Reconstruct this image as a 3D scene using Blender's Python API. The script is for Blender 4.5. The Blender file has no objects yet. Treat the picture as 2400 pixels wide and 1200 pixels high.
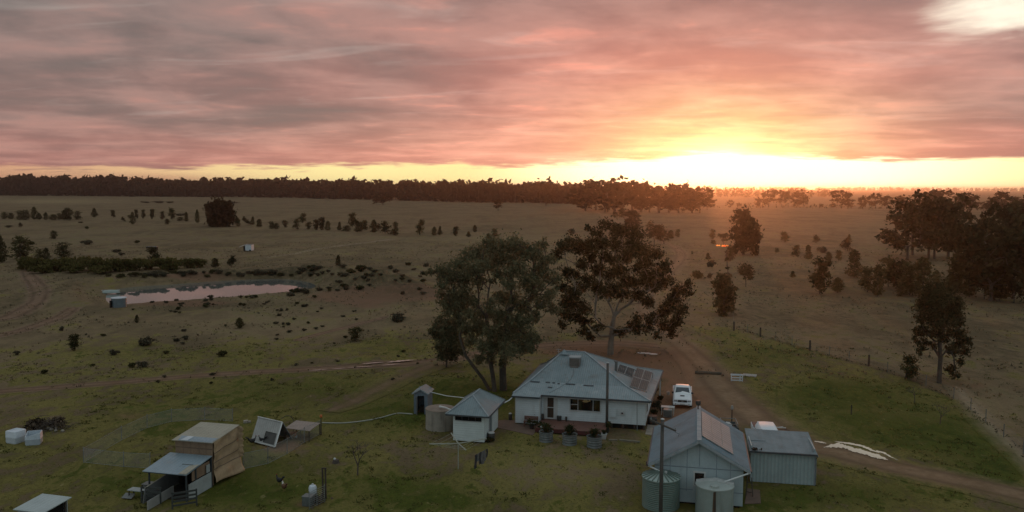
import bpy, bmesh, math, random
import numpy as np
from mathutils import Vector, Matrix
from math import sin, cos, atan, atan2, radians, degrees, pi, hypot, sqrt, exp

scene = bpy.context.scene
COL = scene.collection
random.seed(7)
RNG = np.random.default_rng(11)

# ------------------------------------------------------------------ camera
F_PX, CAM_H = 2000.0, 21.0
PITCH, ROLL = atan(162.5 / F_PX), radians(0.29)
cam_d = bpy.data.cameras.new("camera")
cam_d.sensor_width = 36.0
cam_d.lens = 36.0 * F_PX / 2400.0
cam_d.clip_start = 0.5
cam_d.clip_end = 60000.0
cam = bpy.data.objects.new("camera", cam_d)
COL.objects.link(cam)
cam.matrix_world = Matrix.Translation((0, 0, CAM_H)) @ Matrix.Rotation(pi / 2 - PITCH, 4, 'X') @ Matrix.Rotation(ROLL, 4, 'Z')
scene.camera = cam
_m = cam.matrix_world.to_3x3()
CR, CU, CF = np.array(_m.col[0]), np.array(_m.col[1]), -np.array(_m.col[2])

def at(px, py, z=0.0):
    """where the line of sight through a spot of the photograph meets the level z"""
    d = CR * (px - 1200) / F_PX - CU * (py - 600) / F_PX + CF
    t = (z - CAM_H) / d[2]
    return Vector((d[0] * t, d[1] * t, z))

def at_dist(px, py, dist):
    d = CR * (px - 1200) / F_PX - CU * (py - 600) / F_PX + CF
    t = dist / d[1]
    return Vector((d[0] * t, d[1] * t, CAM_H + d[2] * t))

def to_px(P):
    v = np.asarray(P, float) - np.array([0, 0, CAM_H])
    a = v @ CF
    a = np.where(a < 1.0, 1.0, a)
    return 1200 + F_PX * (v @ CR) / a, 600 - F_PX * (v @ CU) / a

scene.render.resolution_x, scene.render.resolution_y = 1024, 512
scene.view_settings.view_transform = 'Standard'
scene.view_settings.look = 'None'
scene.view_settings.exposure = 0.0
scene.view_settings.gamma = 1.0
scene.view_settings.use_curve_mapping = False
scene.render.engine = 'CYCLES'
cy = scene.cycles
cy.use_denoising = True
cy.max_bounces = 6
cy.diffuse_bounces = 3
cy.glossy_bounces = 3
cy.transparent_max_bounces = 24
cy.volume_bounces = 0
cy.caustics_reflective = False
cy.caustics_refractive = False

# ------------------------------------------------------------------ node expressions
class X:
    """a float socket that can be used in arithmetic"""
    nt = None
    def __init__(s, sock): s.s = sock
    @staticmethod
    def m(op, *a, clamp=False):
        n = X.nt.nodes.new('ShaderNodeMath'); n.operation = op; n.use_clamp = clamp
        for i, v in enumerate(a):
            if isinstance(v, X): X.nt.links.new(v.s, n.inputs[i])
            else: n.inputs[i].default_value = float(v)
        return X(n.outputs[0])
    def __add__(s, o): return X.m('ADD', s, o)
    __radd__ = __add__
    def __sub__(s, o): return X.m('SUBTRACT', s, o)
    def __rsub__(s, o): return X.m('SUBTRACT', o, s)
    def __mul__(s, o): return X.m('MULTIPLY', s, o)
    __rmul__ = __mul__
    def __truediv__(s, o): return X.m('DIVIDE', s, o)
    def __neg__(s): return X.m('MULTIPLY', s, -1)

def sstep(x, a, b):
    n = X.nt.nodes.new('ShaderNodeMapRange'); n.interpolation_type = 'SMOOTHSTEP'
    rev = a > b
    lo, hi = (b, a) if rev else (a, b)
    X.nt.links.new(x.s, n.inputs[0])
    n.inputs[1].default_value, n.inputs[2].default_value = lo, hi
    n.inputs[3].default_value, n.inputs[4].default_value = (1, 0) if rev else (0, 1)
    return X(n.outputs[0])

def gauss(*terms):
    """exp(-sum(((x - centre) / width)^2))"""
    tot = None
    for x, c, w in terms:
        q = (x - c) * (1.0 / w)
        q = q * q
        tot = q if tot is None else tot + q
    return X.m('EXPONENT', -tot)

def clampx(x): return X.m('ADD', x, 0, clamp=True)

def vec(x, y, z):
    n = X.nt.nodes.new('ShaderNodeCombineXYZ')
    for i, v in enumerate((x, y, z)):
        if isinstance(v, X): X.nt.links.new(v.s, n.inputs[i])
        else: n.inputs[i].default_value = v
    return n.outputs[0]

def noise(v, scale, detail=4, rough=0.55, dist=0.0):
    n = X.nt.nodes.new('ShaderNodeTexNoise')
    n.inputs['Scale'].default_value = scale
    n.inputs['Detail'].default_value = detail
    n.inputs['Roughness'].default_value = rough
    n.inputs['Distortion'].default_value = dist
    X.nt.links.new(v, n.inputs['Vector'])
    return X(n.outputs['Fac'])

def rgb(c):
    n = X.nt.nodes.new('ShaderNodeRGB'); n.outputs[0].default_value = (c[0], c[1], c[2], 1)
    return n.outputs[0]

def mix(a, b, f, mode='MIX'):
    n = X.nt.nodes.new('ShaderNodeMix'); n.data_type = 'RGBA'; n.blend_type = mode
    n.clamp_factor = True
    for i, v in ((6, a), (7, b)):
        if isinstance(v, (tuple, list)): n.inputs[i].default_value = (v[0], v[1], v[2], 1)
        else: X.nt.links.new(v, n.inputs[i])
    if isinstance(f, X): X.nt.links.new(f.s, n.inputs[0])
    else: n.inputs[0].default_value = f
    return n.outputs[2]

def addc(a, c, f):
    """colour a plus colour c times the number f"""
    n = X.nt.nodes.new('ShaderNodeVectorMath'); n.operation = 'SCALE'
    n.inputs[0].default_value = c
    X.nt.links.new(f.s, n.inputs['Scale'])
    m = X.nt.nodes.new('ShaderNodeVectorMath'); m.operation = 'ADD'
    X.nt.links.new(a, m.inputs[0]); X.nt.links.new(n.outputs[0], m.inputs[1])
    return m.outputs[0]

def scalec(a, f):
    n = X.nt.nodes.new('ShaderNodeVectorMath'); n.operation = 'SCALE'
    X.nt.links.new(a, n.inputs[0])
    if isinstance(f, X): X.nt.links.new(f.s, n.inputs['Scale'])
    else: n.inputs['Scale'].default_value = f
    return n.outputs[0]

# ------------------------------------------------------------------ sky and sun
SUN_AZ, SUN_EL = 13.8, 1.9
world = bpy.data.worlds.new("World")
scene.world = world
world.use_nodes = True
def build_sky():
    nt = world.node_tree
    nt.nodes.clear()
    X.nt = nt
    tc = nt.nodes.new('ShaderNodeTexCoord')
    sp = nt.nodes.new('ShaderNodeSeparateXYZ')
    nt.links.new(tc.outputs['Generated'], sp.inputs[0])
    x, y, z = (X(sp.outputs[i]) for i in range(3))
    az = X.m('ARCTAN2', x, y) * (180 / pi)
    el = X.m('ARCSINE', z) * (180 / pi)
    zz = X.m('MAXIMUM', z, 0.0) + 0.075
    u, v = x / zz, y / zz
    # a cloud deck seen in perspective: the streaks narrow towards the horizon
    big = noise(vec(u * 0.75 + v * 0.25 + 3.1, v * 0.85 - u * 0.22, 0.3), 0.62, 4, 0.55, 0.5)
    mid = noise(vec(u * 0.85 + v * 0.30, v * 1.0 - u * 0.30, 1.7), 1.15, 5, 0.52, 0.35)
    fine = noise(vec(u * 0.95 - v * 0.25, v * 1.1 + u * 0.25, 4.2), 2.6, 5, 0.52, 0.3)
    wisp = noise(vec(u * 0.5 + 1.4, v * 1.3 + u * 0.12, 7.9), 1.9, 5, 0.55, 0.9)
    puff = noise(vec(az * 0.16, el * 0.36 + az * 0.02, 2.2), 1.0, 6, 0.6, 0.4) - 0.5
    b0, m0, f0 = big - 0.5, mid - 0.5 + puff * 0.35, fine - 0.5 + puff * 0.6
    # how pink the deck is lit from below
    pink = gauss((az, 11, 19), (el, 4.6, 8.0)) * 1.10 + sstep(el, 5.0, 1.4) * 0.46 + 0.03
    pink = clampx(pink + b0 * 0.75 + m0 * 0.40 + f0 * 0.15)
    grey = mix((0.215, 0.168, 0.158), (0.300, 0.232, 0.214), sstep(m0 + f0 * 0.3, -0.17, 0.17))
    rose = mix((0.650, 0.240, 0.198), (0.820, 0.350, 0.278), sstep(m0 + f0 * 0.35, -0.17, 0.2))
    deck = mix(grey, rose, pink)
    # overall brightening towards the sun side
    deck = scalec(deck, 0.98 + 0.10 * gauss((az, 16, 20), (el, 3, 9)) + 0.12 * sstep(az, 8, 30) * sstep(el, 3, 9))
    # thin pale wisps and small red-lit scraps
    deck = addc(deck, (0.075, 0.08, 0.072), sstep(wisp, 0.54, 0.76) * sstep(el, 1.5, 5))
    deck = addc(deck, (0.20, 0.045, 0.02), sstep(fine * 0.6 + mid * 0.4, 0.54, 0.68) * sstep(el, 1.0, 4) * gauss((az, 2, 24)))
    deck = addc(deck, (0.26, 0.15, 0.085), gauss((az, 1, 15), (el, 1.9, 2.4)) * (0.8 + m0 * 1.2))
    # glow round the sun behind the deck
    deck = addc(deck, (0.48, 0.40, 0.14), gauss((az, SUN_AZ, 9.5), (el, 1.2, 4.6)) * (0.85 + m0 * 1.0 + f0 * 0.9))
    deck = addc(deck, (0.62, 0.78, 0.16), gauss((az, SUN_AZ - 0.3, 6.2), (el, 1.0, 3.2)) * (0.9 + f0 * 0.7))
    deck = addc(deck, (0.9, 0.9, 0.8), gauss((az, SUN_AZ, 2.6), (el, 1.1, 1.2)))
    # bright openings high on the right
    opn = sstep(mid * 0.50 + big * 0.30 + (puff + 0.5) * 0.20 + gauss((az, 29.5, 5.5), (el, 10.6, 2.4)) * 0.17
                + gauss((az, 26.0, 9.0), (el, 16.5, 4.2)) * 0.30, 0.57, 0.74)
    deck = mix(deck, (1.25, 1.12, 0.90), opn * sstep(az, 14, 24) * sstep(el, 6.2, 8.8))
    # the clear strip under the deck
    edge = 1.05 + sstep(az, -24, -4) * 0.42 + sstep(az, 2, 10) * 0.35 + gauss((az, SUN_AZ, 5.5)) * 0.35
    edge = edge + m0 * 0.9 + f0 * 1.1
    band = sstep((edge - el) * 1.0, -0.26, 0.22)
    strip = mix((0.74, 0.40, 0.24), (1.02, 0.70, 0.36), sstep(az, -34, -16))
    strip = mix(strip, (1.18, 1.02, 0.46), sstep(az, -24, -9))
    strip = mix(strip, (1.9, 1.75, 1.15), sstep(az, -4, 9))
    strip = mix(strip, (1.35, 1.15, 0.55), sstep(az, 20, 34))
    strip = mix(strip, (0.62, 0.33, 0.20), sstep(el, 0.9, 0.35) * sstep(az, -14, -24) * 0.8)
    front = mix(deck, strip, band)
    # the rest of the dome: dull blue-grey overcast behind, mauve grey overhead
    back = mix((0.375, 0.465, 0.515), (0.425, 0.480, 0.500), sstep(m0, -0.15, 0.15))
    side = X.m('ABSOLUTE', az)
    f_back = clampx(sstep(side, 45, 100) + sstep(el, 20, 50) * 0.85)
    cloud = mix(front, back, f_back)
    below = sstep(el, -0.25, -1.6)
    cloud = mix(cloud, (0.09, 0.075, 0.055), below)
    bg2 = nt.nodes.new('ShaderNodeBackground'); nt.links.new(cloud, bg2.inputs[0]); bg2.inputs[1].default_value = 1.0
    sky = nt.nodes.new('ShaderNodeTexSky'); sky.sky_type = 'NISHITA'; sky.sun_disc = False
    sky.sun_elevation = radians(SUN_EL); sky.sun_rotation = radians(SUN_AZ)
    bg1 = nt.nodes.new('ShaderNodeBackground'); nt.links.new(sky.outputs[0], bg1.inputs[0]); bg1.inputs[1].default_value = 0.05
    ad = nt.nodes.new('ShaderNodeMixShader'); ad.inputs[0].default_value = 0.92   # the overcast lets little clear sky through
    nt.links.new(bg1.outputs[0], ad.inputs[1]); nt.links.new(bg2.outputs[0], ad.inputs[2])
    out = nt.nodes.new('ShaderNodeOutputWorld'); nt.links.new(ad.outputs[0], out.inputs[0])
build_sky()
try:
    world.cycles.sampling_method = 'MANUAL'; world.cycles.sample_map_resolution = 1024
except Exception:
    pass

sun_d = bpy.data.lights.new("sun", 'SUN')
sun_d.energy, sun_d.angle, sun_d.color = 0.9, radians(3.0), (1.0, 0.32, 0.11)
sun = bpy.data.objects.new("sun", sun_d)
COL.objects.link(sun)
_a, _e = radians(SUN_AZ), radians(SUN_EL)
sun.rotation_euler = (-Vector((sin(_a) * cos(_e), cos(_a) * cos(_e), sin(_e)))).to_track_quat('-Z', 'Y').to_euler()
sun.location = (200, 800, 60)
# ------------------------------------------------------------------ object helpers
def tag(o, label, cat, group=None, kind=None):
    o['label'] = label
    if cat: o['category'] = cat
    if group: o['group'] = group
    if kind: o['kind'] = kind
    return o

def thing(name, label, cat, loc, rz=0.0, group=None):
    o = bpy.data.objects.new(name, None)
    COL.objects.link(o)
    o.location = loc
    o.rotation_euler = (0, 0, rz)
    return tag(o, label, cat, group)

def link_mesh(name, me, parent=None, loc=None):
    o = bpy.data.objects.new(name, me)
    COL.objects.link(o)
    if parent is not None: o.parent = parent
    if loc is not None: o.location = loc
    return o

def copy_tree(root, loc, rz, sc, label=None, group=None):
    """a copy of a thing, its parts and their sub-parts"""
    def rec(o, par):
        c = o.copy(); COL.objects.link(c)
        if par is not None: c.parent = par
        for ch in kids.get(o.name, ()): rec(ch, c)
        return c
    kids = {}
    for o in root.children_recursive:
        kids.setdefault(o.parent.name, []).append(o)
    r = rec(root, None)
    r.location = loc; r.rotation_euler = (0, 0, rz); r.scale = sc
    if label: r['label'] = label
    if group: r['group'] = group
    return r

class MB:
    """collects boxes, plates, tubes and lathes into one mesh"""
    def __init__(s): s.v, s.f, s.m = [], [], []
    def add(s, verts, faces, mi=0):
        b = len(s.v)
        s.v += [tuple(p) for p in verts]
        s.f += [tuple(b + i for i in f) for f in faces]
        s.m += [mi] * len(faces)
        return s
    def box(s, x0, x1, y0, y1, z0, z1, mi=0):
        v = [(x, y, z) for z in (z0, z1) for x, y in ((x0, y0), (x1, y0), (x1, y1), (x0, y1))]
        return s.add(v, [(0, 3, 2, 1), (4, 5, 6, 7), (0, 1, 5, 4), (1, 2, 6, 5), (2, 3, 7, 6), (3, 0, 4, 7)], mi)
    def plate(s, pts, t, mi=0):
        """a flat polygon given thickness t downwards along its normal"""
        pts = [Vector(p) for p in pts]
        n = Vector((0, 0, 0))
        for i in range(len(pts)):
            a, b = pts[i], pts[(i + 1) % len(pts)]
            n += a.cross(b)
        n.normalize()
        k = len(pts)
        v = pts + [p - n * t for p in pts]
        f = [tuple(range(k)), tuple(range(2 * k - 1, k - 1, -1))] + [(i, i + k, (i + 1) % k + k, (i + 1) % k) for i in range(k)]
        return s.add(v, f, mi)
    def beam(s, a, b, w, h=None, mi=0):
        a, b = Vector(a), Vector(b); h = h or w
        d = (b - a).normalized()
        up = Vector((0, 0, 1)) if abs(d.z) < 0.95 else Vector((0, 1, 0))
        r = d.cross(up).normalized(); u = r.cross(d)
        v = []
        for p in (a, b):
            v += [p - r * w / 2 - u * h / 2, p + r * w / 2 - u * h / 2, p + r * w / 2 + u * h / 2, p - r * w / 2 + u * h / 2]
        return s.add(v, [(0, 1, 2, 3), (7, 6, 5, 4), (0, 4, 5, 1), (1, 5, 6, 2), (2, 6, 7, 3), (3, 7, 4, 0)], mi)
    def tube(s, pts, rad, n=8, mi=0, caps=True):
        pts = [Vector(p) for p in pts]
        if not isinstance(rad, (list, tuple)): rad = [rad] * len(pts)
        v, f = [], []
        for i, p in enumerate(pts):
            d = (pts[min(i + 1, len(pts) - 1)] - pts[max(i - 1, 0)])
            d = d.normalized() if d.length > 1e-9 else Vector((0, 0, 1))
            ref = Vector((1, 0, 0)) if abs(d.x) < 0.8 else Vector((0, 1, 0))
            r = d.cross(ref).normalized(); u = r.cross(d)
            for k in range(n):
                a = 2 * pi * k / n
                v.append(p + (r * cos(a) + u * sin(a)) * rad[i])
        for i in range(len(pts) - 1):
            for k in range(n):
                k2 = (k + 1) % n
                f.append((i * n + k, i * n + k2, (i + 1) * n + k2, (i + 1) * n + k))
        if caps:
            f.append(tuple(range(n - 1, -1, -1))); f.append(tuple((len(pts) - 1) * n + k for k in range(n)))
        return s.add(v, f, mi)
    def lathe(s, prof, n=32, cx=0, cy=0, mi=0, caps=True):
        """prof: (radius, z) from bottom to top"""
        v, f = [], []
        for r, z in prof:
            for k in range(n):
                a = 2 * pi * k / n
                v.append((cx + r * cos(a), cy + r * sin(a), z))
        for i in range(len(prof) - 1):
            for k in range(n):
                k2 = (k + 1) % n
                f.append((i * n + k, i * n + k2, (i + 1) * n + k2, (i + 1) * n + k))
        if caps:
            f.append(tuple(range(n - 1, -1, -1))); f.append(tuple((len(prof) - 1) * n + k for k in range(n)))
        return s.add(v, f, mi)
    def mesh(s, name, mats, smooth=False, bevel=0.0):
        me = bpy.data.meshes.new(name)
        me.from_pydata(s.v, [], s.f)
        for m in (mats if isinstance(mats, (list, tuple)) else [mats]): me.materials.append(m)
        me.polygons.foreach_set('material_index', s.m)
        if bevel > 0:
            bm = bmesh.new(); bm.from_mesh(me)
            es = [e for e in bm.edges if len(e.link_faces) == 2 and e.calc_face_angle(0) > 0.5]
            bmesh.ops.bevel(bm, geom=es, offset=bevel, segments=2, affect='EDGES', profile=0.6, clamp_overlap=True)
            bm.to_mesh(me); bm.free()
        if smooth:
            me.polygons.foreach_set('use_smooth', [True] * len(me.polygons))
            if smooth != 'all':
                me.set_sharp_from_angle(angle=radians(38))
        me.update()
        return me
    def build(s, name, mats, parent=None, smooth=False, bevel=0.0, loc=None):
        return link_mesh(name, s.mesh(name, mats, smooth, bevel), parent, loc)

# ------------------------------------------------------------------ materials
def new_mat(name):
    m = bpy.data.materials.new(name); m.use_nodes = True
    nt = m.node_tree
    X.nt = nt
    return m, nt, nt.nodes['Principled BSDF'], nt.nodes['Material Output']

def bump(nt, bsdf, h, strength=0.3, dist=0.02):
    b = nt.nodes.new('ShaderNodeBump')
    b.inputs['Strength'].default_value = strength
    b.inputs['Distance'].default_value = dist
    nt.links.new(h.s, b.inputs['Height'])
    nt.links.new(b.outputs[0], bsdf.inputs['Normal'])

def mat(name, c1, c2=None, rough=0.6, metal=0.0, scale=2.0, spec=0.5, bumpy=0.0, corr=None, streak=None, boards=None, dirt=None, stretch=(1, 1, 1)):
    """weathered surface: two tones broken up by noise; corr = (axis, pitch) ribs; boards = pitch of lapped boards"""
    c2 = c2 or tuple(k * 0.72 for k in c1)
    m, nt, b, out = new_mat(name)
    tc = nt.nodes.new('ShaderNodeTexCoord')
    mp = nt.nodes.new('ShaderNodeMapping'); mp.inputs['Scale'].default_value = stretch
    nt.links.new(tc.outputs['Object'], mp.inputs[0])
    P = mp.outputs[0]
    n1 = noise(P, scale, 5, 0.62)
    n2 = noise(P, scale * 7.3, 4, 0.6)
    col = mix(c1, c2, sstep(n1 * 0.7 + n2 * 0.3, 0.36, 0.66))
    sp = nt.nodes.new('ShaderNodeSeparateXYZ'); nt.links.new(tc.outputs['Object'], sp.inputs[0])
    ax = [X(sp.outputs[i]) for i in range(3)]
    h = None
    if streak:
        k, amt, cc = streak      # stains running down
        st = noise(vec(ax[0] * k, ax[1] * k, ax[2] * 0.35), 1.0, 4, 0.6)
        col = mix(col, cc, sstep(st, 0.54, 0.74) * amt)
    if dirt:
        cc, amt, sc = dirt
        dn = noise(P, sc, 6, 0.7)
        col = mix(col, cc, sstep(dn, 0.52, 0.72) * amt)
    if corr:
        a, pitch, dark = corr
        w = X.m('SINE', ax[a] * (2 * pi / pitch))
        col = mix(col, tuple(k * 0.6 for k in c1), sstep(w, 0.1, 0.95) * dark)
        h = w
    if boards:
        fr = X.m('FRACT', ax[2] / boards)
        col = mix(col, tuple(k * 0.5 for k in c1), sstep(fr, 0.14, 0.02) * 0.75)
        h = fr
    if bumpy and h is None:
        h = n2
    if h is not None:
        bump(nt, b, h, 0.5 if bumpy == 0 else bumpy, 0.02)
    nt.links.new(col, b.inputs['Base Color'])
    b.inputs['Roughness'].default_value = rough
    b.inputs['Metallic'].default_value = metal
    b.inputs['Specular IOR Level'].default_value = spec
    return m

def leaf_mat(name, dark, light, trans=0.25):
    m, nt, b, out = new_mat(name)
    ge = nt.nodes.new('ShaderNodeNewGeometry')
    oi = nt.nodes.new('ShaderNodeObjectInfo')
    n1 = noise(ge.outputs['Position'], 0.45, 3, 0.6)
    f = X(ge.outputs['Random Per Island']) * 0.55 + n1 * 0.6 + X(oi.outputs['Random']) * 0.5 - 0.32
    col = mix(dark, light, f)
    nt.nodes.remove(b)
    df = nt.nodes.new('ShaderNodeBsdfDiffuse'); tr = nt.nodes.new('ShaderNodeBsdfTranslucent')
    nt.links.new(col, df.inputs[0]); nt.links.new(col, tr.inputs[0])
    ms = nt.nodes.new('ShaderNodeMixShader'); ms.inputs[0].default_value = trans
    nt.links.new(df.outputs[0], ms.inputs[1]); nt.links.new(tr.outputs[0], ms.inputs[2])
    nt.links.new(ms.outputs[0], out.inputs[0])
    return m

def glass_mat(name, tint=(0.02, 0.024, 0.026), rough=0.08):
    m, nt, b, out = new_mat(name)
    tc = nt.nodes.new('ShaderNodeTexCoord')
    n1 = noise(tc.outputs['Object'], 3.0, 3, 0.5)
    nt.links.new(mix(tint, tuple(k * 2.0 for k in tint), n1), b.inputs['Base Color'])
    b.inputs['Roughness'].default_value = rough
    b.inputs['IOR'].default_value = 1.5
    return m

M = {}
M['roof'] = mat('blue_grey_roof_paint', (0.20, 0.245, 0.255), (0.155, 0.195, 0.205), 0.62, 0.0, 0.9, corr=(0, 0.19, 0.22), dirt=((0.125, 0.115, 0.10), 0.6, 0.8), streak=(1.6, 0.35, (0.29, 0.31, 0.31)))
M['roof_y'] = mat('blue_grey_roof_paint_side', (0.20, 0.245, 0.255), (0.155, 0.195, 0.205), 0.62, 0.0, 0.9, corr=(1, 0.19, 0.22), dirt=((0.125, 0.115, 0.10), 0.6, 0.8), streak=(1.6, 0.35, (0.29, 0.31, 0.31)))
M['roof_low'] = mat('worn_roof_paint', (0.245, 0.29, 0.30), (0.19, 0.23, 0.24), 0.62, 0.0, 1.2, corr=(0, 0.19, 0.2), dirt=((0.34, 0.365, 0.37), 0.7, 0.9), streak=(1.8, 0.4, (0.16, 0.17, 0.165)))
M['shed_roof'] = mat('shed_roof_paint', (0.165, 0.225, 0.255), (0.130, 0.180, 0.205), 0.75, 0.0, 0.8, spec=0.2, corr=(1, 0.19, 0.28), dirt=((0.105, 0.115, 0.115), 0.55, 0.7), streak=(1.5, 0.3, (0.22, 0.26, 0.28)))
M['lean_roof'] = mat('lean_roof_zinc', (0.205, 0.235, 0.245), (0.15, 0.178, 0.186), 0.65, 0.05, 0.8, corr=(0, 0.76, 0.2), dirt=((0.13, 0.12, 0.11), 0.35, 1.6))
M['lean_wall'] = mat('lean_wall_zinc', (0.33, 0.40, 0.395), (0.27, 0.33, 0.325), 0.5, 0.1, 0.8, corr=(0, 0.25, 0.4), streak=(2.4, 0.4, (0.2, 0.2, 0.19)))
M['white_board'] = mat('white_weatherboard', (0.60, 0.655, 0.66), (0.53, 0.58, 0.585), 0.6, 0, 1.0, boards=0.19, streak=(1.7, 0.28, (0.36, 0.37, 0.35)))
M['wash_board'] = mat('pale_weatherboard', (0.60, 0.655, 0.64), (0.52, 0.57, 0.555), 0.6, 0, 1.2, boards=0.19, streak=(2.0, 0.28, (0.36, 0.36, 0.32)))
M['shed_wall'] = mat('blue_fibro', (0.36, 0.43, 0.44), (0.31, 0.37, 0.38), 0.65, 0, 0.9, streak=(1.6, 0.35, (0.24, 0.265, 0.27)))
M['toilet_wall'] = mat('blue_iron', (0.155, 0.195, 0.23), (0.12, 0.15, 0.178), 0.6, 0.1, 1.2, corr=(0, 0.15, 0.3))
M['trim'] = mat('white_trim', (0.50, 0.51, 0.49), (0.40, 0.41, 0.395), 0.55)
M['cap'] = mat('ridge_cap', (0.31, 0.34, 0.35), (0.22, 0.25, 0.26), 0.75, 0.0, spec=0.2)
M['gutter'] = mat('dark_gutter', (0.06, 0.07, 0.075), (0.04, 0.045, 0.05), 0.5, 0.2)
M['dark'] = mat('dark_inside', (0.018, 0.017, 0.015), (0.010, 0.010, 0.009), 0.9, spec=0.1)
M['timber'] = mat('dark_timber', (0.055, 0.042, 0.030), (0.032, 0.025, 0.018), 0.85, 0, 3, stretch=(3, 3, 0.4))
M['pole'] = mat('grey_pole_timber', (0.085, 0.078, 0.068), (0.055, 0.05, 0.043), 0.85, 0, 2, streak=(9, 0.5, (0.03, 0.028, 0.024)))
M['deck'] = mat('red_brown_decking', (0.165, 0.072, 0.048), (0.115, 0.05, 0.036), 0.6, 0, 1.3, corr=(1, 0.14, 0.4))
M['paving'] = mat('brown_paving', (0.150, 0.095, 0.066), (0.11, 0.070, 0.05), 0.85, 0, 1.2)
M['red_timber'] = mat('dark_red_timber', (0.10, 0.025, 0.022), (0.07, 0.02, 0.018), 0.8)
M['bench'] = mat('worn_red_bench', (0.17, 0.075, 0.05), (0.10, 0.05, 0.035), 0.75)
M['gal'] = mat('galvanised', (0.23, 0.25, 0.245), (0.15, 0.165, 0.16), 0.5, 0.35, 2.5)
M['gal_dark'] = mat('dull_galvanised', (0.13, 0.145, 0.14), (0.085, 0.095, 0.09), 0.55, 0.3, 2.5)
M['green_tank'] = mat('green_tank_iron', (0.135, 0.185, 0.155), (0.10, 0.145, 0.12), 0.45, 0.15, 1.2)
M['green_roof'] = mat('pale_green_tank_lid', (0.33, 0.40, 0.36), (0.25, 0.31, 0.275), 0.45, 0.1, 1.5)
M['green_rib'] = mat('green_lid_rib', (0.12, 0.165, 0.14), (0.09, 0.13, 0.11), 0.5)
M['poly_tank'] = mat('pale_poly_tank', (0.255, 0.30, 0.275), (0.215, 0.25, 0.228), 0.5, 0, 0.9, streak=(2.4, 0.4, (0.12, 0.13, 0.11)))
M['poly_lid'] = mat('pale_poly_lid', (0.36, 0.40, 0.37), (0.29, 0.32, 0.295), 0.5, 0, 1.4)
M['rust'] = mat('rust_streak', (0.11, 0.066, 0.032), (0.06, 0.038, 0.02), 0.85, 0, 3)
M['concrete'] = mat('tank_concrete', (0.30, 0.265, 0.215), (0.22, 0.192, 0.155), 0.85, 0, 1.2, streak=(2.2, 0.65, (0.11, 0.098, 0.078)))
M['lid_rust'] = mat('rusty_tank_lid', (0.26, 0.20, 0.155), (0.19, 0.14, 0.105), 0.8, 0, 1.0, dirt=((0.12, 0.075, 0.05), 0.6, 1.5))
M['pvc'] = mat('white_pvc', (0.60, 0.62, 0.60), (0.50, 0.52, 0.50), 0.4)
M['tan_tarp'] = mat('tan_tarpaulin', (0.40, 0.28, 0.16), (0.31, 0.21, 0.12), 0.75, 0, 1.4, bumpy=0.4, dirt=((0.14, 0.095, 0.06), 0.5, 1.0))
M['tan_ply'] = mat('tan_ply', (0.235, 0.155, 0.095), (0.175, 0.112, 0.07), 0.8, 0, 1.6)
M['tan_roof'] = mat('cream_roof_sheet', (0.38, 0.345, 0.265), (0.31, 0.28, 0.215), 0.6, 0.05, 1.0, corr=(0, 0.3, 0.18), dirt=((0.24, 0.21, 0.16), 0.5, 1.2))
M['blue_sheet'] = mat('pale_blue_roof_sheet', (0.27, 0.34, 0.38), (0.21, 0.275, 0.31), 0.45, 0.2, 0.8, corr=(0, 0.3, 0.12), dirt=((0.30, 0.31, 0.30), 0.5, 0.8))
M['clear_sheet'] = mat('white_roof_patch', (0.52, 0.56, 0.58), (0.44, 0.48, 0.50), 0.4)
M['panel'] = mat('pale_panel', (0.33, 0.36, 0.35), (0.27, 0.295, 0.285), 0.6, 0, 1.2, dirt=((0.18, 0.17, 0.14), 0.5, 1.5))
M['grey_panel'] = mat('grey_panel', (0.17, 0.17, 0.16), (0.125, 0.125, 0.118), 0.7, 0, 1.2)
M['coop_panel'] = mat('ribbed_grey_panel', (0.31, 0.305, 0.28), (0.25, 0.245, 0.225), 0.6, 0.05, 1.0, corr=(0, 0.2, 0.25))
M['low_sheet'] = mat('pinkish_iron_sheet', (0.29, 0.235, 0.20), (0.23, 0.185, 0.155), 0.6, 0.1, 1.2, corr=(0, 0.25, 0.15), dirt=((0.16, 0.12, 0.09), 0.4, 1.6))
M['white_plastic'] = mat('white_plastic', (0.58, 0.62, 0.66), (0.49, 0.53, 0.57), 0.45, 0, 1.6)
M['white_plastic_shade'] = mat('shaded_white_plastic', (0.44, 0.49, 0.53), (0.36, 0.41, 0.45), 0.5)  # the same white plastic with shade put into its colour
M['white_paint'] = mat('ute_white_paint', (0.74, 0.76, 0.77), (0.68, 0.70, 0.71), 0.5, 0, 0.8, spec=0.2)
M['black_plastic'] = mat('black_plastic', (0.022, 0.022, 0.023), (0.014, 0.014, 0.015), 0.5)
M['rubber'] = mat('tyre_rubber', (0.025, 0.024, 0.022), (0.018, 0.017, 0.016), 0.85)
M['steel'] = mat('steel_rim', (0.30, 0.30, 0.30), (0.2, 0.2, 0.2), 0.4, 0.6)
M['lamp_glass'] = mat('headlight_glass', (0.36, 0.38, 0.40), (0.26, 0.28, 0.30), 0.12, 0.2)
def clear_glass(name):
    """thin window pane: lets the room show, with a faint sheen"""
    m, nt, b, out = new_mat(name)
    nt.nodes.remove(b)
    tr = nt.nodes.new('ShaderNodeBsdfTransparent'); tr.inputs[0].default_value = (0.75, 0.78, 0.76, 1)
    gl = nt.nodes.new('ShaderNodeBsdfGlossy'); gl.inputs['Roughness'].default_value = 0.05
    tc = nt.nodes.new('ShaderNodeTexCoord'); n1 = noise(tc.outputs['Object'], 1.5, 3)
    ms = nt.nodes.new('ShaderNodeMixShader'); nt.links.new((n1 * 0.08 + 0.05).s, ms.inputs[0])
    nt.links.new(tr.outputs[0], ms.inputs[1]); nt.links.new(gl.outputs[0], ms.inputs[2])
    nt.links.new(ms.outputs[0], out.inputs[0])
    return m
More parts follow.
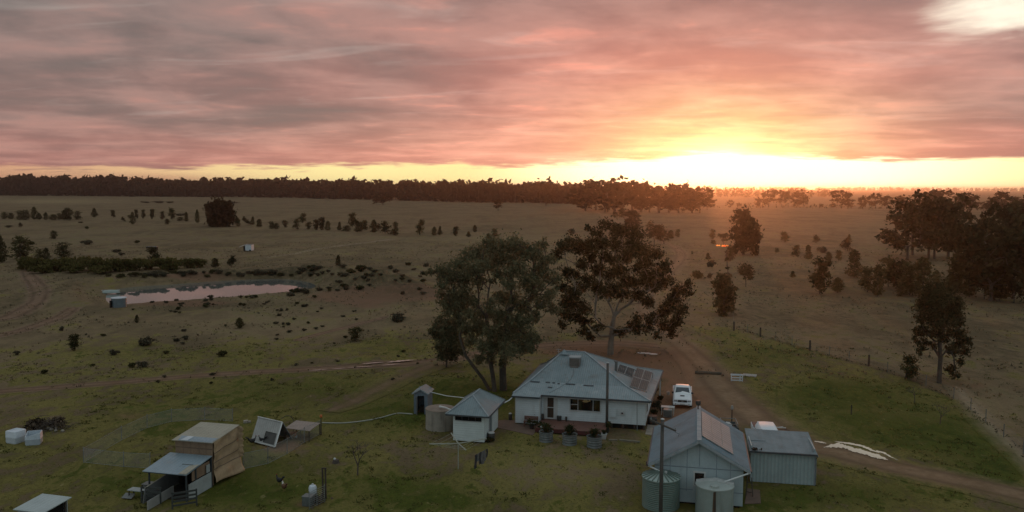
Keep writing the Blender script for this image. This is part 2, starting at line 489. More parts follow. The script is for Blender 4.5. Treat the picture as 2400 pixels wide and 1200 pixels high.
M['glass_clear'] = clear_glass('clear_window_glass')
M['glass'] = glass_mat('window_glass', (0.012, 0.010, 0.008), 0.12)
M['screen_glass'] = glass_mat('windscreen_glass', (0.035, 0.045, 0.052), 0.06)
M['solar'] = mat('solar_cell_dark', (0.055, 0.052, 0.05), (0.035, 0.033, 0.033), 0.4, 0.0, 1.5, spec=0.25, corr=(0, 0.156, 0.4), dirt=((0.16, 0.14, 0.12), 0.6, 1.4))
M['solar_shed'] = mat('solar_cell_painted_reflection', (0.26, 0.235, 0.235), (0.22, 0.195, 0.195), 0.42, 0.0, 0.8, spec=0.35, corr=(1, 0.5, 0.35))  # pale sky reflection painted into the cell colour
M['alu'] = mat('aluminium', (0.42, 0.42, 0.40), (0.33, 0.33, 0.32), 0.4, 0.4)
M['cooler'] = mat('cooler_case', (0.165, 0.15, 0.135), (0.11, 0.10, 0.09), 0.7, 0, 2)
M['cooler_top'] = mat('cooler_top', (0.34, 0.36, 0.36), (0.27, 0.28, 0.28), 0.6)
M['soil'] = mat('potting_soil', (0.035, 0.027, 0.02), (0.025, 0.02, 0.015), 0.95)
M['cloth_dark'] = mat('dark_cloth', (0.035, 0.034, 0.036), (0.02, 0.02, 0.022), 0.9)
M['cloth_grey'] = mat('grey_cloth', (0.13, 0.125, 0.12), (0.09, 0.087, 0.085), 0.9)
M['line_steel'] = mat('clothesline_steel', (0.40, 0.41, 0.34), (0.32, 0.33, 0.28), 0.5, 0.3)
M['bark'] = mat('gum_bark', (0.085, 0.066, 0.048), (0.038, 0.029, 0.021), 0.9, 0, 1.2, streak=(2.5, 0.6, (0.028, 0.022, 0.016)))
M['bark_pale'] = mat('pale_gum_bark', (0.215, 0.175, 0.135), (0.12, 0.092, 0.068), 0.85, 0, 0.9, streak=(2.5, 0.55, (0.07, 0.052, 0.038)))
M['twig'] = mat('bare_twig', (0.09, 0.068, 0.052), (0.055, 0.042, 0.033), 0.9)
M['hen_black'] = mat('black_feathers', (0.014, 0.014, 0.015), (0.009, 0.009, 0.010), 0.7)
M['hen_brown'] = mat('brown_feathers', (0.12, 0.052, 0.022), (0.07, 0.03, 0.014), 0.8)
M['hen_white'] = mat('white_feathers', (0.55, 0.53, 0.47), (0.45, 0.43, 0.38), 0.8)
M['comb'] = mat('red_comb', (0.35, 0.025, 0.02), None, 0.6)
M['beak'] = mat('horn_yellow', (0.35, 0.22, 0.06), None, 0.6)
M['orange'] = mat('orange_cap', (0.55, 0.14, 0.03), None, 0.5)
M['meter'] = mat('meter_white', (0.58, 0.60, 0.59), None, 0.5)
M['drum'] = mat('dark_drum', (0.05, 0.047, 0.04), (0.03, 0.028, 0.024), 0.6, 0.1)
M['curtain'] = mat('brown_curtain', (0.060, 0.038, 0.022), (0.034, 0.022, 0.014), 0.9, 0, 2, stretch=(4, 4, 0.6))
M['leaf_a'] = leaf_mat('grey_green_leaves', (0.026, 0.028, 0.014), (0.20, 0.188, 0.105), .45)
M['leaf_b'] = leaf_mat('dark_olive_leaves', (0.020, 0.019, 0.009), (0.135, 0.118, 0.058), .4)
M['leaf_c'] = leaf_mat('dark_brown_green_leaves', (0.022, 0.020, 0.010), (0.072, 0.062, 0.030), .3)
M['leaf_far'] = leaf_mat('far_leaves', (0.020, 0.013, 0.006), (0.054, 0.034, 0.016))
M['leaf_shrub'] = leaf_mat('shrub_leaves', (0.026, 0.026, 0.011), (0.100, 0.092, 0.040), .35)
M['leaf_hedge'] = leaf_mat('reed_leaves', (0.045, 0.043, 0.014), (0.125, 0.108, 0.038), .35)
M['leaf_salt'] = leaf_mat('saltbush_leaves', (0.045, 0.039, 0.024), (0.145, 0.126, 0.084), .35)
M['leaf_brown'] = leaf_mat('dead_brush', (0.045, 0.033, 0.022), (0.14, 0.105, 0.075), 0.05)
M['leaf_flax'] = leaf_mat('flax_leaves', (0.022, 0.026, 0.012), (0.07, 0.08, 0.036))

def net_mat(name, c, cover):
    """wire netting: fine open mesh, mostly see-through"""
    m, nt, b, out = new_mat(name)
    nt.nodes.remove(b)
    df = nt.nodes.new('ShaderNodeBsdfDiffuse')
    tc = nt.nodes.new('ShaderNodeTexCoord')
    n1 = noise(tc.outputs['Object'], 1.1, 3, 0.6)
    nt.links.new(mix(c, tuple(k * 0.6 for k in c), n1), df.inputs[0])
    tr = nt.nodes.new('ShaderNodeBsdfTransparent')
    ms = nt.nodes.new('ShaderNodeMixShader'); nt.links.new((n1 * 0.5 * cover + cover * 0.72).s, ms.inputs[0])
    nt.links.new(tr.outputs[0], ms.inputs[1]); nt.links.new(df.outputs[0], ms.inputs[2])
    nt.links.new(ms.outputs[0], out.inputs[0])
    return m
M['net'] = net_mat('wire_netting', (0.42, 0.44, 0.42), 0.20)
# ------------------------------------------------------------------ terrain
def arc(pts, n):
    """a smooth line through pts (Catmull-Rom), n spots per span"""
    P = [Vector(p) for p in pts]
    out = []
    for i in range(len(P) - 1):
        p0, p1, p2, p3 = P[max(i - 1, 0)], P[i], P[i + 1], P[min(i + 2, len(P) - 1)]
        for k in range(n):
            t = k / n
            out.append(0.5 * ((2 * p1) + (p2 - p0) * t + (2 * p0 - 5 * p1 + 4 * p2 - p3) * t * t + (3 * p1 - p0 - 3 * p2 + p3) * t ** 3))
    out.append(P[-1])
    return out

WATER_Z = -0.5
_pond_px = [(256, 684), (300, 674), (400, 667), (500, 660), (600, 655), (680, 655), (728, 664), (734, 674), (690, 684), (640, 689),
            (590, 693), (540, 698), (480, 702), (430, 706), (370, 709), (310, 714), (272, 716), (252, 702)]
_pw = [at(x, y, WATER_Z) for x, y in _pond_px]
POND = np.array([(p.x, p.y) for p in arc(_pw + [_pw[0]], 6)])[:-1]

def pond_sd(x, y):
    """signed distance to the water line, positive outside"""
    x, y = np.asarray(x, float), np.asarray(y, float)
    d = np.full(x.shape, 1e9); ins = np.zeros(x.shape, bool)
    n = len(POND)
    for i in range(n):
        ax_, ay_ = POND[i]; bx_, by_ = POND[(i + 1) % n]
        ex, ey = bx_ - ax_, by_ - ay_
        t = np.clip(((x - ax_) * ex + (y - ay_) * ey) / (ex * ex + ey * ey + 1e-12), 0, 1)
        d = np.minimum(d, np.hypot(x - ax_ - t * ex, y - ay_ - t * ey))
        c = ((ay_ > y) != (by_ > y)) & (x < (bx_ - ax_) * (y - ay_) / (by_ - ay_ + 1e-12) + ax_)
        ins ^= c
    return np.where(ins, -d, d)

def _hash(ix, iy, s):
    h = (ix.astype(np.int64) * 374761393 + iy.astype(np.int64) * 668265263 + s * 974711) & 0x7fffffff
    h = (h ^ (h >> 13)) * 1274126177 & 0x7fffffff
    return ((h ^ (h >> 16)) & 0xffff) / 65535.0

def vnoise(x, y, s=0):
    x, y = np.asarray(x, float), np.asarray(y, float)
    ix, iy = np.floor(x), np.floor(y)
    fx, fy = x - ix, y - iy
    fx, fy = fx * fx * (3 - 2 * fx), fy * fy * (3 - 2 * fy)
    a, b = _hash(ix, iy, s), _hash(ix + 1, iy, s)
    c, d = _hash(ix, iy + 1, s), _hash(ix + 1, iy + 1, s)
    return (a * (1 - fx) + b * fx) * (1 - fy) + (c * (1 - fx) + d * fx) * fy

def ss(x, a, b):
    t = np.clip((np.asarray(x, float) - a) / (b - a), 0, 1)
    return t * t * (3 - 2 * t)

MOUND = [(at(x, y), r, h) for x, y, r, h in ((800, 660, 7, 1.5), (860, 672, 7, 1.9), (920, 672, 7, 1.7), (965, 684, 6, 1.2), (830, 690, 6, 0.8),
                                             (900, 690, 6, 0.9), (760, 655, 6, 1.1), (740, 643, 6, 1.2))]
HEAP = [(at(x, y), r, h) for x, y, r, h in ((855, 845, 2.6, 0.55), (928, 745, 2.0, 0.35))]
def hgt(x, y):
    x, y = np.asarray(x, float), np.asarray(y, float)
    sc = np.broadcast(x, y).shape
    x, y = np.broadcast_to(x, sc).ravel(), np.broadcast_to(y, sc).ravel()
    r = np.hypot(x, y)
    fade = ss(r, 100, 150)
    h = (vnoise(x / 14, y / 14, 3) - 0.5) * 0.5 * fade + (vnoise(x / 4.5, y / 4.5, 5) - 0.5) * 0.22 * fade
    h = h + (vnoise(x / 1.7, y / 1.7, 9) - 0.5) * 0.05
    near = (x > -125) & (x < 15) & (y > 110) & (y < 250)
    if near.any():
        xs, ys = x[near], y[near]
        d = pond_sd(xs, ys)
        far_side = ss(ys - (160 + (xs + 60) * 0.62), -10, 12)
        crest = 0.15 + 0.95 * far_side
        out = -0.58 + np.clip(d, 0, None) * 0.30
        bank = crest * np.exp(-((d - 6.5) / 4.2) ** 2)
        lev = np.where(d > 0, np.minimum(out, 0) * ss(d, 8, 3) + bank * ss(d, 1.2, 6), np.maximum(-0.58 + d * 0.35, -2.0))
        w = ss(d, 26, 12)
        keep = h[near] * np.where(d > 0, ss(d, 2.5, 9) * (0.55 + 0.45 * ss(d, 9, 20)), 0)
        rough = (vnoise(xs / 2.3, ys / 2.3, 21) - 0.35) * (0.15 + 0.6 * far_side) * ss(d, 3.2, 8) * ss(d, 28, 14)
        hh = keep + lev * np.where(d > 0, w, 1) + rough
        for c, rr, hm in MOUND:
            q = np.exp(-(((xs - c.x) / rr) ** 2 + ((ys - c.y) / (rr * 0.8)) ** 2))
            hh = hh + q * hm * (0.55 + 0.9 * vnoise(xs / 1.8, ys / 1.8, 33)) * ss(d, 1.5, 6)
        h[near] = hh
    for c, rr, hm in HEAP:
        q = np.exp(-(((x - c.x) / rr) ** 2 + ((y - c.y) / (rr * 0.8)) ** 2))
        h = h + q * hm * (0.6 + 0.8 * vnoise(x / 0.9, y / 0.9, 35))
    return h.reshape(sc)

def gz(x, y): return float(hgt(np.array([x]), np.array([y]))[0])
def ground(px, py):
    """where the line of sight first meets the terrain"""
    zs = np.linspace(3.6, -0.62, 90)
    d = CR * (px - 1200) / F_PX - CU * (py - 600) / F_PX + CF
    t = (zs - CAM_H) / d[2]
    hh = np.maximum(hgt(d[0] * t, d[1] * t), -0.6)
    i = int(np.argmax(hh >= zs)) if (hh >= zs).any() else len(zs) - 1
    return Vector((d[0] * t[i], d[1] * t[i], hh[i]))

FENCE_PX = [(1700, 590), (1712, 680), (1720, 768), (1898, 822), (2036, 858), (2125, 886), (2235, 936), (2310, 990), (2400, 1068), (2460, 1130)]
def paint(x, y):
    """how green, how bare, how dry and how stony the ground is at x, y"""
    P = np.stack([x, y, np.zeros_like(x)], 1)
    px, py = to_px(P)
    front = y > 15
    def blobs(lst):
        t = np.zeros_like(px)
        for cx, cy_, rx, ry, a in lst:
            t = t + a * np.exp(-(((px - cx) / rx) ** 2 + ((py - cy_) / ry) ** 2))
        return t
    g = 0.46 * ss(py, 750, 920) + 0.85 * blobs([
        (450, 822, 330, 26, .40), (930, 805, 110, 28, .55), (720, 915, 210, 40, .42), (900, 975, 130, 30, .45), (640, 1090, 130, 60, .45),
        (570, 1165, 140, 40, .45), (1010, 940, 70, 45, .45), (960, 1150, 130, 45, .55), (1150, 930, 90, 50, .55), (1420, 1045, 90, 20, .3),
        (1950, 925, 160, 40, .75), (1810, 828, 150, 34, .62), (2060, 1000, 160, 50, .45), (2220, 1030, 140, 60, .55), (2340, 1085, 80, 55, .5),
        (1690, 780, 70, 20, .5), (1980, 1160, 170, 32, .5), (1330, 795, 90, 14, .35), (300, 965, 220, 45, .25), (1640, 700, 30, 30, .25),
        (1100, 1180, 120, 20, .3), (300, 1130, 160, 50, .3), (480, 1010, 120, 40, .2), (1700, 1170, 200, 30, .4)])
    g = g - blobs([(1300, 1110, 190, 45, .22), (80, 960, 200, 60, .25), (1830, 900, 60, 40, .2), (2060, 1075, 90, 25, .35), (1560, 960, 80, 60, .6),
                   (660, 1050, 70, 26, .5), (1000, 1060, 120, 30, .15), (850, 700, 300, 60, .2)])
    bare = blobs([(1570, 960, 70, 60, .85), (1600, 860, 80, 50, .75), (1500, 845, 110, 26, .8), (1330, 822, 110, 16, .65), (1680, 930, 70, 50, .7),
                  (1760, 975, 80, 30, .7), (660, 1045, 80, 22, .7), (640, 1010, 50, 14, .3), (300, 975, 80, 16, .5), (790, 950, 60, 22, .3),
                  (845, 704, 110, 12, 1.0), (990, 692, 60, 14, 1.0), (430, 712, 150, 9, .9), (820, 690, 150, 16, .5), (450, 650, 200, 6, .5), (860, 720, 60, 6, .5), (1190, 995, 60, 12, .4),
                  (1420, 800, 120, 16, .5), (620, 1175, 60, 20, .3), (730, 1180, 50, 20, .5), (1890, 1080, 60, 30, .4), (400, 1150, 60, 20, .4),
                  (2290, 905, 50, 14, .5), (60, 700, 50, 30, .3), (100, 1005, 70, 14, .4), (400, 652, 90, 5, .9), (1650, 880, 60, 20, .6)])
    dry = blobs([(1320, 1100, 210, 50, .5), (620, 760, 400, 40, .25), (1640, 860, 60, 50, .3), (2300, 960, 70, 60, .35), (160, 820, 200, 50, .25),
                 (120, 472, 140, 5, 1.0), (1250, 640, 300, 60, .2), (2080, 1020, 120, 40, .2), (840, 1080, 120, 40, .25), (740, 590, 130, 8, .4),
                 (1140, 560, 250, 10, .35), (2200, 700, 200, 60, .1)])
    # the paddock beyond the fence stays dry and grey-brown, with a dark line of growth along the wires
    fx = np.array([1720, 1898, 2036, 2125, 2235, 2310, 2400, 2460, 3200]); fy = np.array([768, 822, 858, 886, 936, 990, 1068, 1130, 1900])
    fl = np.interp(px, fx, fy)
    right = (px > 1716)
    over = np.where(right, ss(fl - py, -4, 5), 0)
    g = g * (1 - over)
    line = np.where(right, np.exp(-((fl - py) / 3.0) ** 2) * 0.7, 0)
    g = np.where(front, g, 0.5)
    line = line + blobs([(870, 668, 130, 30, .75), (500, 644, 270, 9, .8), (520, 716, 260, 12, .45), (660, 640, 120, 16, .5), (960, 690, 60, 16, .4), (2060, 730, 300, 70, .45), (1900, 660, 160, 30, .2), (2330, 850, 90, 60, .35)])
    return np.clip(g, 0, 1.3), np.clip(bare, 0, 1), np.clip(dry, 0, 1), np.clip(line, 0, 1), over

def ground_colour(nt, pos):
    """colour and height of the open ground at pos, from the painted amounts on the mesh"""
    def attr(n):
        a = nt.nodes.new('ShaderNodeAttribute'); a.attribute_name = n
        return X(a.outputs['Fac'])
    g, bare, dry, line = attr('green'), attr('bare'), attr('dry'), attr('line')
    sp = nt.nodes.new('ShaderNodeSeparateXYZ'); nt.links.new(pos, sp.inputs[0])
    px_, py_ = X(sp.outputs[0]), X(sp.outputs[1])
    st = vec(px_ * 1.0, py_ * 0.55, 0.0)
    n_big = noise(st, 0.035, 5, 0.6)
    n_mid = noise(st, 0.20, 5, 0.62, 0.8)
    n_sm = noise(st, 0.9, 6, 0.68, 0.4)
    n_fine = noise(pos, 4.5, 5, 0.7)
    past = mix((0.118, 0.086, 0.046), (0.212, 0.150, 0.085), sstep(n_big * 0.55 + n_mid * 0.45, 0.40, 0.60))
    past = mix(past, (0.082, 0.062, 0.036), sstep(n_sm, 0.50, 0.66) * 0.7)
    past = mix(past, (0.105, 0.100, 0.048), sstep(n_mid + n_big - 1.0, 0.02, 0.22) * 0.5)
    past = mix(past, (0.29, 0.215, 0.130), clampx(dry) * sstep(n_sm, 0.35, 0.62))
    lawn = mix((0.088, 0.083, 0.020), (0.178, 0.146, 0.045), sstep(n_mid * 0.5 + n_sm * 0.5, 0.42, 0.58))
    lush = mix((0.036, 0.050, 0.007), (0.086, 0.094, 0.016), sstep(n_sm * 0.7 + n_fine * 0.3, 0.38, 0.62))
    gg = g + (n_mid - 0.5) * 2.1 + (n_sm - 0.5) * 1.9
    c = mix(past, lawn, sstep(gg, 0.12, 0.50))
    c = mix(c, (0.250, 0.198, 0.078), clampx(dry) * sstep(n_mid * 0.5 + n_sm * 0.5, 0.40, 0.6) * 0.8)
    c = mix(c, lush, sstep(gg, 0.60, 0.95))
    c = mix(c, (0.052, 0.047, 0.016), sstep(n_sm * 0.55 + n_fine * 0.45, 0.53, 0.66) * 0.7)
    c = mix(c, (0.30, 0.24, 0.115), sstep(noise(st, 1.7, 5, 0.65, 0.3), 0.60, 0.74) * 0.5)
    red = mix((0.165, 0.088, 0.052), (0.225, 0.130, 0.082), n_sm)
    c = mix(c, red, sstep(bare + (n_mid - 0.5) * 0.9 + (n_sm - 0.5) * 0.5, 0.30, 0.72) * 0.9)
    c = mix(c, (0.046, 0.038, 0.020), line * sstep(n_sm, 0.30, 0.55) * 0.8)
    c = mix(c, scalec(c, 0.5), sstep(n_fine, 0.48, 0.68) * 0.7)
    h = n_sm * 0.6 + n_fine * 0.4
    return c, h

def build_ground():
    radii = [0.01, 6, 12, 18, 24]
    r = 29.0
    while r < 12500:
        radii.append(r)
        r += max(0.30, r * (0.0075 if r < 420 else 0.03))
    radii = np.array(radii)
    ang = np.concatenate([np.linspace(-180, -42, 40, endpoint=False), np.arange(-42, 42, 0.2), np.linspace(42, 180, 40, endpoint=False)])
    A = np.radians(ang)
    na, nr = len(A), len(radii)
    x = (radii[:, None] * np.sin(A)[None]).ravel(); y = (radii[:, None] * np.cos(A)[None]).ravel()
    z = hgt(x, y)
    v = np.stack([x, y, z], 1)
    i = np.arange(nr - 1)[:, None] * na; j = np.arange(na)[None]; j2 = (j + 1) % na
    f = np.stack([i + j, i + j2, i + na + j2, i + na + j], -1).reshape(-1, 4)[:, ::-1]
    me = bpy.data.meshes.new('ground')
    me.vertices.add(len(v)); me.vertices.foreach_set('co', v.astype(np.float32).ravel())
    me.loops.add(f.size); me.loops.foreach_set('vertex_index', f.astype(np.int32).ravel())
    me.polygons.add(len(f)); me.polygons.foreach_set('loop_start', np.arange(0, f.size, 4, dtype=np.int32))
    me.polygons.foreach_set('use_smooth', np.ones(len(f), bool))
    me.update(); me.validate()
    set_paint(me, x, y)
    m, nt, b, out = new_mat('ground_soil_and_grass')
    ge = nt.nodes.new('ShaderNodeNewGeometry')
    c, h = ground_colour(nt, ge.outputs['Position'])
    nt.links.new(c, b.inputs['Base Color']); b.inputs['Roughness'].default_value = 0.95
    b.inputs['Specular IOR Level'].default_value = 0.08
    bump(nt, b, h, 0.16, 0.15)
    me.materials.append(m)
    o = link_mesh('ground', me)
    o['kind'] = 'structure'
    return o

def set_paint(me, x, y):
    g, bare, dry, line, over = paint(x, y)
    for n, a in (('green', g), ('bare', bare), ('dry', dry), ('line', line)):
        at_ = me.attributes.new(n, 'FLOAT', 'POINT'); at_.data.foreach_set('value', a.astype(np.float32))
build_ground()

# ------------------------------------------------------------------ tracks and paths: thin sheets laid on the ground
def track_mat(name, dirt1, dirt2, rut, edge=0.35, wet=0.0, strength=1.0):
    m, nt, b, out = new_mat(name)
    ge = nt.nodes.new('ShaderNodeNewGeometry')
    c, h = ground_colour(nt, ge.outputs['Position'])
    a = nt.nodes.new('ShaderNodeAttribute'); a.attribute_name = 'across'
    u = X(a.outputs['Fac'])
    au = X.m('ABSOLUTE', u)
    n1 = noise(ge.outputs['Position'], 0.35, 5, 0.65)
    n2 = noise(ge.outputs['Position'], 1.6, 5, 0.65)
    d = mix(dirt1, dirt2, sstep(n1 * 0.5 + n2 * 0.5, 0.38, 0.62))
    ruts = X.m('EXPONENT', -((au - 0.42) * (1 / 0.15)) * ((au - 0.42) * (1 / 0.15)))
    d = mix(d, rut, ruts * sstep(n2, 0.25, 0.55) * 0.7)
    e = X.m('ABSOLUTE', au - 1.0) if False else (1.0 - au)
    k = sstep(e + (n1 - 0.5) * 0.9 + (n2 - 0.5) * 0.5, 0.02, edge) * strength
    nt.links.new(mix(c, d, k), b.inputs['Base Color'])
    b.inputs['Roughness'].default_value = 0.9
    b.inputs['Specular IOR Level'].default_value = 0.12
    bump(nt, b, n2 * 0.7 + n1 * 0.3 - ruts * 0.3, 0.3, 0.15)
    return m

def strip(name, px, width, m, lift=0.012, n=14, kind='structure'):
    """a strip of ground along a line of the picture, width in metres (one number or one per point)"""
    W = width if isinstance(width, (list, tuple)) else [width] * len(px)
    pts = [Vector((*at(x, y).xy, w)) for (x, y), w in zip(px, W)]
    L = arc(pts, n)
    cols = np.linspace(-1, 1, 13)
    V, U = [], []
    for i, p in enumerate(L):
        d = (L[min(i + 1, len(L) - 1)] - L[max(i - 1, 0)]); d.z = 0; d.normalize()
        s_ = Vector((d.y, -d.x, 0))
        for u in cols:
            V.append((p.x + s_.x * u * p.z / 2, p.y + s_.y * u * p.z / 2)); U.append(u)
    V = np.array(V); U = np.array(U)
    ends = np.repeat(np.minimum(np.arange(len(L)), len(L) - 1 - np.arange(len(L))) / 4.0, 13)
    U = np.sign(U) * np.maximum(np.abs(U), 1 - np.clip(ends, 0, 1))
    z = hgt(V[:, 0], V[:, 1]) + lift
    me = bpy.data.meshes.new(name)
    k = len(cols)
    f = [(i * k + j, i * k + j + 1, (i + 1) * k + j + 1, (i + 1) * k + j) for i in range(len(L) - 1) for j in range(k - 1)]
    me.from_pydata([(a, b_, c) for (a, b_), c in zip(V, z)], [], f)
    me.polygons.foreach_set('use_smooth', [True] * len(me.polygons))
    at_ = me.attributes.new('across', 'FLOAT', 'POINT'); at_.data.foreach_set('value', U.astype(np.float32))
    set_paint(me, V[:, 0], V[:, 1])
    me.materials.append(m)
    me.update()
    if me.polygons[0].normal.z < 0: me.flip_normals()
    o = link_mesh(name, me)
    o['kind'] = kind
    return o

T_main = track_mat('driveway_dirt', (0.165, 0.104, 0.058), (0.240, 0.158, 0.094), (0.10, 0.062, 0.037), 0.75)
T_side = track_mat('track_dirt', (0.150, 0.088, 0.052), (0.205, 0.130, 0.084), (0.070, 0.042, 0.026), 0.5, strength=0.95)
T_pale = track_mat('faint_track', (0.25, 0.19, 0.125), (0.31, 0.24, 0.16), (0.17, 0.125, 0.085), 1.0, strength=0.6)
strip('driveway', [(2520, 1195), (2400, 1163), (2250, 1128), (2100, 1096), (1990, 1068), (1900, 1045), (1800, 1000), (1730, 945), (1685, 900), (1655, 862),
                   (1610, 820), (1565, 785), (1530, 755), (1510, 715), (1530, 672), (1572, 632), (1594, 606), (1592, 588), (1570, 574), (1520, 556)],
      [5.2, 5.2, 5.4, 5.6, 6, 6, 7, 7.5, 7, 6, 6, 6, 5, 5, 5, 6, 6, 6, 5, 4], T_main, 0.03)
strip('far_driveway', [(1520, 556), (1470, 532), (1430, 512), (1400, 498), (1375, 487)], [6, 7, 8, 8, 8], T_main, 0.05)
strip('track', [(-60, 922), (100, 910), (250, 899), (400, 886), (560, 874), (700, 867), (850, 858), (960, 852), (1060, 840), (1170, 822), (1270, 810), (1380, 804), (1480, 806), (1580, 815)],
      [3.4, 3.2, 3.2, 3.2, 3.4, 3.6, 4.0, 4.4, 4.4, 4.6, 5, 5, 5, 5], T_side, 0.02)
T_path = track_mat('path_dirt', (0.130, 0.080, 0.048), (0.185, 0.118, 0.076), (0.075, 0.046, 0.028), 1.1, strength=0.75)
strip('path', [(1060, 846), (1000, 862), (940, 885), (880, 915), (820, 945), (770, 965)], [3.6, 4.2, 4.2, 4.0, 3.4, 2.6], T_path, 0.036)
strip('loop_track', [(-60, 800), (20, 782), (80, 765), (140, 742), (175, 722)], [4, 4, 4, 4, 3], T_side, 0.02)
strip('upper_track', [(-60, 752), (10, 745), (60, 728), (92, 704), (90, 678), (74, 652), (60, 634)], [5, 5, 5, 5, 5.5, 5.5, 4], T_side, 0.028)
strip('pasture_track', [(630, 605), (700, 592), (790, 577), (860, 568), (920, 560)], [3.5, 4, 5, 5, 5], T_pale, 0.03)
strip('faint_pasture_track', [(690, 800), (760, 780), (830, 762), (910, 744)], 2.2, T_side, 0.03)
strip('fence_path', [(2240, 905), (2275, 950), (2320, 1000), (2400, 1070), (2480, 1150)], [2.5, 3, 3.2, 3.2, 3], T_pale, 0.03)

# ------------------------------------------------------------------ water
def water_mat(name, mud, rough, wave, ior=1.40):
    m, nt, b, out = new_mat(name)
    ge = nt.nodes.new('ShaderNodeNewGeometry')
    n1 = noise(ge.outputs['Position'], 0.4, 3, 0.5)
    nt.links.new(mix(mud, tuple(k * 0.8 for k in mud), n1), b.inputs['Base Color'])
    b.inputs['Roughness'].default_value = rough
    b.inputs['IOR'].default_value = ior
    n2 = noise(ge.outputs['Position'], 1.2, 3, 0.5)
    bump(nt, b, n2, wave, 0.02)
    return m
W_pond = water_mat('pond_water', (0.140, 0.145, 0.130), 0.03, 0.05)
W_pud = water_mat('puddle_water', (0.20, 0.18, 0.145), 0.03, 0.03, 1.42)
me = bpy.data.meshes.new('pond_water')
grow = []
cxy = POND.mean(0)
for p in POND:
    d = p - cxy; L_ = np.hypot(*d); q = p + d / L_ * 1.0
    grow.append((q[0], q[1], WATER_Z))
me.from_pydata(grow, [], [tuple(range(len(grow)))])
if me.polygons[0].normal.z < 0: me.flip_normals()
me.materials.append(W_pond)
link_mesh('pond_water', me)['kind'] = 'structure'

def puddle(spine, seed, lift=0.05, name='puddle'):
    """a ragged sheet of water along a line of the picture: (px, py, half width in pixels)"""
    rr = random.Random(seed)
    top, bot = [], []
    L = arc([Vector(p) for p in spine], 7)
    for i, p in enumerate(L):
        e = min(i, len(L) - 1 - i) / max(1, len(L) - 1)
        k = min(1, e * 8)
        top.append((p.x + rr.uniform(-2, 2), p.y - p.z * k * rr.uniform(0.55, 1.1)))
        bot.append((p.x + rr.uniform(-2, 2), p.y + p.z * k * rr.uniform(0.55, 1.1)))
    out = top + bot[::-1]
    V = []
    for x, y in out:
        g = at(x, y)
        V.append((g.x, g.y, 0))
    zz = max(gz(v[0], v[1]) for v in V) + lift
    V = [(v[0], v[1], zz) for v in V]
    me = bpy.data.meshes.new(name)
    bm = bmesh.new()
    vs = [bm.verts.new(v) for v in V]
    f = bm.faces.new(vs)
    bmesh.ops.triangulate(bm, faces=[f])
    bm.to_mesh(me); bm.free()
    me.update()
    if sum(p.normal.z for p in me.polygons) < 0: me.flip_normals()
    me.materials.append(W_pud)
    o = link_mesh(name, me); o['kind'] = 'structure'
    return o
puddle([(1928, 1051, 1.5), (1946, 1047, 4), (1966, 1046, 6), (1984, 1050, 5), (2004, 1057, 6), (2026, 1062, 6), (2044, 1068, 6), (2064, 1074, 5), (2086, 1081, 1.5)], 3)
puddle([(1955, 1036, 1), (1985, 1040, 2), (2020, 1047, 2.5), (2045, 1057, 2), (2065, 1064, 1)], 5)
puddle([(1908, 1036, 1), (1922, 1038, 2), (1938, 1041, 1)], 6)
puddle([(2050, 1056, 1), (2070, 1062, 2), (2085, 1070, 1.5), (2105, 1080, 0.8)], 8)
puddle([(722, 870, 0.3), (745, 868, 0.9), (768, 866.5, 0.4)], 9)
puddle([(776, 866, 0.3), (795, 864.5, 0.8), (810, 863.5, 0.3)], 31)
puddle([(846, 857, 0.4), (875, 855, 1.1), (900, 853, 0.5)], 10)
puddle([(905, 852.5, 0.5), (930, 850, 1.9), (952, 848, 1.3), (972, 846, 0.4)], 32)
puddle([(815, 863, 0.3), (850, 861, 0.8), (880, 859, 0.3)], 12)
puddle([(892, 858, 0.3), (918, 856, 1.0), (945, 854, 0.3)], 33)
puddle([(62, 672, 0.5), (65, 678, 1.2), (66, 682, 0.5)], 14)
puddle([(92, 696, 0.5), (93, 699, 1.2), (94, 702, 0.5)], 15)
# ------------------------------------------------------------------ foliage
def cards(C, size, rng, elong=1.7, droop=0.0, bend=True):
    """leaf sprays: small bent quads with random attitude at the spots C"""
    n = len(C)
    size = np.broadcast_to(np.asarray(size, float), (n,)) * rng.uniform(0.6, 1.35, n)
    a = rng.normal(size=(n, 3)); a[:, 2] -= droop; a /= np.linalg.norm(a, axis=1)[:, None]
    b = rng.normal(size=(n, 3)); b -= (b * a).sum(1)[:, None] * a; b /= np.linalg.norm(b, axis=1)[:, None]
    nn = np.cross(a, b)
    L, Wd = (size * elong / 2)[:, None], (size / 2)[:, None]
    w0 = rng.uniform(0.25, 0.7, n)[:, None]; w1 = rng.uniform(0.7, 1.1, n)[:, None]
    v = np.stack([C - a * L - b * Wd * w0 * .5, C - a * L * 0.1 - b * Wd * w1 + nn * Wd * 0.3, C + a * L, C - a * L * 0.1 + b * Wd * w1 + nn * Wd * 0.3], 1)
    f = np.arange(4 * n).reshape(n, 4)
    return v.reshape(-1, 3), f

def np_mesh(name, v, f, m, smooth=False):
    me = bpy.data.meshes.new(name)
    me.vertices.add(len(v)); me.vertices.foreach_set('co', np.ascontiguousarray(v, np.float32).ravel())
    k = f.shape[1]
    me.loops.add(f.size); me.loops.foreach_set('vertex_index', np.ascontiguousarray(f, np.int32).ravel())
    me.polygons.add(len(f)); me.polygons.foreach_set('loop_start', np.arange(0, f.size, k, dtype=np.int32))
    if smooth: me.polygons.foreach_set('use_smooth', np.ones(len(f), bool))
    me.update(); me.validate()
    for mm in (m if isinstance(m, (list, tuple)) else [m]): me.materials.append(mm)
    return me

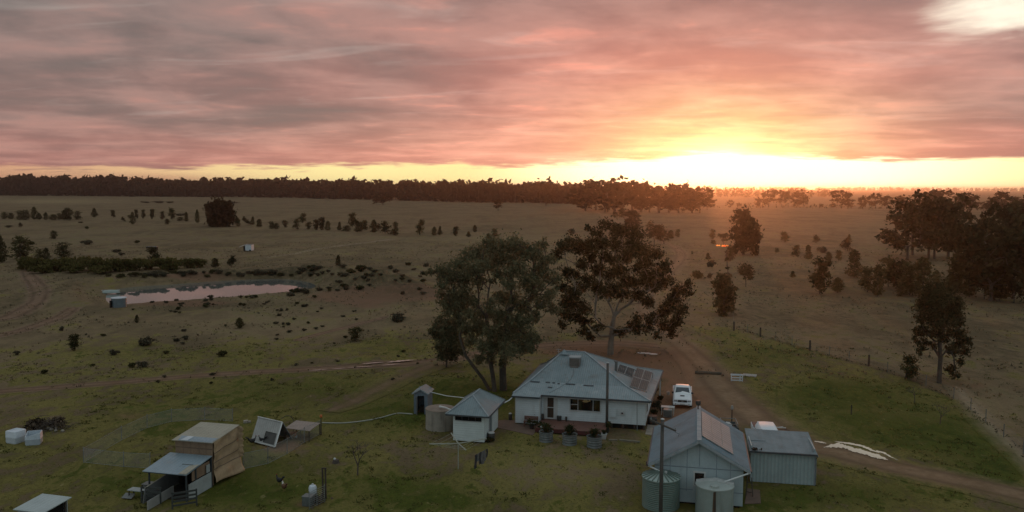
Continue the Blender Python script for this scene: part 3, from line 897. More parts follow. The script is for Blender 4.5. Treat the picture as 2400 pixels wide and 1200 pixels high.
def clump_pts(c, r, n, rng, flat=0.75, shell=0.55):
    """a soft-edged cloud of leaf sprays round c: a handful of twiggy sub-centres, each thinning out towards its rim"""
    k = max(4, n // 22)
    sc = rng.normal(size=(k, 3)); sc /= np.linalg.norm(sc, axis=1)[:, None]
    sc = sc * r * (rng.random(k)[:, None] ** 0.45) * 0.92
    pick = rng.integers(0, k, n)
    s_ = r * rng.uniform(0.16, 0.34, k)[pick][:, None]
    p = sc[pick] + rng.normal(size=(n, 3)) * s_
    far = rng.random(n) < 0.18
    p[far] = rng.normal(size=(far.sum(), 3)) * r * 0.62
    p[:, 2] *= flat
    return p + np.asarray(c)[None]

def limbs(base_pts, base_r, targets, rng, tip=0.02, sag=0.06, upbias=0.35):
    """a branching skeleton: every clump is tied to the nearest suitable spot already grown; thickness follows what it carries"""
    nodes = [Vector(p) for p in base_pts]; par = [-1] + list(range(len(base_pts) - 1))
    root_top = nodes[-1]
    order = sorted(targets, key=lambda t: (Vector(t) - root_top).length)
    leaf = []
    for t in order:
        t = Vector(t)
        best, bi = 1e9, len(base_pts) - 1
        lo = max(0, len(base_pts) // 2)
        for i in range(lo, len(nodes)):
            d = t - nodes[i]
            L = d.length
            if L < 1e-6: continue
            c = L * (1.0 + upbias * max(0, -d.z / L)) + 0.28 * (nodes[i] - root_top).length
            if par[i] >= 0:
                g = (nodes[i] - nodes[par[i]])
                if g.length > 1e-6: c *= 1.0 + 0.45 * (1 - max(-1, min(1, g.normalized().dot(d / L))))
            if c < best: best, bi = c, i
        a = nodes[bi]; d = t - a
        k = max(2, int(d.length / 0.9))
        prev = bi
        side = Vector(rng.normal(size=3)) * d.length * 0.07
        for j in range(1, k + 1):
            s = j / k
            p = a + d * s + side * sin(pi * s) + Vector((0, 0, d.length * sag * sin(pi * s)))
            nodes.append(p); par.append(prev); prev = len(nodes) - 1
        leaf.append(prev)
    cnt = [0] * len(nodes)
    for l in leaf:
        i = l
        while i >= 0: cnt[i] += 1; i = par[i]
    tot = max(1, len(leaf))
    rad = [max(tip, base_r * 0.86 * (c / tot) ** 0.52) for c in cnt]
    nb = len(base_pts)
    for i in range(nb): rad[i] = base_r * (1.25 if i == 0 else 1.0 - 0.22 * i / max(1, nb - 1))
    mb = MB()
    kids = {}
    for i, p in enumerate(par):
        if p >= 0: kids.setdefault(p, []).append(i)
    started = set()
    def chain(i0, i1):
        idx = [i0, i1]
        while True:
            ks = [k for k in kids.get(idx[-1], []) if k not in started]
            if not ks: break
            k = max(ks, key=lambda q: rad[q])
            idx.append(k); started.add(k)
        rs = [min(rad[idx[0]], rad[idx[1]] * 1.1)] + [rad[q] for q in idx[1:]]
        n = 9 if rs[1] > 0.12 else (6 if rs[1] > 0.05 else 4)
        mb.tube([nodes[q] for q in idx], rs, n, caps=False)
    started.add(0)
    work = [0]
    for i in range(len(nodes)):
        for k in kids.get(i, []):
            if k not in started:
                started.add(k); chain(i, k)
    return mb

def crown_mesh(name, clumps, per_m2, size, m, rng, elong=1.8, flat=0.75, droop=0.2, cap=110000):
    V = []
    for (x, y, z, r) in clumps:
        n = int(max(12, per_m2 * r * r * 12.6 * 0.5))
        V.append(clump_pts((x, y, z), r, n, rng, flat))
    C = np.concatenate(V)
    if len(C) > cap: C = C[rng.choice(len(C), cap, replace=False)]
    v, f = cards(C, size, rng, elong, droop)
    return np_mesh(name, v, f, m)

def hero_tree(name, label, base_px, clumps_px, depth_r, trunks, leaf, bark, per=26, size=0.26, seed=1, rfac=1.0, extra=0.75, group='big gum trees behind the farmhouse'):
    """a tree whose clumps of leaves hang where the photograph shows them, spread in depth through a round crown"""
    rng = np.random.default_rng(seed)
    b = ground(*base_px)
    t = thing(name, label, 'tree', b, 0, group)
    cx = np.mean([c[0] for c in clumps_px]); half = max(abs(c[0] - cx) for c in clumps_px)
    cl = []
    for i, (px, py, r) in enumerate(clumps_px):
        e = sqrt(max(0.06, 1 - ((px - cx) / (half * 1.05)) ** 2))
        dz = depth_r * e * rng.uniform(-0.95, 0.95)
        p = at_dist(px, py, b.y + dz)
        R = r * (b.y + dz) / F_PX * rfac * 1.22
        cl.append((p.x - b.x, p.y - b.y, p.z - b.z, R))
        if rng.random() < extra:     # a second clump deeper or nearer in the crown
            dz2 = -dz * rng.uniform(0.4, 1.0)
            p = at_dist(px + rng.uniform(-12, 12), py + rng.uniform(-8, 12), b.y + dz2)
            cl.append((p.x - b.x, p.y - b.y, p.z - b.z, R * rng.uniform(0.55, 0.85)))
    mb = MB()
    for pts, r, sel in trunks:
        P = [at_dist(x, y, b.y + d) - b for x, y, d in pts]
        P[0].z = -0.2
        tg = [c[:3] for i, c in enumerate(cl) if sel(c[0] * F_PX / b.y + base_px[0])]
        q = limbs(P, r, tg, rng)
        mb.add(q.v, q.f)
    mb.build('trunk', bark, t, smooth='all')
    link_mesh('crown', crown_mesh('crown', cl, per, size, leaf, rng, 2.1, 0.85, 0.5), t)
    return t

A_CL = [(1145, 566, 15), (1165, 580, 22), (1195, 574, 24), (1225, 585, 20), (1264, 578, 15), (1245, 600, 20), (1280, 608, 18), (1120, 592, 22), (1095, 605, 18), (1076, 620, 20),
        (1048, 635, 18), (1030, 640, 13), (1140, 612, 24), (1170, 612, 24), (1205, 605, 24), (1215, 632, 22), (1180, 640, 18), (1110, 630, 22), (1060, 652, 20), (1085, 652, 20),
        (1040, 668, 15), (1120, 660, 18), (1040, 695, 17), (1062, 690, 20), (1088, 685, 18), (1055, 718, 19), (1080, 715, 19), (1105, 705, 17), (1250, 640, 20), (1280, 640, 17),
        (1298, 655, 12), (1235, 662, 20), (1262, 672, 18), (1288, 690, 16), (1245, 695, 17), (1270, 712, 17), (1292, 722, 13), (1195, 668, 15), (1200, 700, 20), (1225, 722, 20),
        (1175, 700, 17), (1150, 715, 17), (1130, 735, 19), (1100, 738, 18), (1075, 745, 15), (1170, 742, 20), (1200, 748, 22), (1228, 752, 20), (1250, 745, 14), (1120, 768, 20),
        (1145, 775, 20), (1180, 782, 24), (1212, 782, 24), (1240, 790, 19), (1262, 795, 13), (1105, 795, 16), (1130, 810, 17), (1160, 815, 20), (1190, 822, 22), (1218, 818, 19),
        (1242, 818, 13), (1125, 838, 13), (1150, 842, 13), (1178, 848, 13), (1090, 765, 14), (1013, 634, 10), (1150, 655, 10)]
hero_tree('gum_tree', 'tall many-stemmed grey-green gum tree left of the farmhouse roof', (1165, 915), A_CL, 5.2,
          [([(1180, 915, 0), (1178, 870, 0), (1180, 830, .2), (1186, 780, .4), (1190, 730, .5)], 0.38, lambda x: x > 1165),
           ([(1160, 918, -.6), (1155, 880, -.6), (1148, 840, -.5), (1146, 790, -.6), (1140, 740, -.8)], 0.24, lambda x: 1100 < x <= 1165),
           ([(1150, 915, -.2), (1132, 888, -.3), (1112, 862, -.5), (1092, 835, -.4), (1078, 790, 0)], 0.19, lambda x: x <= 1100)],
          M['leaf_a'], M['bark'], 54, 0.17, 3, 0.98)
B_CL = [(1421, 528, 15), (1448, 540, 17), (1400, 545, 12), (1382, 536, 9), (1472, 540, 16), (1490, 552, 13), (1344, 568, 17), (1320, 580, 14), (1306, 594, 12), (1363, 584, 18),
        (1390, 575, 18), (1413, 570, 18), (1386, 604, 14), (1440, 572, 16), (1478, 574, 17), (1470, 598, 16), (1505, 582, 17), (1530, 596, 17), (1555, 624, 15), (1516, 618, 16),
        (1540, 640, 16), (1325, 636, 12), (1346, 645, 15), (1317, 672, 14), (1344, 684, 16), (1330, 708, 17), (1352, 715, 16), (1322, 735, 14), (1344, 745, 15), (1318, 760, 11),
        (1371, 728, 14), (1372, 752, 14), (1366, 780, 12), (1384, 790, 10), (1402, 634, 15), (1432, 645, 16), (1459, 634, 16), (1380, 660, 15), (1402, 680, 17), (1425, 690, 14),
        (1440, 676, 17), (1474, 664, 17), (1460, 692, 15), (1509, 655, 17), (1497, 690, 16), (1532, 672, 17), (1520, 705, 14), (1563, 660, 16), (1590, 682, 15), (1612, 668, 12),
        (1614, 688, 10), (1578, 704, 16), (1596, 726, 14), (1586, 752, 14), (1576, 772, 12), (1558, 730, 15), (1532, 742, 14), (1555, 762, 14), (1494, 748, 13), (1476, 766, 12),
        (1455, 780, 11), (1517, 772, 11), (1402, 766, 11), (1536, 784, 9), (1492, 774, 9), (1365, 620, 12), (1418, 604, 13), (1445, 610, 12), (1494, 630, 12), (1358, 668, 10)]
hero_tree('gum_tree', 'wide spreading dark gum tree with pale radiating limbs behind the farmhouse', (1430, 832), B_CL, 6.5,
          [([(1431, 834, 0), (1431, 810, 0), (1433, 788, 0), (1436, 760, 0)], 0.42, lambda x: True)],
          M['leaf_b'], M['bark_pale'], 58, 0.175, 5, 1.03, 0.8)
hero_tree('small_gum_tree', 'small bushy tree beside the track, left of the many-stemmed gum', (1046, 862),
          [(1030, 750, 12), (1052, 752, 14), (1070, 765, 13), (1022, 768, 13), (1045, 772, 18), (1066, 786, 17), (1030, 790, 16), (1050, 800, 18), (1074, 806, 15), (1036, 812, 16),
           (1060, 822, 16), (1084, 826, 10), (1040, 834, 12), (1064, 838, 10), (1010, 776, 8)], 2.4,
          [([(1046, 862, 0), (1047, 845, 0), (1048, 825, 0)], 0.13, lambda x: True)], M['leaf_a'], M['bark'], 80, 0.15, 8)
hero_tree('upright_gum_tree', 'tall upright gum tree on the corner of the right-hand fence', (2200, 898),
          [(2200, 668, 18), (2180, 682, 22), (2222, 682, 22), (2200, 700, 28), (2170, 706, 20), (2236, 706, 20), (2165, 728, 20), (2195, 728, 28), (2232, 732, 22), (2160, 748, 15),
           (2190, 752, 22), (2220, 756, 22), (2246, 750, 12), (2150, 772, 12), (2168, 776, 14), (2196, 780, 16), (2235, 782, 18), (2254, 784, 14), (2146, 796, 10), (2164, 802, 12),
           (2250, 806, 18), (2268, 800, 12), (2236, 820, 16), (2262, 826, 13), (2158, 822, 12), (2248, 848, 11), (2226, 866, 13), (2235, 880, 9), (2152, 785, 9), (2188, 812, 9),
           (2212, 800, 10)], 2.6,
          [([(2201, 898, 0), (2202, 870, 0), (2204, 840, 0), (2202, 800, 0)], 0.26, lambda x: True)], M['leaf_b'], M['bark'], 80, 0.16, 12, 0.84, 0.5, group='gum trees on the right')
hero_tree('leaning_gum_tree', 'slim bushy gum tree behind the fence corner post', (1697, 740),
          [(1692, 650, 11), (1702, 660, 13), (1684, 668, 12), (1698, 678, 15), (1712, 682, 11), (1682, 690, 12), (1700, 698, 15), (1714, 702, 9), (1684, 710, 10), (1698, 716, 12),
           (1710, 720, 9), (1690, 726, 8)], 2.4,
          [([(1697, 740, 0), (1697, 725, 0), (1697, 705, 0)], 0.16, lambda x: True)], M['leaf_b'], M['bark'], 26, 0.30, 14, group='gum trees on the right')
hero_tree('gum_tree', 'tall double-headed gum tree beside the small fire', (1745, 598),
          [(1730, 500, 9), (1752, 498, 9), (1744, 508, 12), (1760, 512, 10), (1726, 516, 10), (1740, 526, 13), (1758, 530, 12), (1728, 538, 11), (1746, 546, 14), (1766, 548, 11),
           (1722, 554, 8), (1740, 562, 14), (1760, 566, 13), (1776, 560, 8), (1770, 580, 9), (1750, 580, 11), (1728, 574, 9), (1720, 586, 7)], 5.5,
          [([(1742, 598, 0), (1742, 585, 0), (1743, 560, 0)], 0.38, lambda x: True)], M['leaf_c'], M['bark'], 7, 0.62, 15, group='gum trees on the right')
hero_tree('dome_tree', 'big dark dome-shaped tree alone in the left pasture', (516, 531),
          [(500, 482, 11), (514, 478, 12), (528, 484, 12), (490, 490, 8), (540, 494, 9), (506, 494, 15), (524, 498, 15), (496, 504, 11), (538, 508, 10), (510, 512, 15), (528, 516, 13),
           (498, 520, 10), (516, 524, 10), (486, 484, 5)], 6.5,
          [([(514, 531, 0), (514, 520, 0), (514, 510, 0)], 0.5, lambda x: True)], M['leaf_far'], M['bark'], 5, 0.95, 16, group='trees scattered over the left pasture')

# ------------------------------------------------------------------ one of each kind of pasture tree, one metre tall; copies are scaled
def proto_gum(seed, spread=0.34, bottom=0.30, n=20, leaf='leaf_c', trunks=1, size=0.050, per=420):
    rng = np.random.default_rng(seed)
    cl = []
    for i in range(n):
        h = rng.uniform(bottom, 0.95)
        w = spread * sqrt(max(0.05, 1 - ((h - (bottom + 0.93) / 2) / ((1.0 - bottom) * 0.58)) ** 2))
        a = rng.uniform(0, 2 * pi); q = w * sqrt(rng.random())
        cl.append((q * cos(a), q * sin(a), h * 0.95, rng.uniform(0.10, 0.165)))
    mb = MB()
    for k in range(trunks):
        ox = rng.uniform(-0.05, 0.05) if trunks > 1 else 0; oy = rng.uniform(-0.03, 0.03) if trunks > 1 else 0
        P = [Vector((ox, oy, -0.02)), Vector((ox * 1.4 + .006, oy, bottom * 0.55)), Vector((ox * 1.8, oy * 1.3, bottom * 1.05))]
        tg = [c[:3] for i, c in enumerate(cl) if i % trunks == k]
        rng_sc = [tuple(10 * q for q in t) for t in tg]
        q = limbs([p * 10 for p in P], 0.22 if trunks == 1 else 0.15, rng_sc, rng, 0.03)
        mb.add([tuple(c * 0.1 for c in v) for v in q.v], q.f)
    tm = mb.mesh('trunk', M['bark'], smooth='all')
    cm = crown_mesh('crown', cl, per, size, M[leaf], rng, 1.6, 0.75, 0.2)
    return tm, cm

def proto_cone(seed, w=0.20, leaf='leaf_shrub', lo=0.06, size=0.047, n=860, pw=0.8):
    """upright cypress-pine shape: leaf sprays in ragged tiers round a short stem; one mesh"""
    rng = np.random.default_rng(seed)
    h = lo + (1 - lo) * rng.random(n) ** 1.15
    k = (h - lo) / (1 - lo)
    a = rng.uniform(0, 2 * pi, n)
    lump = 1 + 0.34 * np.sin(a * 2 + seed + h * 7) + 0.26 * np.sin(a * 4 - h * 15 + seed * 2)
    r = w * (np.minimum(1, (k + 0.10) * 4.0)) * (1 - k) ** pw * lump * np.sqrt(0.12 + 0.88 * rng.random(n)) * rng.uniform(0.8, 1.18, n)
    r = r + 0.012
    C = np.stack([r * np.cos(a), r * np.sin(a), h], 1)
    v, f = cards(C, size, rng, 1.7, -0.3)
    mb = MB().tube([(0, 0, -0.02), (0, 0, 0.3), (0, 0, 0.7)], [0.016, 0.012, 0.005], 5)
    me = np_mesh('pine', v, f, [M[leaf], M['bark']])
    tm = mb.mesh('stem', M['bark'])
    bm = bmesh.new(); bm.from_mesh(me); k0 = len(bm.faces); bm.from_mesh(tm); bm.faces.ensure_lookup_table()
    for i in range(k0, len(bm.faces)): bm.faces[i].material_index = 1
    bm.to_mesh(me); bm.free()
    return me

def proto_bush(seed, leaf='leaf_salt', n=840, size=0.10, flat=0.62):
    """a low round bush of leaf sprays, one metre across"""
    rng = np.random.default_rng(seed)
    cl = [(rng.uniform(-.28, .28), rng.uniform(-.28, .28), rng.uniform(.12, .36), rng.uniform(.16, .26)) for _ in range(8)]
    C = np.concatenate([clump_pts(c[:3], c[3], n // 8, rng, flat) for c in cl])
    C[:, 2] = np.maximum(C[:, 2], 0.02)
    v, f = cards(C, size, rng, 1.5, -0.2)
    V, F = list(map(tuple, v)), list(map(tuple, f))
    mb = MB().add(V, F)
    for c in cl: mb.tube([(0, 0, -.02), (c[0] * .6, c[1] * .6, c[2] * .7), c[:3]], [.02, .015, .008], 4)
    return mb.mesh('bush', M[leaf])

def proto_wattle(seed, w=.3, leaf='leaf_shrub', lo=.12, n=940, size=.052):
    """a young many-lobed tree on a thin, slightly bent stem, one metre tall; one mesh"""
    rng = np.random.default_rng(seed)
    top = np.array([rng.uniform(-.06, .06), rng.uniform(-.06, .06)])
    P = []
    m = 9
    br = []
    for i in range(m):
        h = lo + (0.92 - lo) * (i + rng.random()) / m
        env = w * np.sqrt(max(.12, 1 - ((h - .48) / .56) ** 2))
        a = rng.uniform(0, 2 * pi); q = env * rng.uniform(.1, .75)
        br.append((q * cos(a) + top[0] * h, q * sin(a) + top[1] * h, h))
        P.append(clump_pts((q * cos(a) + top[0] * h, q * sin(a) + top[1] * h, h), env * rng.uniform(.6, .85) + .05, n // m, rng, .95))
    C = np.concatenate(P); C[:, 2] = np.clip(C[:, 2], .02, 1.04)
    v, f = cards(C, size, rng, 1.8, .2)
    me = np_mesh('young_tree', v, f, [M[leaf], M['bark']])
    mb = MB().tube([(0, 0, -.02), (top[0] * .3 + .012, 0, .22), (top[0] * .6, top[1] * .6, .55), (top[0] * .8, top[1] * .8, .8)], [.017, .014, .009, .004], 5)
    for (bx_, by_, bz_) in br:
        z0 = min(.75, bz_ * .6); mb.tube([(top[0] * z0 + .008, top[1] * z0, z0), (bx_, by_, bz_)], [.008, .004], 4)
    tm = mb.mesh('stem', M['bark'])
    bm = bmesh.new(); bm.from_mesh(me); k0 = len(bm.faces); bm.from_mesh(tm); bm.faces.ensure_lookup_table()
    for i in range(k0, len(bm.faces)): bm.faces[i].material_index = 1
    bm.to_mesh(me); bm.free()
    return me

WAT = [proto_wattle(71, .30), proto_wattle(72, .24, lo=.2), proto_wattle(73, .34, lo=.08), proto_wattle(74, .20, lo=.16), proto_wattle(75, .27, 'leaf_c', .25), proto_wattle(76, .22, 'leaf_c', .10)]
GUMS = [proto_gum(21, .34, .28, 22), proto_gum(22, .30, .34, 20, 'leaf_c', 2), proto_gum(23, .42, .36, 24), proto_gum(24, .24, .2, 18), proto_gum(25, .36, .42, 20, 'leaf_c', 2)]
FARGUMS = [proto_gum(31, .36, .22, 22, 'leaf_far', 1, .075, 230), proto_gum(32, .42, .30, 22, 'leaf_far', 2, .075, 230), proto_gum(33, .32, .18, 22, 'leaf_far', 1, .075, 230)]
CONES = [proto_cone(41, .20, pw=.55), proto_cone(42, .25, pw=.55), proto_cone(43, .18, pw=.42), proto_cone(44, .26, pw=.7), proto_cone(45, .21, pw=.38)]
POM = [proto_cone(51, .30, 'leaf_shrub', .10, .062, 880, .38), proto_cone(52, .36, 'leaf_shrub', .08, .062, 880, .34)]
BUSH = [proto_bush(61), proto_bush(62, 'leaf_shrub'), proto_bush(63, 'leaf_salt', 840, .11), proto_bush(64, 'leaf_hedge', 880, .10)]

def ordinal(i):
    return ['first', 'second', 'third', 'fourth', 'fifth', 'sixth', 'seventh', 'eighth', 'ninth', 'tenth', 'eleventh', 'twelfth', 'thirteenth', 'fourteenth',
            'fifteenth', 'sixteenth', 'seventeenth', 'eighteenth', 'nineteenth', 'twentieth', 'twenty-first', 'twenty-second', 'twenty-third', 'twenty-fourth',
            'twenty-fifth', 'twenty-sixth', 'twenty-seventh', 'twenty-eighth', 'twenty-ninth', 'thirtieth', 'thirty-first', 'thirty-second', 'thirty-third', 'thirty-fourth'][i]

def size_px(p, hpx, wpx):
    d = hypot(p.x, p.y)
    Z = (Vector((p.x, p.y, p.z - CAM_H))).dot(Vector(CF))
    return hpx * Z / F_PX, wpx * Z / F_PX

def place_gum(px, py, top, w, label, group, pool=None, name='gum_tree', cat='tree', k=[0], fat=1.0):
    p = ground(px, py)
    h, wd = size_px(p, py - top, w)
    tm, cm = (pool or GUMS)[k[0] % len(pool or GUMS)]; k[0] += 1
    t = thing(name, label, cat, p, random.uniform(0, 6.28), group)
    xs = np.empty(len(cm.vertices) * 3, np.float32); cm.vertices.foreach_get('co', xs)
    ext = np.percentile(np.abs(xs.reshape(-1, 3)[:, :2]), 98) * 2
    t.scale = (wd / ext * fat, wd / ext * fat, h)
    link_mesh('trunk', tm, t); link_mesh('crown', cm, t)
    return t

def place_one(me, px, py, top, w, ext, label, cat, name, group, hk=1.0):
    p = ground(px, py)
    h, wd = size_px(p, py - top, w)
    o = link_mesh(name, me, None, p)
    o.rotation_euler = (0, 0, random.uniform(0, 6.28))
    o.scale = (wd / ext, wd / ext, h * hk)
    return tag(o, label, cat, group)

# rows of young trees: (x, top, base, width) in pixels of the photograph
def row(lst, where, group, kind='pine'):
    lst = sorted(lst)
    nm = {'pine': 'young_pine', 'bush': 'bush'}
    for i, (x, top, base, w) in enumerate(lst):
        h = base - top
        if kind == 'pine':
            sl = w / h
            rr = random.Random(int(x * 7 + base))
            if sl > 0.95:
                shape, me, ext = 'rounded bushy', rr.choice([POM[0], POM[1], WAT[0], WAT[2], WAT[2]]), 0.74
            elif sl > 0.62: shape, me, ext = 'broad', rr.choice([CONES[1], POM[0], WAT[0], WAT[2], WAT[4]]), 0.60
            else: shape, me, ext = 'slim upright', rr.choice([CONES[0], CONES[4], WAT[1], WAT[3], WAT[5], WAT[3]]), 0.46
            o = place_one(me, x, base, top, w, ext, f'{shape} young tree, {ordinal(i)} from left {where}', 'tree', 'young_tree', group)
            o.rotation_euler = (rr.uniform(-.07, .07), rr.uniform(-.07, .07), rr.uniform(0, 6.28))
        else:
            place_one(BUSH[i % 3], x, base, top, w, 1.05, f'dark low bush, {ordinal(i)} from the left {where}', 'bush', 'bush', group, 1.9)

z1 = lambda L: [(x / 4, 400 + t / 4, 400 + b / 4, w / 4) for x, t, b, w in L]
z3 = lambda L: [(600 + x / 4, 400 + t / 4, 400 + b / 4, w / 4) for x, t, b, w in L]
z4 = lambda L: [(1200 + x / 4, 400 + t / 4, 400 + b / 4, w / 4) for x, t, b, w in L]
z5 = lambda L: [(1700 + x / 3.4286, 400 + t / 3.4286, 400 + b / 3.4286, w / 3.4286) for x, t, b, w in L]
row(z1([(40, 390, 452, 75), (105, 395, 455, 60), (190, 375, 460, 70), (240, 370, 462, 70), (325, 340, 460, 70), (368, 400, 462, 50), (430, 390, 462, 60), (500, 410, 465, 85), (560, 400, 460, 60),
        (605, 372, 465, 75), (645, 345, 465, 75), (725, 380, 460, 60), (885, 352, 440, 55), (1065, 368, 440, 44)]), 'along the far left pasture', 'young trees in the far left row')
row(z1([(1155, 432, 480, 34), (1215, 415, 445, 50), (1245, 388, 505, 55), (1282, 362, 452, 36), (1345, 362, 452, 36), (1428, 358, 456, 42), (1525, 380, 462, 42), (1567, 450, 506, 54),
        (1613, 352, 462, 54), (1690, 435, 470, 70), (1748, 388, 478, 48), (1850, 366, 492, 54)]), 'left of the dome-shaped tree', 'young trees beside the dome-shaped tree')
row(z1([(2205, 430, 500, 60), (2235, 440, 525, 60), (2292, 428, 492, 44), (2330, 460, 510, 40), (2366, 430, 508, 56)])
    + z3([(30, 455, 532, 58), (145, 478, 545, 70), (195, 492, 548, 75), (275, 462, 532, 50), (388, 452, 548, 62), (445, 398, 492, 54), (497, 478, 550, 54), (565, 458, 556, 56), (620, 438, 556, 60),
          (672, 470, 562, 74)]), 'right of the dome tree', 'young trees in the middle pasture row')
row(z3([(780, 480, 560, 48), (860, 515, 570, 95), (907, 392, 530, 78), (948, 470, 578, 60), (985, 475, 575, 60), (1022, 462, 562, 54), (1105, 462, 562, 72), (1152, 498, 562, 52), (1105, 545, 580, 70),
        (1210, 475, 592, 68), (1310, 478, 548, 54), (1308, 545, 608, 115), (1538, 455, 608, 58)]), 'in the central pasture row', 'young trees in the right part of the pasture row')
row(z3([(1668, 525, 608, 70), (1720, 520, 605, 60), (1872, 522, 612, 50), (1992, 572, 625, 42), (2052, 510, 578, 56), (2232, 545, 630, 60), (2180, 590, 652, 55)]),
    'above the many-stemmed gum', 'young trees above the many-stemmed gum')
row(z1([(195, 488, 532, 36), (500, 562, 642, 62)]), 'alone on the left pasture', 'lone young trees on the left pasture')
row(z1([(20, 600, 865, 130), (190, 612, 832, 175), (370, 738, 832, 95), (440, 722, 832, 90), (595, 678, 812, 150), (1440, 715, 885, 85), (2020, 822, 908, 100), (2170, 798, 900, 85)])
    + z3([(768, 792, 892, 62)]), 'along the scrub behind the pond', 'young trees around the pond scrub')
row(z4([(1558, 550, 622, 50), (1690, 755, 785, 26), (1838, 770, 835, 60), (1875, 550, 645, 52), (1485, 560, 642, 80)]), 'around the bend of the far driveway', 'young trees around the driveway bend')
row(z5([(470, 488, 576, 52), (735, 518, 582, 52), (990, 512, 582, 58), (965, 548, 652, 75), (580, 600, 690, 66), (668, 598, 716, 64), (830, 655, 730, 54), (910, 638, 726, 54), (755, 695, 990, 150),
        (1035, 638, 860, 130), (900, 860, 982, 120), (1140, 768, 978, 120), (1220, 755, 1012, 105), (1310, 700, 935, 130), (540, 808, 862, 56), (410, 622, 658, 44)]),
    'in the right paddock', 'young trees in the right paddock')
row(z5([(1400, 720, 960, 140), (1480, 730, 1000, 150), (1590, 700, 1015, 190), (1700, 800, 900, 90), (1400, 900, 1010, 90), (1850, 700, 1000, 170), (1960, 760, 1015, 150), (2080, 790, 1035, 170), (2200, 800, 1045, 160), (2320, 830, 1065, 170), (1900, 600, 880, 150), (2040, 620, 900, 150), (2250, 640, 920, 160)]), 'in the scrub below the dark gum clump', 'scrub below the dark gums')
row(z1([(2330, 0, 0, 1)])[:0] + [(2133, 832, 890, 34)], 'at the fence beside the corner gum', 'sapling at the fence')
row([(175, 783, 822, 24), (561, 745, 770, 20), (832, 765, 800, 30), (320, 738, 757, 14)], 'on the dry grass between pond and track', 'saplings between pond and track')
# shrubs along the crest of the far bank
rb = random.Random(15)
for i in range(34):
    x = rb.uniform(250, 745); y = 650 - 8 * sin((x - 250) / 500 * 3.1) + rb.uniform(-3, 3)
    hp = rb.uniform(5, 10)
    place_one(BUSH[rb.randrange(3)], x, y, y - hp, hp * rb.uniform(1.6, 2.8), 1.05, 'dark shrub on the crest of the far bank of the pond', 'bush', 'bank_shrub', 'shrubs on the far bank of the pond', 1.8)
# low bushes
row([(347, 793, 810, 44), (522, 822, 836, 26), (928, 735, 752, 50), (310, 850, 862, 20), (335, 846, 862, 26), (146, 764, 776, 16), (105, 866, 876, 18), (270, 820, 832, 24), (415, 792, 801, 16),
     (435, 786, 796, 16), (390, 822, 830, 18), (40, 822, 832, 14)], 'on the dry grass below the pond', 'low bushes on the dry grass', 'bush')
row([(72, 565, 574, 22), (202, 563, 574, 26), (322, 563, 570, 14), (274, 584, 592, 20), (286, 592, 599, 14), (203, 530, 537, 10), (20, 528, 533, 16), (190, 519, 523, 12), (546, 472, 478, 40),
     (340, 472, 476, 22), (372, 471, 476, 30), (398, 472, 476, 20), (424, 500, 506, 26)], 'on the open pasture left of the white trailer', 'low bushes on the left pasture', 'bush')
row(z3([(985, 885, 945, 130), (1115, 928, 958, 70), (810, 890, 915, 80), (1260, 900, 925, 44), (1380, 980, 1005, 44), (1540, 980, 1000, 40), (1540, 1095, 1120, 60)]),
    'on the slope right of the pond', 'low bushes right of the pond', 'bush')
row(z4([(555, 545, 592, 78), (1740, 935, 1015, 140), (1858, 958, 1008, 68), (1872, 845, 905, 100), (2040, 735, 850, 70), (1890, 650, 690, 60)]) + z5([(770, 612, 662, 84), (1290, 700, 740, 90)]),
    'in the paddock beside the driveway', 'low bushes beside the driveway', 'bush')
# scrub behind the pond, a long hedge of single bushes
hx = [(62, 598, 632, 44), (88, 600, 634, 50), (118, 602, 636, 56), (150, 600, 636, 54), (182, 598, 634, 52), (212, 600, 636, 50), (242, 601, 636, 52), (272, 600, 636, 50), (300, 602, 634, 48), (328, 602, 634, 46),
      (356, 604, 632, 42), (384, 600, 630, 44), (412, 600, 630, 44), (440, 602, 628, 42), (468, 602, 626, 40), (100, 616, 640, 50), (165, 618, 640, 50), (230, 620, 642, 50), (395, 615, 634, 44)]
for i, (x, t, b, w) in enumerate(sorted(hx)):
    place_one(BUSH[3], x, b, t, w * 1.15, 1.05, f'olive scrub bush, {ordinal(i)} from the left in the hedge behind the pond', 'bush', 'scrub_bush', 'hedge of scrub behind the pond', 1.75)
# saltbush tufts on the rough bank
rs = random.Random(5)
n_t = 0
for _ in range(3000):
    if n_t >= 105: break
    u = rs.random()
    if u < 0.40: x, y = rs.uniform(560, 1000), rs.uniform(622, 700)
    elif u < 0.68: x, y = rs.uniform(230, 760), rs.uniform(636, 652)
    elif u < 0.86: x, y = rs.uniform(290, 730), 716 - (x0 := rs.uniform(0, 1)) * 40 + rs.uniform(-4, 10); x = 300 + x0 * 420
    else: x, y = rs.uniform(300, 900), rs.uniform(700, 735)
    if y < 640 and x < 700: continue
    g = at(x, y)
    if pond_sd(np.array([g.x]), np.array([g.y]))[0] < (1.2 if y < 665 else 2.8): continue
    hpx = rs.uniform(4, 9) * (1.25 if y < 700 else 0.9)
    place_one(BUSH[rs.randrange(3)], x, y, y - hpx, hpx * rs.uniform(1.5, 2.6), 1.05, 'small dark saltbush tuft on the rough bank around the pond', 'bush', 'saltbush', 'saltbush tufts around the pond', 1.8)
    n_t += 1
for i in range(46):
    x, y = (rs.uniform(640, 760), rs.uniform(720, 790)) if i < 16 else (rs.uniform(200, 980), rs.uniform(715, 900))
    hpx = rs.uniform(3.5, 7)
    place_one(BUSH[rs.randrange(3)], x, y, y - hpx, hpx * rs.uniform(1.5, 2.6), 1.05, 'small dark tussock on the grass between the pond and the yard', 'bush', 'tussock', 'tussocks on the near pasture', 1.8)
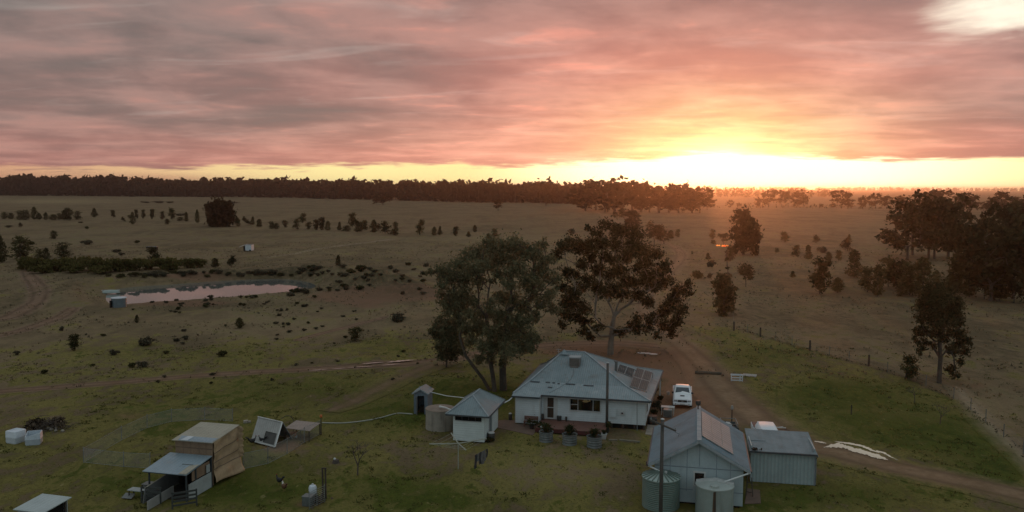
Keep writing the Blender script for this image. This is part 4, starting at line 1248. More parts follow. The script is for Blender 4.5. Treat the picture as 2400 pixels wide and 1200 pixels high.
# far pasture trees with trunks
place_gum(897, 480, 455, 48, 'wide dark clump of trees before the far wood, left of centre', 'trees before the far wood', FARGUMS)
place_gum(1168, 495, 465, 22, 'narrow tree standing out before the far wood above the gum', 'trees before the far wood', FARGUMS)
place_gum(1467, 536, 488, 60, 'dark tree rising behind the top of the spreading gum', 'trees behind the spreading gum')
place_gum(1484, 545, 505, 36, 'short dark tree right behind the crown of the spreading gum', 'trees behind the spreading gum')
place_gum(1536, 578, 516, 46, 'open forked tree right of the spreading gum, left of the bend', 'trees behind the spreading gum')
place_gum(1556, 572, 540, 34, 'small round tree leaning against the forked tree by the bend', 'trees behind the spreading gum')
place_gum(1748, 672, 614, 44, 'small round-headed tree on a thin stem in the right paddock', 'small trees in the right paddock')
place_gum(1696, 572, 545, 32, 'low pale tree just behind the small fire', 'small trees in the right paddock')
place_gum(1712, 612, 574, 22, 'thin sapling in front of the small fire', 'small trees in the right paddock')
place_gum(1724, 603, 580, 14, 'thin stem sapling left of the double-headed gum', 'small trees in the right paddock')
# dark gums on the right
for (x, b, t, w, s) in [(2126, 610, 500, 110, 'leftmost, with a low limb to the left'), (2140, 598, 462, 110, 'with the highest crown on the left side'), (2176, 606, 448, 120, 'in the middle, tallest'),
                        (2190, 608, 470, 90, 'with slim twin stems'), (2216, 606, 452, 110, 'on the right of the clump'), (2098, 578, 540, 64, 'small, at the left foot of the clump')]:
    place_gum(x, b, t, w, f'dark gum in the clump of bare-stemmed gums, {s}', 'dark gums in the clump on the right')
for (x, b, t, w, s) in [(2238, 652, 512, 100, 'leftmost of them'), (2275, 690, 520, 120, 'second from the left'), (2322, 706, 524, 130, 'in the middle'), (2366, 700, 500, 120, 'fourth from the left'),
                        (2410, 712, 505, 130, 'cut by the picture edge'), (2300, 640, 500, 100, 'behind the front ones, left'), (2352, 640, 470, 120, 'behind the front ones, right'), (2396, 610, 452, 110, 'farthest back at the edge')]:
    place_gum(x, b, t, w, f'big dark tree of the dense stand at the right edge, {s}', 'dense stand at the right edge')
# trees along the far boundary on the right
bl = z5([(40, 235, 288, 44), (110, 262, 290, 40), (257, 208, 292, 50), (345, 155, 295, 100), (450, 150, 295, 110), (585, 148, 292, 130), (640, 190, 285, 40), (775, 268, 298, 34), (870, 260, 298, 50), (930, 158, 300, 150),
         (1005, 258, 302, 60), (1100, 190, 302, 60), (1205, 182, 305, 100), (1300, 198, 306, 100), (1415, 190, 312, 120), (1640, 152, 325, 150), (1730, 150, 325, 150), (1880, 180, 322, 130), (1960, 178, 322, 120),
         (2070, 250, 330, 70), (2170, 200, 345, 130), (2240, 170, 345, 160), (2370, 225, 340, 110)])
for i, (x, t, b, w) in enumerate(bl):
    place_gum(x, b, t, w * 1.15, f'hazy tree, {ordinal(i)} from the left along the far boundary of the right paddock', 'trees along the far boundary', FARGUMS)
# the grove of bare-stemmed trees under the sun
gl = [(1372, 494, 430, 50), (1396, 492, 424, 56), (1420, 497, 420, 60), (1440, 498, 410, 50), (1458, 499, 428, 60), (1482, 498, 424, 50), (1502, 498, 428, 46), (1522, 498, 432, 44), (1545, 499, 434, 50),
      (1568, 498, 436, 44), (1590, 499, 432, 46), (1602, 499, 428, 34), (1622, 499, 438, 44), (1640, 498, 438, 40), (1656, 492, 462, 22)]
for i, (x, b, t, w) in enumerate(gl):
    place_gum(x, b, t, w * 1.7, f'bare-stemmed tree, {ordinal(i)} from the left in the grove below the sun', 'grove of trees below the sun', FARGUMS)
place_gum(1280, 482, 412, 40, 'tallest round-topped tree rising out of the far wood, left of the sun', 'trees before the far wood', FARGUMS)
place_gum(1047, 474, 421, 30, 'round-topped tree just showing above the far wood', 'trees before the far wood', FARGUMS)

# the far wood: one mass of trees
def wood(name, spans, seed, n, card, label, kind='stuff', cards_per=46, trunk=True):
    """spans: (x, top, base) outline of a wood in the picture, filled with trees over a depth behind its near edge"""
    rng = np.random.default_rng(seed)
    sx = np.array([s[0] for s in spans], float); st = np.array([s[1] for s in spans], float); sb = np.array([s[2] for s in spans], float)
    P, S = [], []
    tb = MB()
    for i in range(n):
        x = rng.uniform(sx[0], sx[-1])
        base, top = np.interp(x, sx, sb), np.interp(x, sx, st)
        d = rng.random() ** 1.6
        g0 = at(x, base + 0.6)
        g = at(x, base)
        k = 1 + d * 0.22
        gx, gy = g.x * k, g.y * k
        Z = gy
        H0 = (base - top) * g.y / F_PX
        H = H0 * (1 + 0.2 * d) * rng.choice([0.66, 0.8, 0.9, 0.98, 1.1], p=[.25, .3, .25, .15, .05])
        W = H * rng.uniform(0.30, 0.5)
        m = cards_per
        lo = 0.02 if rng.random() < 0.8 else 0.25
        hh = lo + (0.98 - lo) * rng.random(m)
        env = np.sqrt(np.clip(1 - ((hh - 0.55) / 0.5) ** 2, 0.1, 1))
        a = rng.uniform(0, 2 * pi, m); q = W * env * np.sqrt(rng.random(m))
        P.append(np.stack([gx + q * np.cos(a), gy + q * np.sin(a), H * hh], 1))
        S.append(np.full(m, card * H))
        if trunk and d < 0.3: tb.tube([(gx, gy, -.3), (gx, gy, H * 0.6)], H * 0.016, 4, caps=False)
    v, f = cards(np.concatenate(P), np.concatenate(S), rng, 1.3, 0.0)
    me = np_mesh(name, v, f, [M['leaf_far'], M['bark']])
    if trunk and tb.v:
        tm = tb.mesh('stems', M['bark'])
        bm = bmesh.new(); bm.from_mesh(me); k0 = len(bm.faces); bm.from_mesh(tm); bm.faces.ensure_lookup_table()
        for i in range(k0, len(bm.faces)): bm.faces[i].material_index = 1
        bm.to_mesh(me); bm.free()
    o = link_mesh(name, me)
    return tag(o, label, 'wood', None, kind)
wood('far_wood', [(-160, 413, 457), (0, 413, 458), (60, 415, 459), (130, 413, 459), (160, 417, 459), (250, 416, 460), (330, 420, 461), (400, 424, 461), (480, 422, 462), (560, 422, 462), (620, 420, 463),
                  (700, 423, 464), (780, 426, 467), (860, 425, 468), (940, 427, 470), (1020, 429, 472), (1100, 431, 474), (1180, 430, 475), (1260, 433, 476), (1340, 435, 478), (1390, 436, 481)],
     71, 1000, 0.20, 'dark unbroken wood along the horizon on the left')
wood('far_tree_belt', [(1640, 440, 461), (1700, 441, 462), (1760, 441, 463), (1830, 442, 464), (1890, 443, 463), (1990, 446, 460)], 72, 160, 0.16, 'reddish hazy belt of trees right below the sun', cards_per=26, trunk=False)
wood('horizon_trees', [(1640, 437.5, 445), (1800, 438.3, 446), (1950, 439, 446.5), (2100, 439.3, 447), (2250, 440.3, 448), (2500, 441, 449)], 73, 520, 0.30, 'thin line of trees on the horizon at the right', cards_per=16, trunk=False)
wood('boundary_growth', [(1655, 481, 487), (1800, 482, 488), (1950, 484, 489), (2075, 487, 492), (2260, 489, 495), (2450, 491, 498)], 74, 300, 0.35, 'low dark growth along the far boundary fence', cards_per=12, trunk=False)
# ------------------------------------------------------------------ the farmhouse
def local(root_loc, rz):
    """turns a world point into a building's own frame"""
    R = Matrix.Rotation(-rz, 3, 'Z'); o = Vector(root_loc)
    return lambda p: R @ (Vector(p) - o)

HZ = radians(-13)
h0 = at(1203, 921, 2.75); h0 = Vector((h0.x, h0.y, 0))
house = thing('farmhouse', 'pale weatherboard farmhouse with a big blue-grey iron hip roof and solar panels', 'house', h0, HZ)
HL, HD, EZ, RZ = 12.05, 12.6, 2.75, 5.55
r1, r2 = (3.5, 6.1, RZ), (5.45, 6.1, RZ)
e = [(0, 0, EZ), (HL, 0, EZ), (HL + .35, HD + .1, EZ), (0, HD, EZ)]
b = [(1.05, 2.1, EZ + .68), (9.8, 2.1, EZ + .68), (10.1, 10.5, EZ + .68), (1.05, 10.5, EZ + .68)]
mb = MB()
mb.plate([b[0], b[1], r2, r1], .06, 0)
mb.plate([b[2], b[3], r1, r2], .06, 0)
mb.plate([b[3], b[0], r1], .06, 1); mb.plate([b[1], b[2], r2], .06, 1)
roof = mb.build('roof', [M['roof'], M['roof_y']], house)
mb = MB()
mb.plate([e[0], e[1], b[1], b[0]], .06, 0); mb.plate([e[2], e[3], b[3], b[2]], .06, 0)
mb.plate([e[3], e[0], b[0], b[3]], .06, 1); mb.plate([e[1], e[2], b[2], b[1]], .06, 1)
mb.plate([(0, -.58, EZ - .10), (2.52, -.58, EZ - .10), (2.52, -.005, EZ + .005), (0, -.005, EZ + .005)], .05, 0)
skirt = mb.build('roof_skirt', [M['roof_low'], M['roof_y']], house)
mb = MB()
up = Vector((0, 0, .035))
for a_, c_ in ((e[0], b[0]), (b[0], r1), (e[1], b[1]), (b[1], r2), (r1, r2), (r1, b[3]), (r2, b[2]), (b[2], e[2]), (b[3], e[3])):
    mb.beam(Vector(a_) + up, Vector(c_) + up, .16, .04)
mb.build('ridge_cap', M['cap'], roof)
mb = MB().plate([(3.3, 5.4, RZ - .2), (4.1, 5.4, RZ - .2), (3.55, 6.05, RZ + .16)], .05).plate([(3.2, 6.6, RZ - .16), (3.1, 5.5, RZ - .22), (3.5, 6.05, RZ + .16)], .05)
mb.build('gable_vent', M['roof'], roof)
# patches and lifted laps where the skirt meets the main roof
def on_front(x, y):   # height of the front roof at x, y
    return EZ + .68 * y / 2.1 if y < 2.1 else EZ + .68 + (RZ - EZ - .68) * (y - 2.1) / 4.0
for x0, x1, y, dz in ((1.15, 2.0, 1.95, .05), (2.55, 2.95, 2.0, .04), (3.15, 3.4, 1.98, .04), (3.65, 3.85, 1.9, .04), (4.4, 5.25, 1.9, .05), (6.0, 6.9, 1.85, .05), (2.9, 3.3, 1.2, .04)):
    MB().plate([(x0, y - .09, on_front(x0, y - .09) + dz), (x1, y - .11, on_front(x1, y - .11) + dz), (x1, y + .07, on_front(x1, y + .07) + dz), (x0, y + .07, on_front(x0, y + .07) + dz)], .02).build('flashing_gap', M['gutter'], skirt)
mb = MB()
mb.box(0, 2.52, -.68, -.565, EZ - .24, EZ - .11); mb.box(2.53, HL, -.10, .02, EZ - .13, EZ - .01)
mb.beam((HL + .04, .03, EZ - .075), (HL + .39, HD + .1, EZ - .075), .12, .13); mb.box(-.10, .02, 0.03, HD, EZ - .14, EZ - .005)
mb.build('gutter', M['gutter'], house)
mb = MB().box(2.55, HL - .05, .03, .06, EZ - .22, EZ - .135).beam((HL - .05, .1, EZ - .20), (HL + .28, HD, EZ - .20), .03, .1)
mb.build('fascia', M['trim'], house)
# walls
WY = 0.6
mb = MB()
mb.box(.25, 2.45, -.15, HD - .5, .12, EZ - .06)
mb.box(2.455, 2.9, WY, WY + .12, .45, EZ + .05); mb.box(3.62, 5.02, WY, WY + .12, .45, EZ + .05)
mb.box(5.02, 7.68, WY, WY + .12, .45, 1.38); mb.box(5.02, 7.68, WY, WY + .12, 2.42, EZ + .05)
mb.box(7.68, 11.6, WY, WY + .12, .45, EZ + .05); mb.box(2.9, 3.62, WY, WY + .12, 2.52, EZ + .05)
mb.box(11.48, 11.6, WY + .12, HD - .5, .45, EZ + .05); mb.box(2.455, 11.48, HD - .62, HD - .5, .45, EZ + .05)
wall = mb.build('wall', M['white_board'], house)
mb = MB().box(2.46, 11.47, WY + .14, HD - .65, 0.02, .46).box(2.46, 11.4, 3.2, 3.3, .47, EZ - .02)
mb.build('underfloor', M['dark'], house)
mb = MB()
mb.box(11.6, 11.64, WY - .02, WY + .10, .45, EZ); mb.box(.21, .29, -.17, -.152, .12, EZ - .1); mb.box(2.39, 2.47, -.17, -.152, .12, EZ - .1)
mb.build('corner_board', M['trim'], wall)
mb = MB()
for x in (8.6, 9.6, 10.6, 11.4): mb.box(x, x + .16, WY + .03, WY + .15, -.1, .45)
mb.build('stump', M['timber'], house)
# window: three lights in a white frame
mb = MB()
mb.box(4.93, 7.77, WY - .06, WY + .02, 1.28, 1.39); mb.box(4.93, 7.77, WY - .05, WY + .02, 2.41, 2.50)
mb.box(4.93, 5.04, WY - .05, WY + .02, 1.39, 2.41); mb.box(7.66, 7.77, WY - .05, WY + .02, 1.39, 2.41)
win = mb.build('window', M['trim'], house)
mb = MB().box(5.68, 5.73, WY - .01, WY + .05, 1.39, 2.41).box(7.02, 7.07, WY - .01, WY + .05, 1.39, 2.41).box(5.04, 5.68, WY - .01, WY + .05, 1.88, 1.92)
mb.build('glazing_bar', M['trim'], win)
MB().box(5.04, 7.66, WY + .055, WY + .075, 1.39, 2.41).build('pane', M['glass_clear'], win)
mb = MB()
for x0 in (5.74, 6.78, 7.1):
    mb.box(x0, x0 + .22, WY + .14, WY + .17, 1.25, 2.4)
mb.build('curtain', M['curtain'], win)
# pale shapes given a glow of their own behind the window pane
lm, nt, bs, out = new_mat('window_glow')
tc_ = nt.nodes.new('ShaderNodeTexCoord'); nn = noise(tc_.outputs['Object'], 5.0, 3)
nt.links.new(mix((0.30, 0.22, 0.12), (0.5, 0.42, 0.28), nn), bs.inputs['Base Color'])
bs.inputs['Emission Color'].default_value = (0.9, 0.62, 0.3, 1); bs.inputs['Emission Strength'].default_value = 0.10
MB().lathe([(.11, 2.10), (.24, 1.98), (.28, 1.93)], 12, 6.22, WY + 1.1).lathe([(.10, 2.12), (.2, 2.02), (.24, 1.96)], 12, 6.68, WY + 1.3).build('window_glow_shape', lm, win)
# door with fly-screen
mb = MB().box(2.9, 2.98, WY - .03, WY + .05, .47, 2.52).box(3.54, 3.62, WY - .03, WY + .05, .47, 2.52).box(2.98, 3.54, WY - .03, WY + .05, 2.44, 2.52).box(2.98, 3.54, WY - .02, WY + .04, 1.47, 1.53).box(2.98, 3.54, WY - .03, WY + .05, .47, .58)
door = mb.build('door', M['trim'], house)
MB().box(2.98, 3.54, WY + .01, WY + .03, .58, 2.44).build('fly_screen', M['curtain'], door)
mb = MB().box(2.62, 2.88, WY - .02, WY + .0, .47, 2.5).box(3.64, 3.9, WY - .02, WY + .0, .47, 2.5)
mb.build('door_surround', M['trim'], door)
# deck
mb = MB().box(2.48, 8.4, -2.35, WY - .01, .30, .44)
deck = mb.build('deck', M['deck'], house)
mb = MB().box(2.48, 8.4, -2.39, -2.355, .10, .40)
for x in (2.6, 3.9, 5.3, 6.7, 8.2): mb.box(x, x + .12, -2.3, -2.18, -.05, .295)
mb.build('deck_skirt', M['red_timber'], deck)
MB().box(2.55, 8.35, -2.17, WY - .05, .04, .29).build('deck_shade_fill', M['dark'], deck)  # dark fill standing in for the shade beneath the deck
# switchboard box and gas meter box on the wall
MB().box(8.5, 9.1, WY - .16, WY - .005, 1.0, 1.75).build('switchboard', M['white_board'], house, bevel=.015)
mt = MB().box(9.4, 9.8, WY - .17, WY - .005, 1.28, 1.72).build('meter_box', M['meter'], house, bevel=.03)
MB().box(9.54, 9.68, WY - .185, WY - .172, 1.36, 1.5).build('meter_dial', M['dark'], mt)
mb = MB().tube([(10.92, -.06, EZ - .1), (10.92, -.02, 2.3), (10.96, -.02, .1)], .035, 6)
mb.build('downpipe', M['gal'], house)
# side window and door frames on the right wall
mb = MB().box(11.6, 11.66, 1.5, 2.4, 1.25, 2.2)
sw = mb.build('window', M['trim'], house); MB().box(11.662, 11.672, 1.58, 2.32, 1.33, 2.12).build('pane', M['glass'], sw)
# things fixed on the roof
ac = MB()
ax0, ay0 = 4.35, 4.0
zb = on_front(ax0, ay0)
ac.box(ax0, ax0 + .95, ay0, ay0 + .9, zb + .12, zb + .88)
cool = ac.build('air_cooler', M['cooler'], house, bevel=.04)
MB().box(ax0 - .04, ax0 + .99, ay0 - .04, ay0 + .94, zb + .885, zb + 1.0).build('cooler_lid', M['cooler_top'], cool, bevel=.04)
mb = MB()
for k in range(6): mb.box(ax0 + .06, ax0 + .89, ay0 - .012, ay0 - .002, zb + .22 + k * .1, zb + .26 + k * .1)
mb.build('louvre', M['drum'], cool)
mb = MB().box(ax0 + .1, ax0 + .85, ay0 - .02, ay0 + .8, zb - .28, zb + .115)
mb.build('cooler_base', M['cooler'], cool)
mb = MB().tube(arc([Vector((ax0 + .45, y, on_front(0, y) + .03)) + Vector((dx, 0, 0)) for y, dx in ((3.8, 0), (3.0, .05), (2.2, -.25), (1.2, -.9), (.3, -1.6))], 4), .012, 4)
mb.build('cable', M['gutter'], house)
def house_roof(x, y):
    fr = on_front(0, y); bk = on_front(0, HD - y)
    rt = EZ + .68 * (HL - x) / 2.25 if x > 9.8 else EZ + .68 + (RZ - EZ - .68) * (9.8 - x) / 4.35
    lf = EZ + .68 * x / 1.05 if x < 1.05 else EZ + .68 + (RZ - EZ - .68) * (x - 1.05) / 2.45
    return min(fr, bk, rt, lf, RZ)
def on_right(x, y): return house_roof(x, y)
def hit_roof(px, py, lift=0.0):
    """the spot of the farmhouse roof (lifted a little) seen at a pixel, in the house frame"""
    z0, z1 = 9.0, 0.5
    for _ in range(40):
        zm = (z0 + z1) / 2
        p = L(at(px, py, zm))
        inside = -.1 <= p.y <= HD + .1 and -.1 <= p.x <= HL + .1
        if inside and zm < house_roof(p.x, p.y) + lift or (not inside and p.y > HD / 2): z1 = zm
        else: z0 = zm
    return L(at(px, py, (z0 + z1) / 2))
L = local(h0, HZ)
def rack_quad(A, B, C, D, nx, ny, mcell):
    """panels filling the quad A (near low) B (near high) C (far high) D (far low) in the house frame"""
    A, B, C, D = map(Vector, (A, B, C, D))
    def pt(u, v): return (A * (1 - u) + B * u) * (1 - v) + (D * (1 - u) + C * u) * v
    for i in range(nx):
        for j in range(ny):
            g = .012
            q = [pt((i + g) / nx, (j + g) / ny), pt((i + 1 - g) / nx, (j + g) / ny), pt((i + 1 - g) / nx, (j + 1 - g) / ny), pt((i + g) / nx, (j + 1 - g) / ny)]
            fr = MB().plate(q, .05).build('solar_panel', M['alu'], house)
            n = (q[1] - q[0]).cross(q[3] - q[0]).normalized()
            if n.z < 0: n = -n
            c = (q[0] + q[2]) / 2
            q2 = [p + (c - p) * .045 + n * .006 for p in q]
            MB().plate(q2, .004).build('solar_cells', mcell, fr)
q = [hit_roof(1476, 905, .12), hit_roof(1515, 917, .12), hit_roof(1530, 872, .62), hit_roof(1492, 861, .62)]
rack_quad(q[0], q[1], q[2], q[3], 2, 2, M['solar'])
mb = MB()
for p in q: mb.beam(Vector((p.x, p.y, p.z - .06)), Vector((p.x, p.y, on_right(p.x, p.y) - .02)), .05)
mb.build('panel_leg', M['gutter'], house)
q = [hit_roof(1446, 870, .12), hit_roof(1481, 883, .12), hit_roof(1489, 865, .6), hit_roof(1452, 853, .6)]
rack_quad(q[0], q[1], q[2], q[3], 2, 1, M['solar'])
mb = MB()
for p in q: mb.beam(Vector((p.x, p.y, p.z - .06)), Vector((p.x, p.y, on_right(p.x, p.y) - .02)), .05)
mb.build('panel_leg', M['gutter'], house)
p = hit_roof(1444, 870); zc = on_right(p.x, p.y)
MB().lathe([(.13, zc - .1), (.13, zc + .85), (.2, zc + .87), (.2, zc + .95)], 12, p.x, p.y).build('chimney_flue', M['gal_dark'], house)
p = hit_roof(1309, 836)
zc = on_right(p.x, p.y)
MB().tube([(p.x, p.y, zc - .05), (p.x, p.y, zc + .75)], .02, 5).beam((p.x - .25, p.y, zc + .7), (p.x + .25, p.y, zc + .7), .025).beam((p.x - .15, p.y, zc + .5), (p.x + .2, p.y, zc + .5), .025).build('aerial', M['alu'], house)
# verandah post at the back right corner
MB().beam((HL + .15, HD - .2, 0), (HL + .15, HD - .2, EZ - .1), .12).build('verandah_post', M['trim'], house)

# ------------------------------------------------------------------ things by the farmhouse
def hw(x, y, z=0): return Vector(h0) + Matrix.Rotation(HZ, 3, 'Z') @ Vector((x, y, z))
mbp = MB()
pts = [hw(-1.5, -1.6), hw(2.46, -3.3), hw(2.46, -.17), hw(.2, -.17), hw(.0, 1.0), hw(-1.9, .4)]
o = MB().plate([(p.x, p.y, gz(p.x, p.y) + .045) for p in pts], .08).build('paved_path', M['paving']); o['kind'] = 'structure'
o = MB().plate([(p.x, p.y, .05) for p in (hw(11.7, -.6), hw(13.3, -1.0), hw(13.6, 2.2), hw(11.7, 2.4))], .08).build('concrete_path', M['concrete']); o['kind'] = 'structure'
def flax(mb_or_none, h, r, n, rng, z0, spike=0.8):
    V, F = [], []
    for k in range(n):
        a = rng.uniform(0, 2 * pi); out = rng.uniform(.15, 1) * r; hh = h * rng.uniform(.6, 1.1); wd = rng.uniform(.02, .045)
        b0 = np.array([cos(a) * r * .25 * rng.random(), sin(a) * r * .25 * rng.random(), z0])
        s_ = np.array([-sin(a), cos(a), 0]) * wd
        m_ = b0 + np.array([cos(a) * out * .5, sin(a) * out * .5, hh * .75]); t_ = b0 + np.array([cos(a) * out * 1.15, sin(a) * out * 1.15, hh * spike])
        i = len(V); V += [b0 - s_ * .6, b0 + s_ * .6, m_ + s_, m_ - s_, t_]
        F += [(i, i + 1, i + 2, i + 3), (i + 3, i + 2, i + 4, i + 4)]
    return V, F
M['gal_tub'] = mat('weathered_tub_iron', (0.17, 0.185, 0.175), (0.105, 0.115, 0.11), 0.6, 0.2, 2.5, streak=(5, 0.5, (0.08, 0.075, 0.06)))
def planter(px, py, d, h, label, seed, ribs=4, plant_h=.75):
    d, h, plant_h = d * 1.12, h * 1.12, plant_h * 1.15
    p = ground(px, py)
    t = thing('planter', label, 'planter', p, 0, 'round iron planters in front of the deck')
    r = d / 2
    prof = [(r, 0)]
    nst = ribs * 6
    for k in range(nst + 1):
        prof.append((r + .022 * sin(k / nst * ribs * 2 * pi), h * k / nst))
    prof += [(r + .05, h), (r + .05, h + .05), (r - .03, h + .05), (r - .03, h - .06)]
    MB().lathe(prof, 28, caps=False).build('tub', M['gal_tub'], t, smooth='all')
    MB().lathe([(r - .02, h - .12), (r - .03, h - .05), (.01, h - .03)], 24).build('soil', M['soil'], t)
    rng = np.random.default_rng(seed)
    mb = MB()
    V, F = flax(None, plant_h, r * .95, 150, rng, h - .05)
    mb.add(V, [f if f[2] != f[3] else f[:3] for f in F])
    C = clump_pts((0, 0, h + plant_h * .35), r * .75, 160, rng, .7)
    v, f = cards(C, .10, rng, 2.0)
    mb.add([tuple(q) for q in v], [tuple(q) for q in f])
    mb.build('plant', M['leaf_flax'], t)
    return t
planter(1280, 1034, 1.0, .70, 'leftmost round corrugated planter with a bushy plant, behind a pale-lidded bin', 1)
planter(1335, 1041, 1.05, .72, 'middle round corrugated planter with a pale rim and spiky plant', 2, plant_h=.85)
planter(1393, 1047, 1.08, .74, 'rightmost round corrugated planter with trailing plant by the pole', 3, plant_h=.7)
t = thing('flower_pot', 'small pale tapered pot with a plant right of the three planters', 'pot', ground(1415, 1029), 0)
MB().lathe([(.18, 0), (.26, .42), (.29, .42), (.29, .47), (.22, .47), (.2, .38)], 20, caps=False).build('tub', M['trim'], t, smooth=True)
_rng = np.random.default_rng(9)
V, F = flax(None, .5, .3, 60, _rng, .36)
MB().add(V, [f if f[2] != f[3] else f[:3] for f in F]).build('plant', M['leaf_flax'], t)
# red-brown bench against the left block
p = hw(1.75, -.55)
t = thing('bench', 'worn red-brown timber bench against the white wall left of the deck', 'bench', (p.x, p.y, .05), HZ)
mb = MB()
for k in range(3): mb.box(-.62, .62, -.38 + k * .13, -.27 + k * .13, .42, .455)
mb.build('seat', M['bench'], t)
mb = MB()
for k in range(3): mb.box(-.62, .62, .03, .06, .52 + k * .12, .62 + k * .12)
mb.build('backrest', M['bench'], t)
for sx in (-.56, .56):
    for sy in (-.34, .02): MB().box(sx - .035, sx + .035, sy - .03, sy + .03, 0, .42 if sy < 0 else .88).build('leg', M['bench'], t)
# bin with a pale lid, dark plant tubs at the step, boots and bottles by the door
def bin_(p, r, h, label, body, lid, name='bin', cat='bin', n=20):
    t = thing(name, label, cat, p, HZ)
    MB().lathe([(r * .86, 0), (r, h), (r * 1.04, h + .02)], n).build('tub', body, t, smooth=True)
    MB().lathe([(r * 1.08, h + .021), (r * 1.08, h + .06), (r * .5, h + .11), (.01, h + .12)], n).build('lid', lid, t, smooth=True)
    return t
bin_(ground(1274, 1022), .27, .75, 'small dark green bin with a pale lid beside the leftmost planter', mat('bin_green', (0.03, 0.055, 0.03)), M['trim'])
def shrub_pot(px, py, label, h=.6, r=.24, z=None, group=None):
    p = ground(px, py) if z is None else at(px, py, z)
    t = thing('pot_plant', label, 'pot plant', p, 0, group)
    MB().lathe([(r * .6, 0), (r * .85, h * .45), (r * .9, h * .47), (r * .7, h * .42)], 16, caps=False).build('tub', M['drum'], t, smooth=True)
    rng = np.random.default_rng(int(px))
    v, f = cards(clump_pts((0, 0, h * .8), r * 1.3, 140, rng, .8), .12, rng, 1.8)
    link_mesh('plant', np_mesh('plant', v, f, M['leaf_flax']), t)
shrub_pot(1246, 1007, 'bushy pot plant on the paving, left of the deck corner', .9, .26)
shrub_pot(1262, 1012, 'darker pot plant touching the left end of the deck', .8, .26)
shrub_pot(1424, 1014, 'reddish pot plant at the foot of the pole', .9, .2)
def drum(p, r, h, label, m, name='drum', cat='drum', group=None, lid=None):
    t = thing(name, label, cat, p, HZ, group)
    prof = [(r * .98, 0), (r, .02)]
    for k in (.33, .66): prof += [(r, h * k - .03), (r * 1.04, h * k), (r, h * k + .03)]
    prof += [(r, h - .02), (r * .97, h)]
    MB().lathe(prof, 20).build('barrel', m, t, smooth=True)
    if lid is not None: MB().lathe([(r * .9, h + .002), (r * .9, h + .05), (r * .5, h + .09)], 18).build('lid', lid, t, smooth=True)
    return t
drum(hw(2.62, .3, .445), .11, .5, 'narrow dark canister in the corner left of the house door', M['drum'], 'canister', 'canister')
drum(hw(3.98, .32, .445), .10, .42, 'left of two dark canisters right of the house door', M['drum'], 'canister', 'canister')
drum(hw(4.2, .32, .445), .10, .42, 'right of two touching dark canisters right of the house door', M['drum'], 'canister', 'canister')
drum(hw(4.72, .32, .445), .10, .38, 'lone dark canister on the deck below the window edge', M['drum'], 'canister', 'canister')
drum(ground(1196, 985), .16, .55, 'small dark drum with a pale top left of the house corner', M['drum'], lid=M['trim'])
# timber kerbs on the lawn
for a_, b_, lab in (((1427, 1033), (1447, 1033), 'short weathered timber lying on the lawn right of the pot'), ((1452, 1034), (1500, 1038), 'long weathered timber lying on the lawn below the white wall')):
    p0, p1 = ground(*a_), ground(*b_)
    o = MB().beam(p0 + Vector((0, 0, .05)), p1 + Vector((0, 0, .05)), .18, .12).build('timber', mat('weathered_timber', (0.20, 0.18, 0.125), (0.14, 0.125, 0.09), 0.9), None, bevel=.01)
    tag(o, lab, 'timber')
# clutter by the right wall
p = hw(12.05, 4.0)
drum(ground(1529, 994), .42, .75, 'squat dark drum at the right corner of the house', M['drum'])
t = thing('garden_table', 'white slatted garden table by the back right corner of the house', 'table', hw(13.25, 6.4), HZ)
mb = MB()
for k in range(5): mb.box(-.62, .62, -.36 + k * .15, -.24 + k * .15, .72, .75)
mb.build('tabletop', M['trim'], t)
for sx in (-.55, .55):
    for sy in (-.3, .3): MB().box(sx - .03, sx + .03, sy - .03, sy + .03, 0, .72).build('leg', M['trim'], t)
t = thing('pump_unit', 'pale grey boxed pump unit under the garden table edge', 'pump', hw(13.3, 5.45), HZ)
MB().box(-.4, .4, -.3, .3, .05, .75).build('casing', M['gal'], t, bevel=.03)
mb = MB()
for k in range(5): mb.box(-.34, .34, -.315, -.302, .15 + k * .11, .2 + k * .11)
mb.build('grille', M['drum'], t)
for i, (px, py, h, r, lab) in enumerate([(1534, 925, .9, .34, 'dark leafy shrub against the right wall, below the table'), (1548, 938, .5, .3, 'low dark shrub in front of the pump unit'),
                                        (1536, 955, .8, .36, 'dark shrub against the middle of the right wall'), (1550, 962, .6, .36, 'reddish dark shrub spreading from the right wall'), (1532, 972, .6, .3, 'small dark shrub nearest the house corner')]):
    q = ground(px, py)
    place = link_mesh('shrub', BUSH[i % 3], None, q); place.scale = (r * 2.4, r * 2.4, h * 1.7); place.rotation_euler = (0, 0, i)
    tag(place, lab, 'shrub')
t = thing('bucket', 'small pale bucket between the shrubs and the parked ute', 'bucket', ground(1566, 926), 0)
MB().lathe([(.13, 0), (.17, .3), (.15, .3), (.12, .04)], 14, caps=False).build('pail', M['trim'], t, smooth=True)
mb = MB().tube([(cos(a) * .17, 0, .3 + sin(a) * .14) for a in np.linspace(0, pi, 9)], .008, 4); mb.build('handle', M['alu'], t)

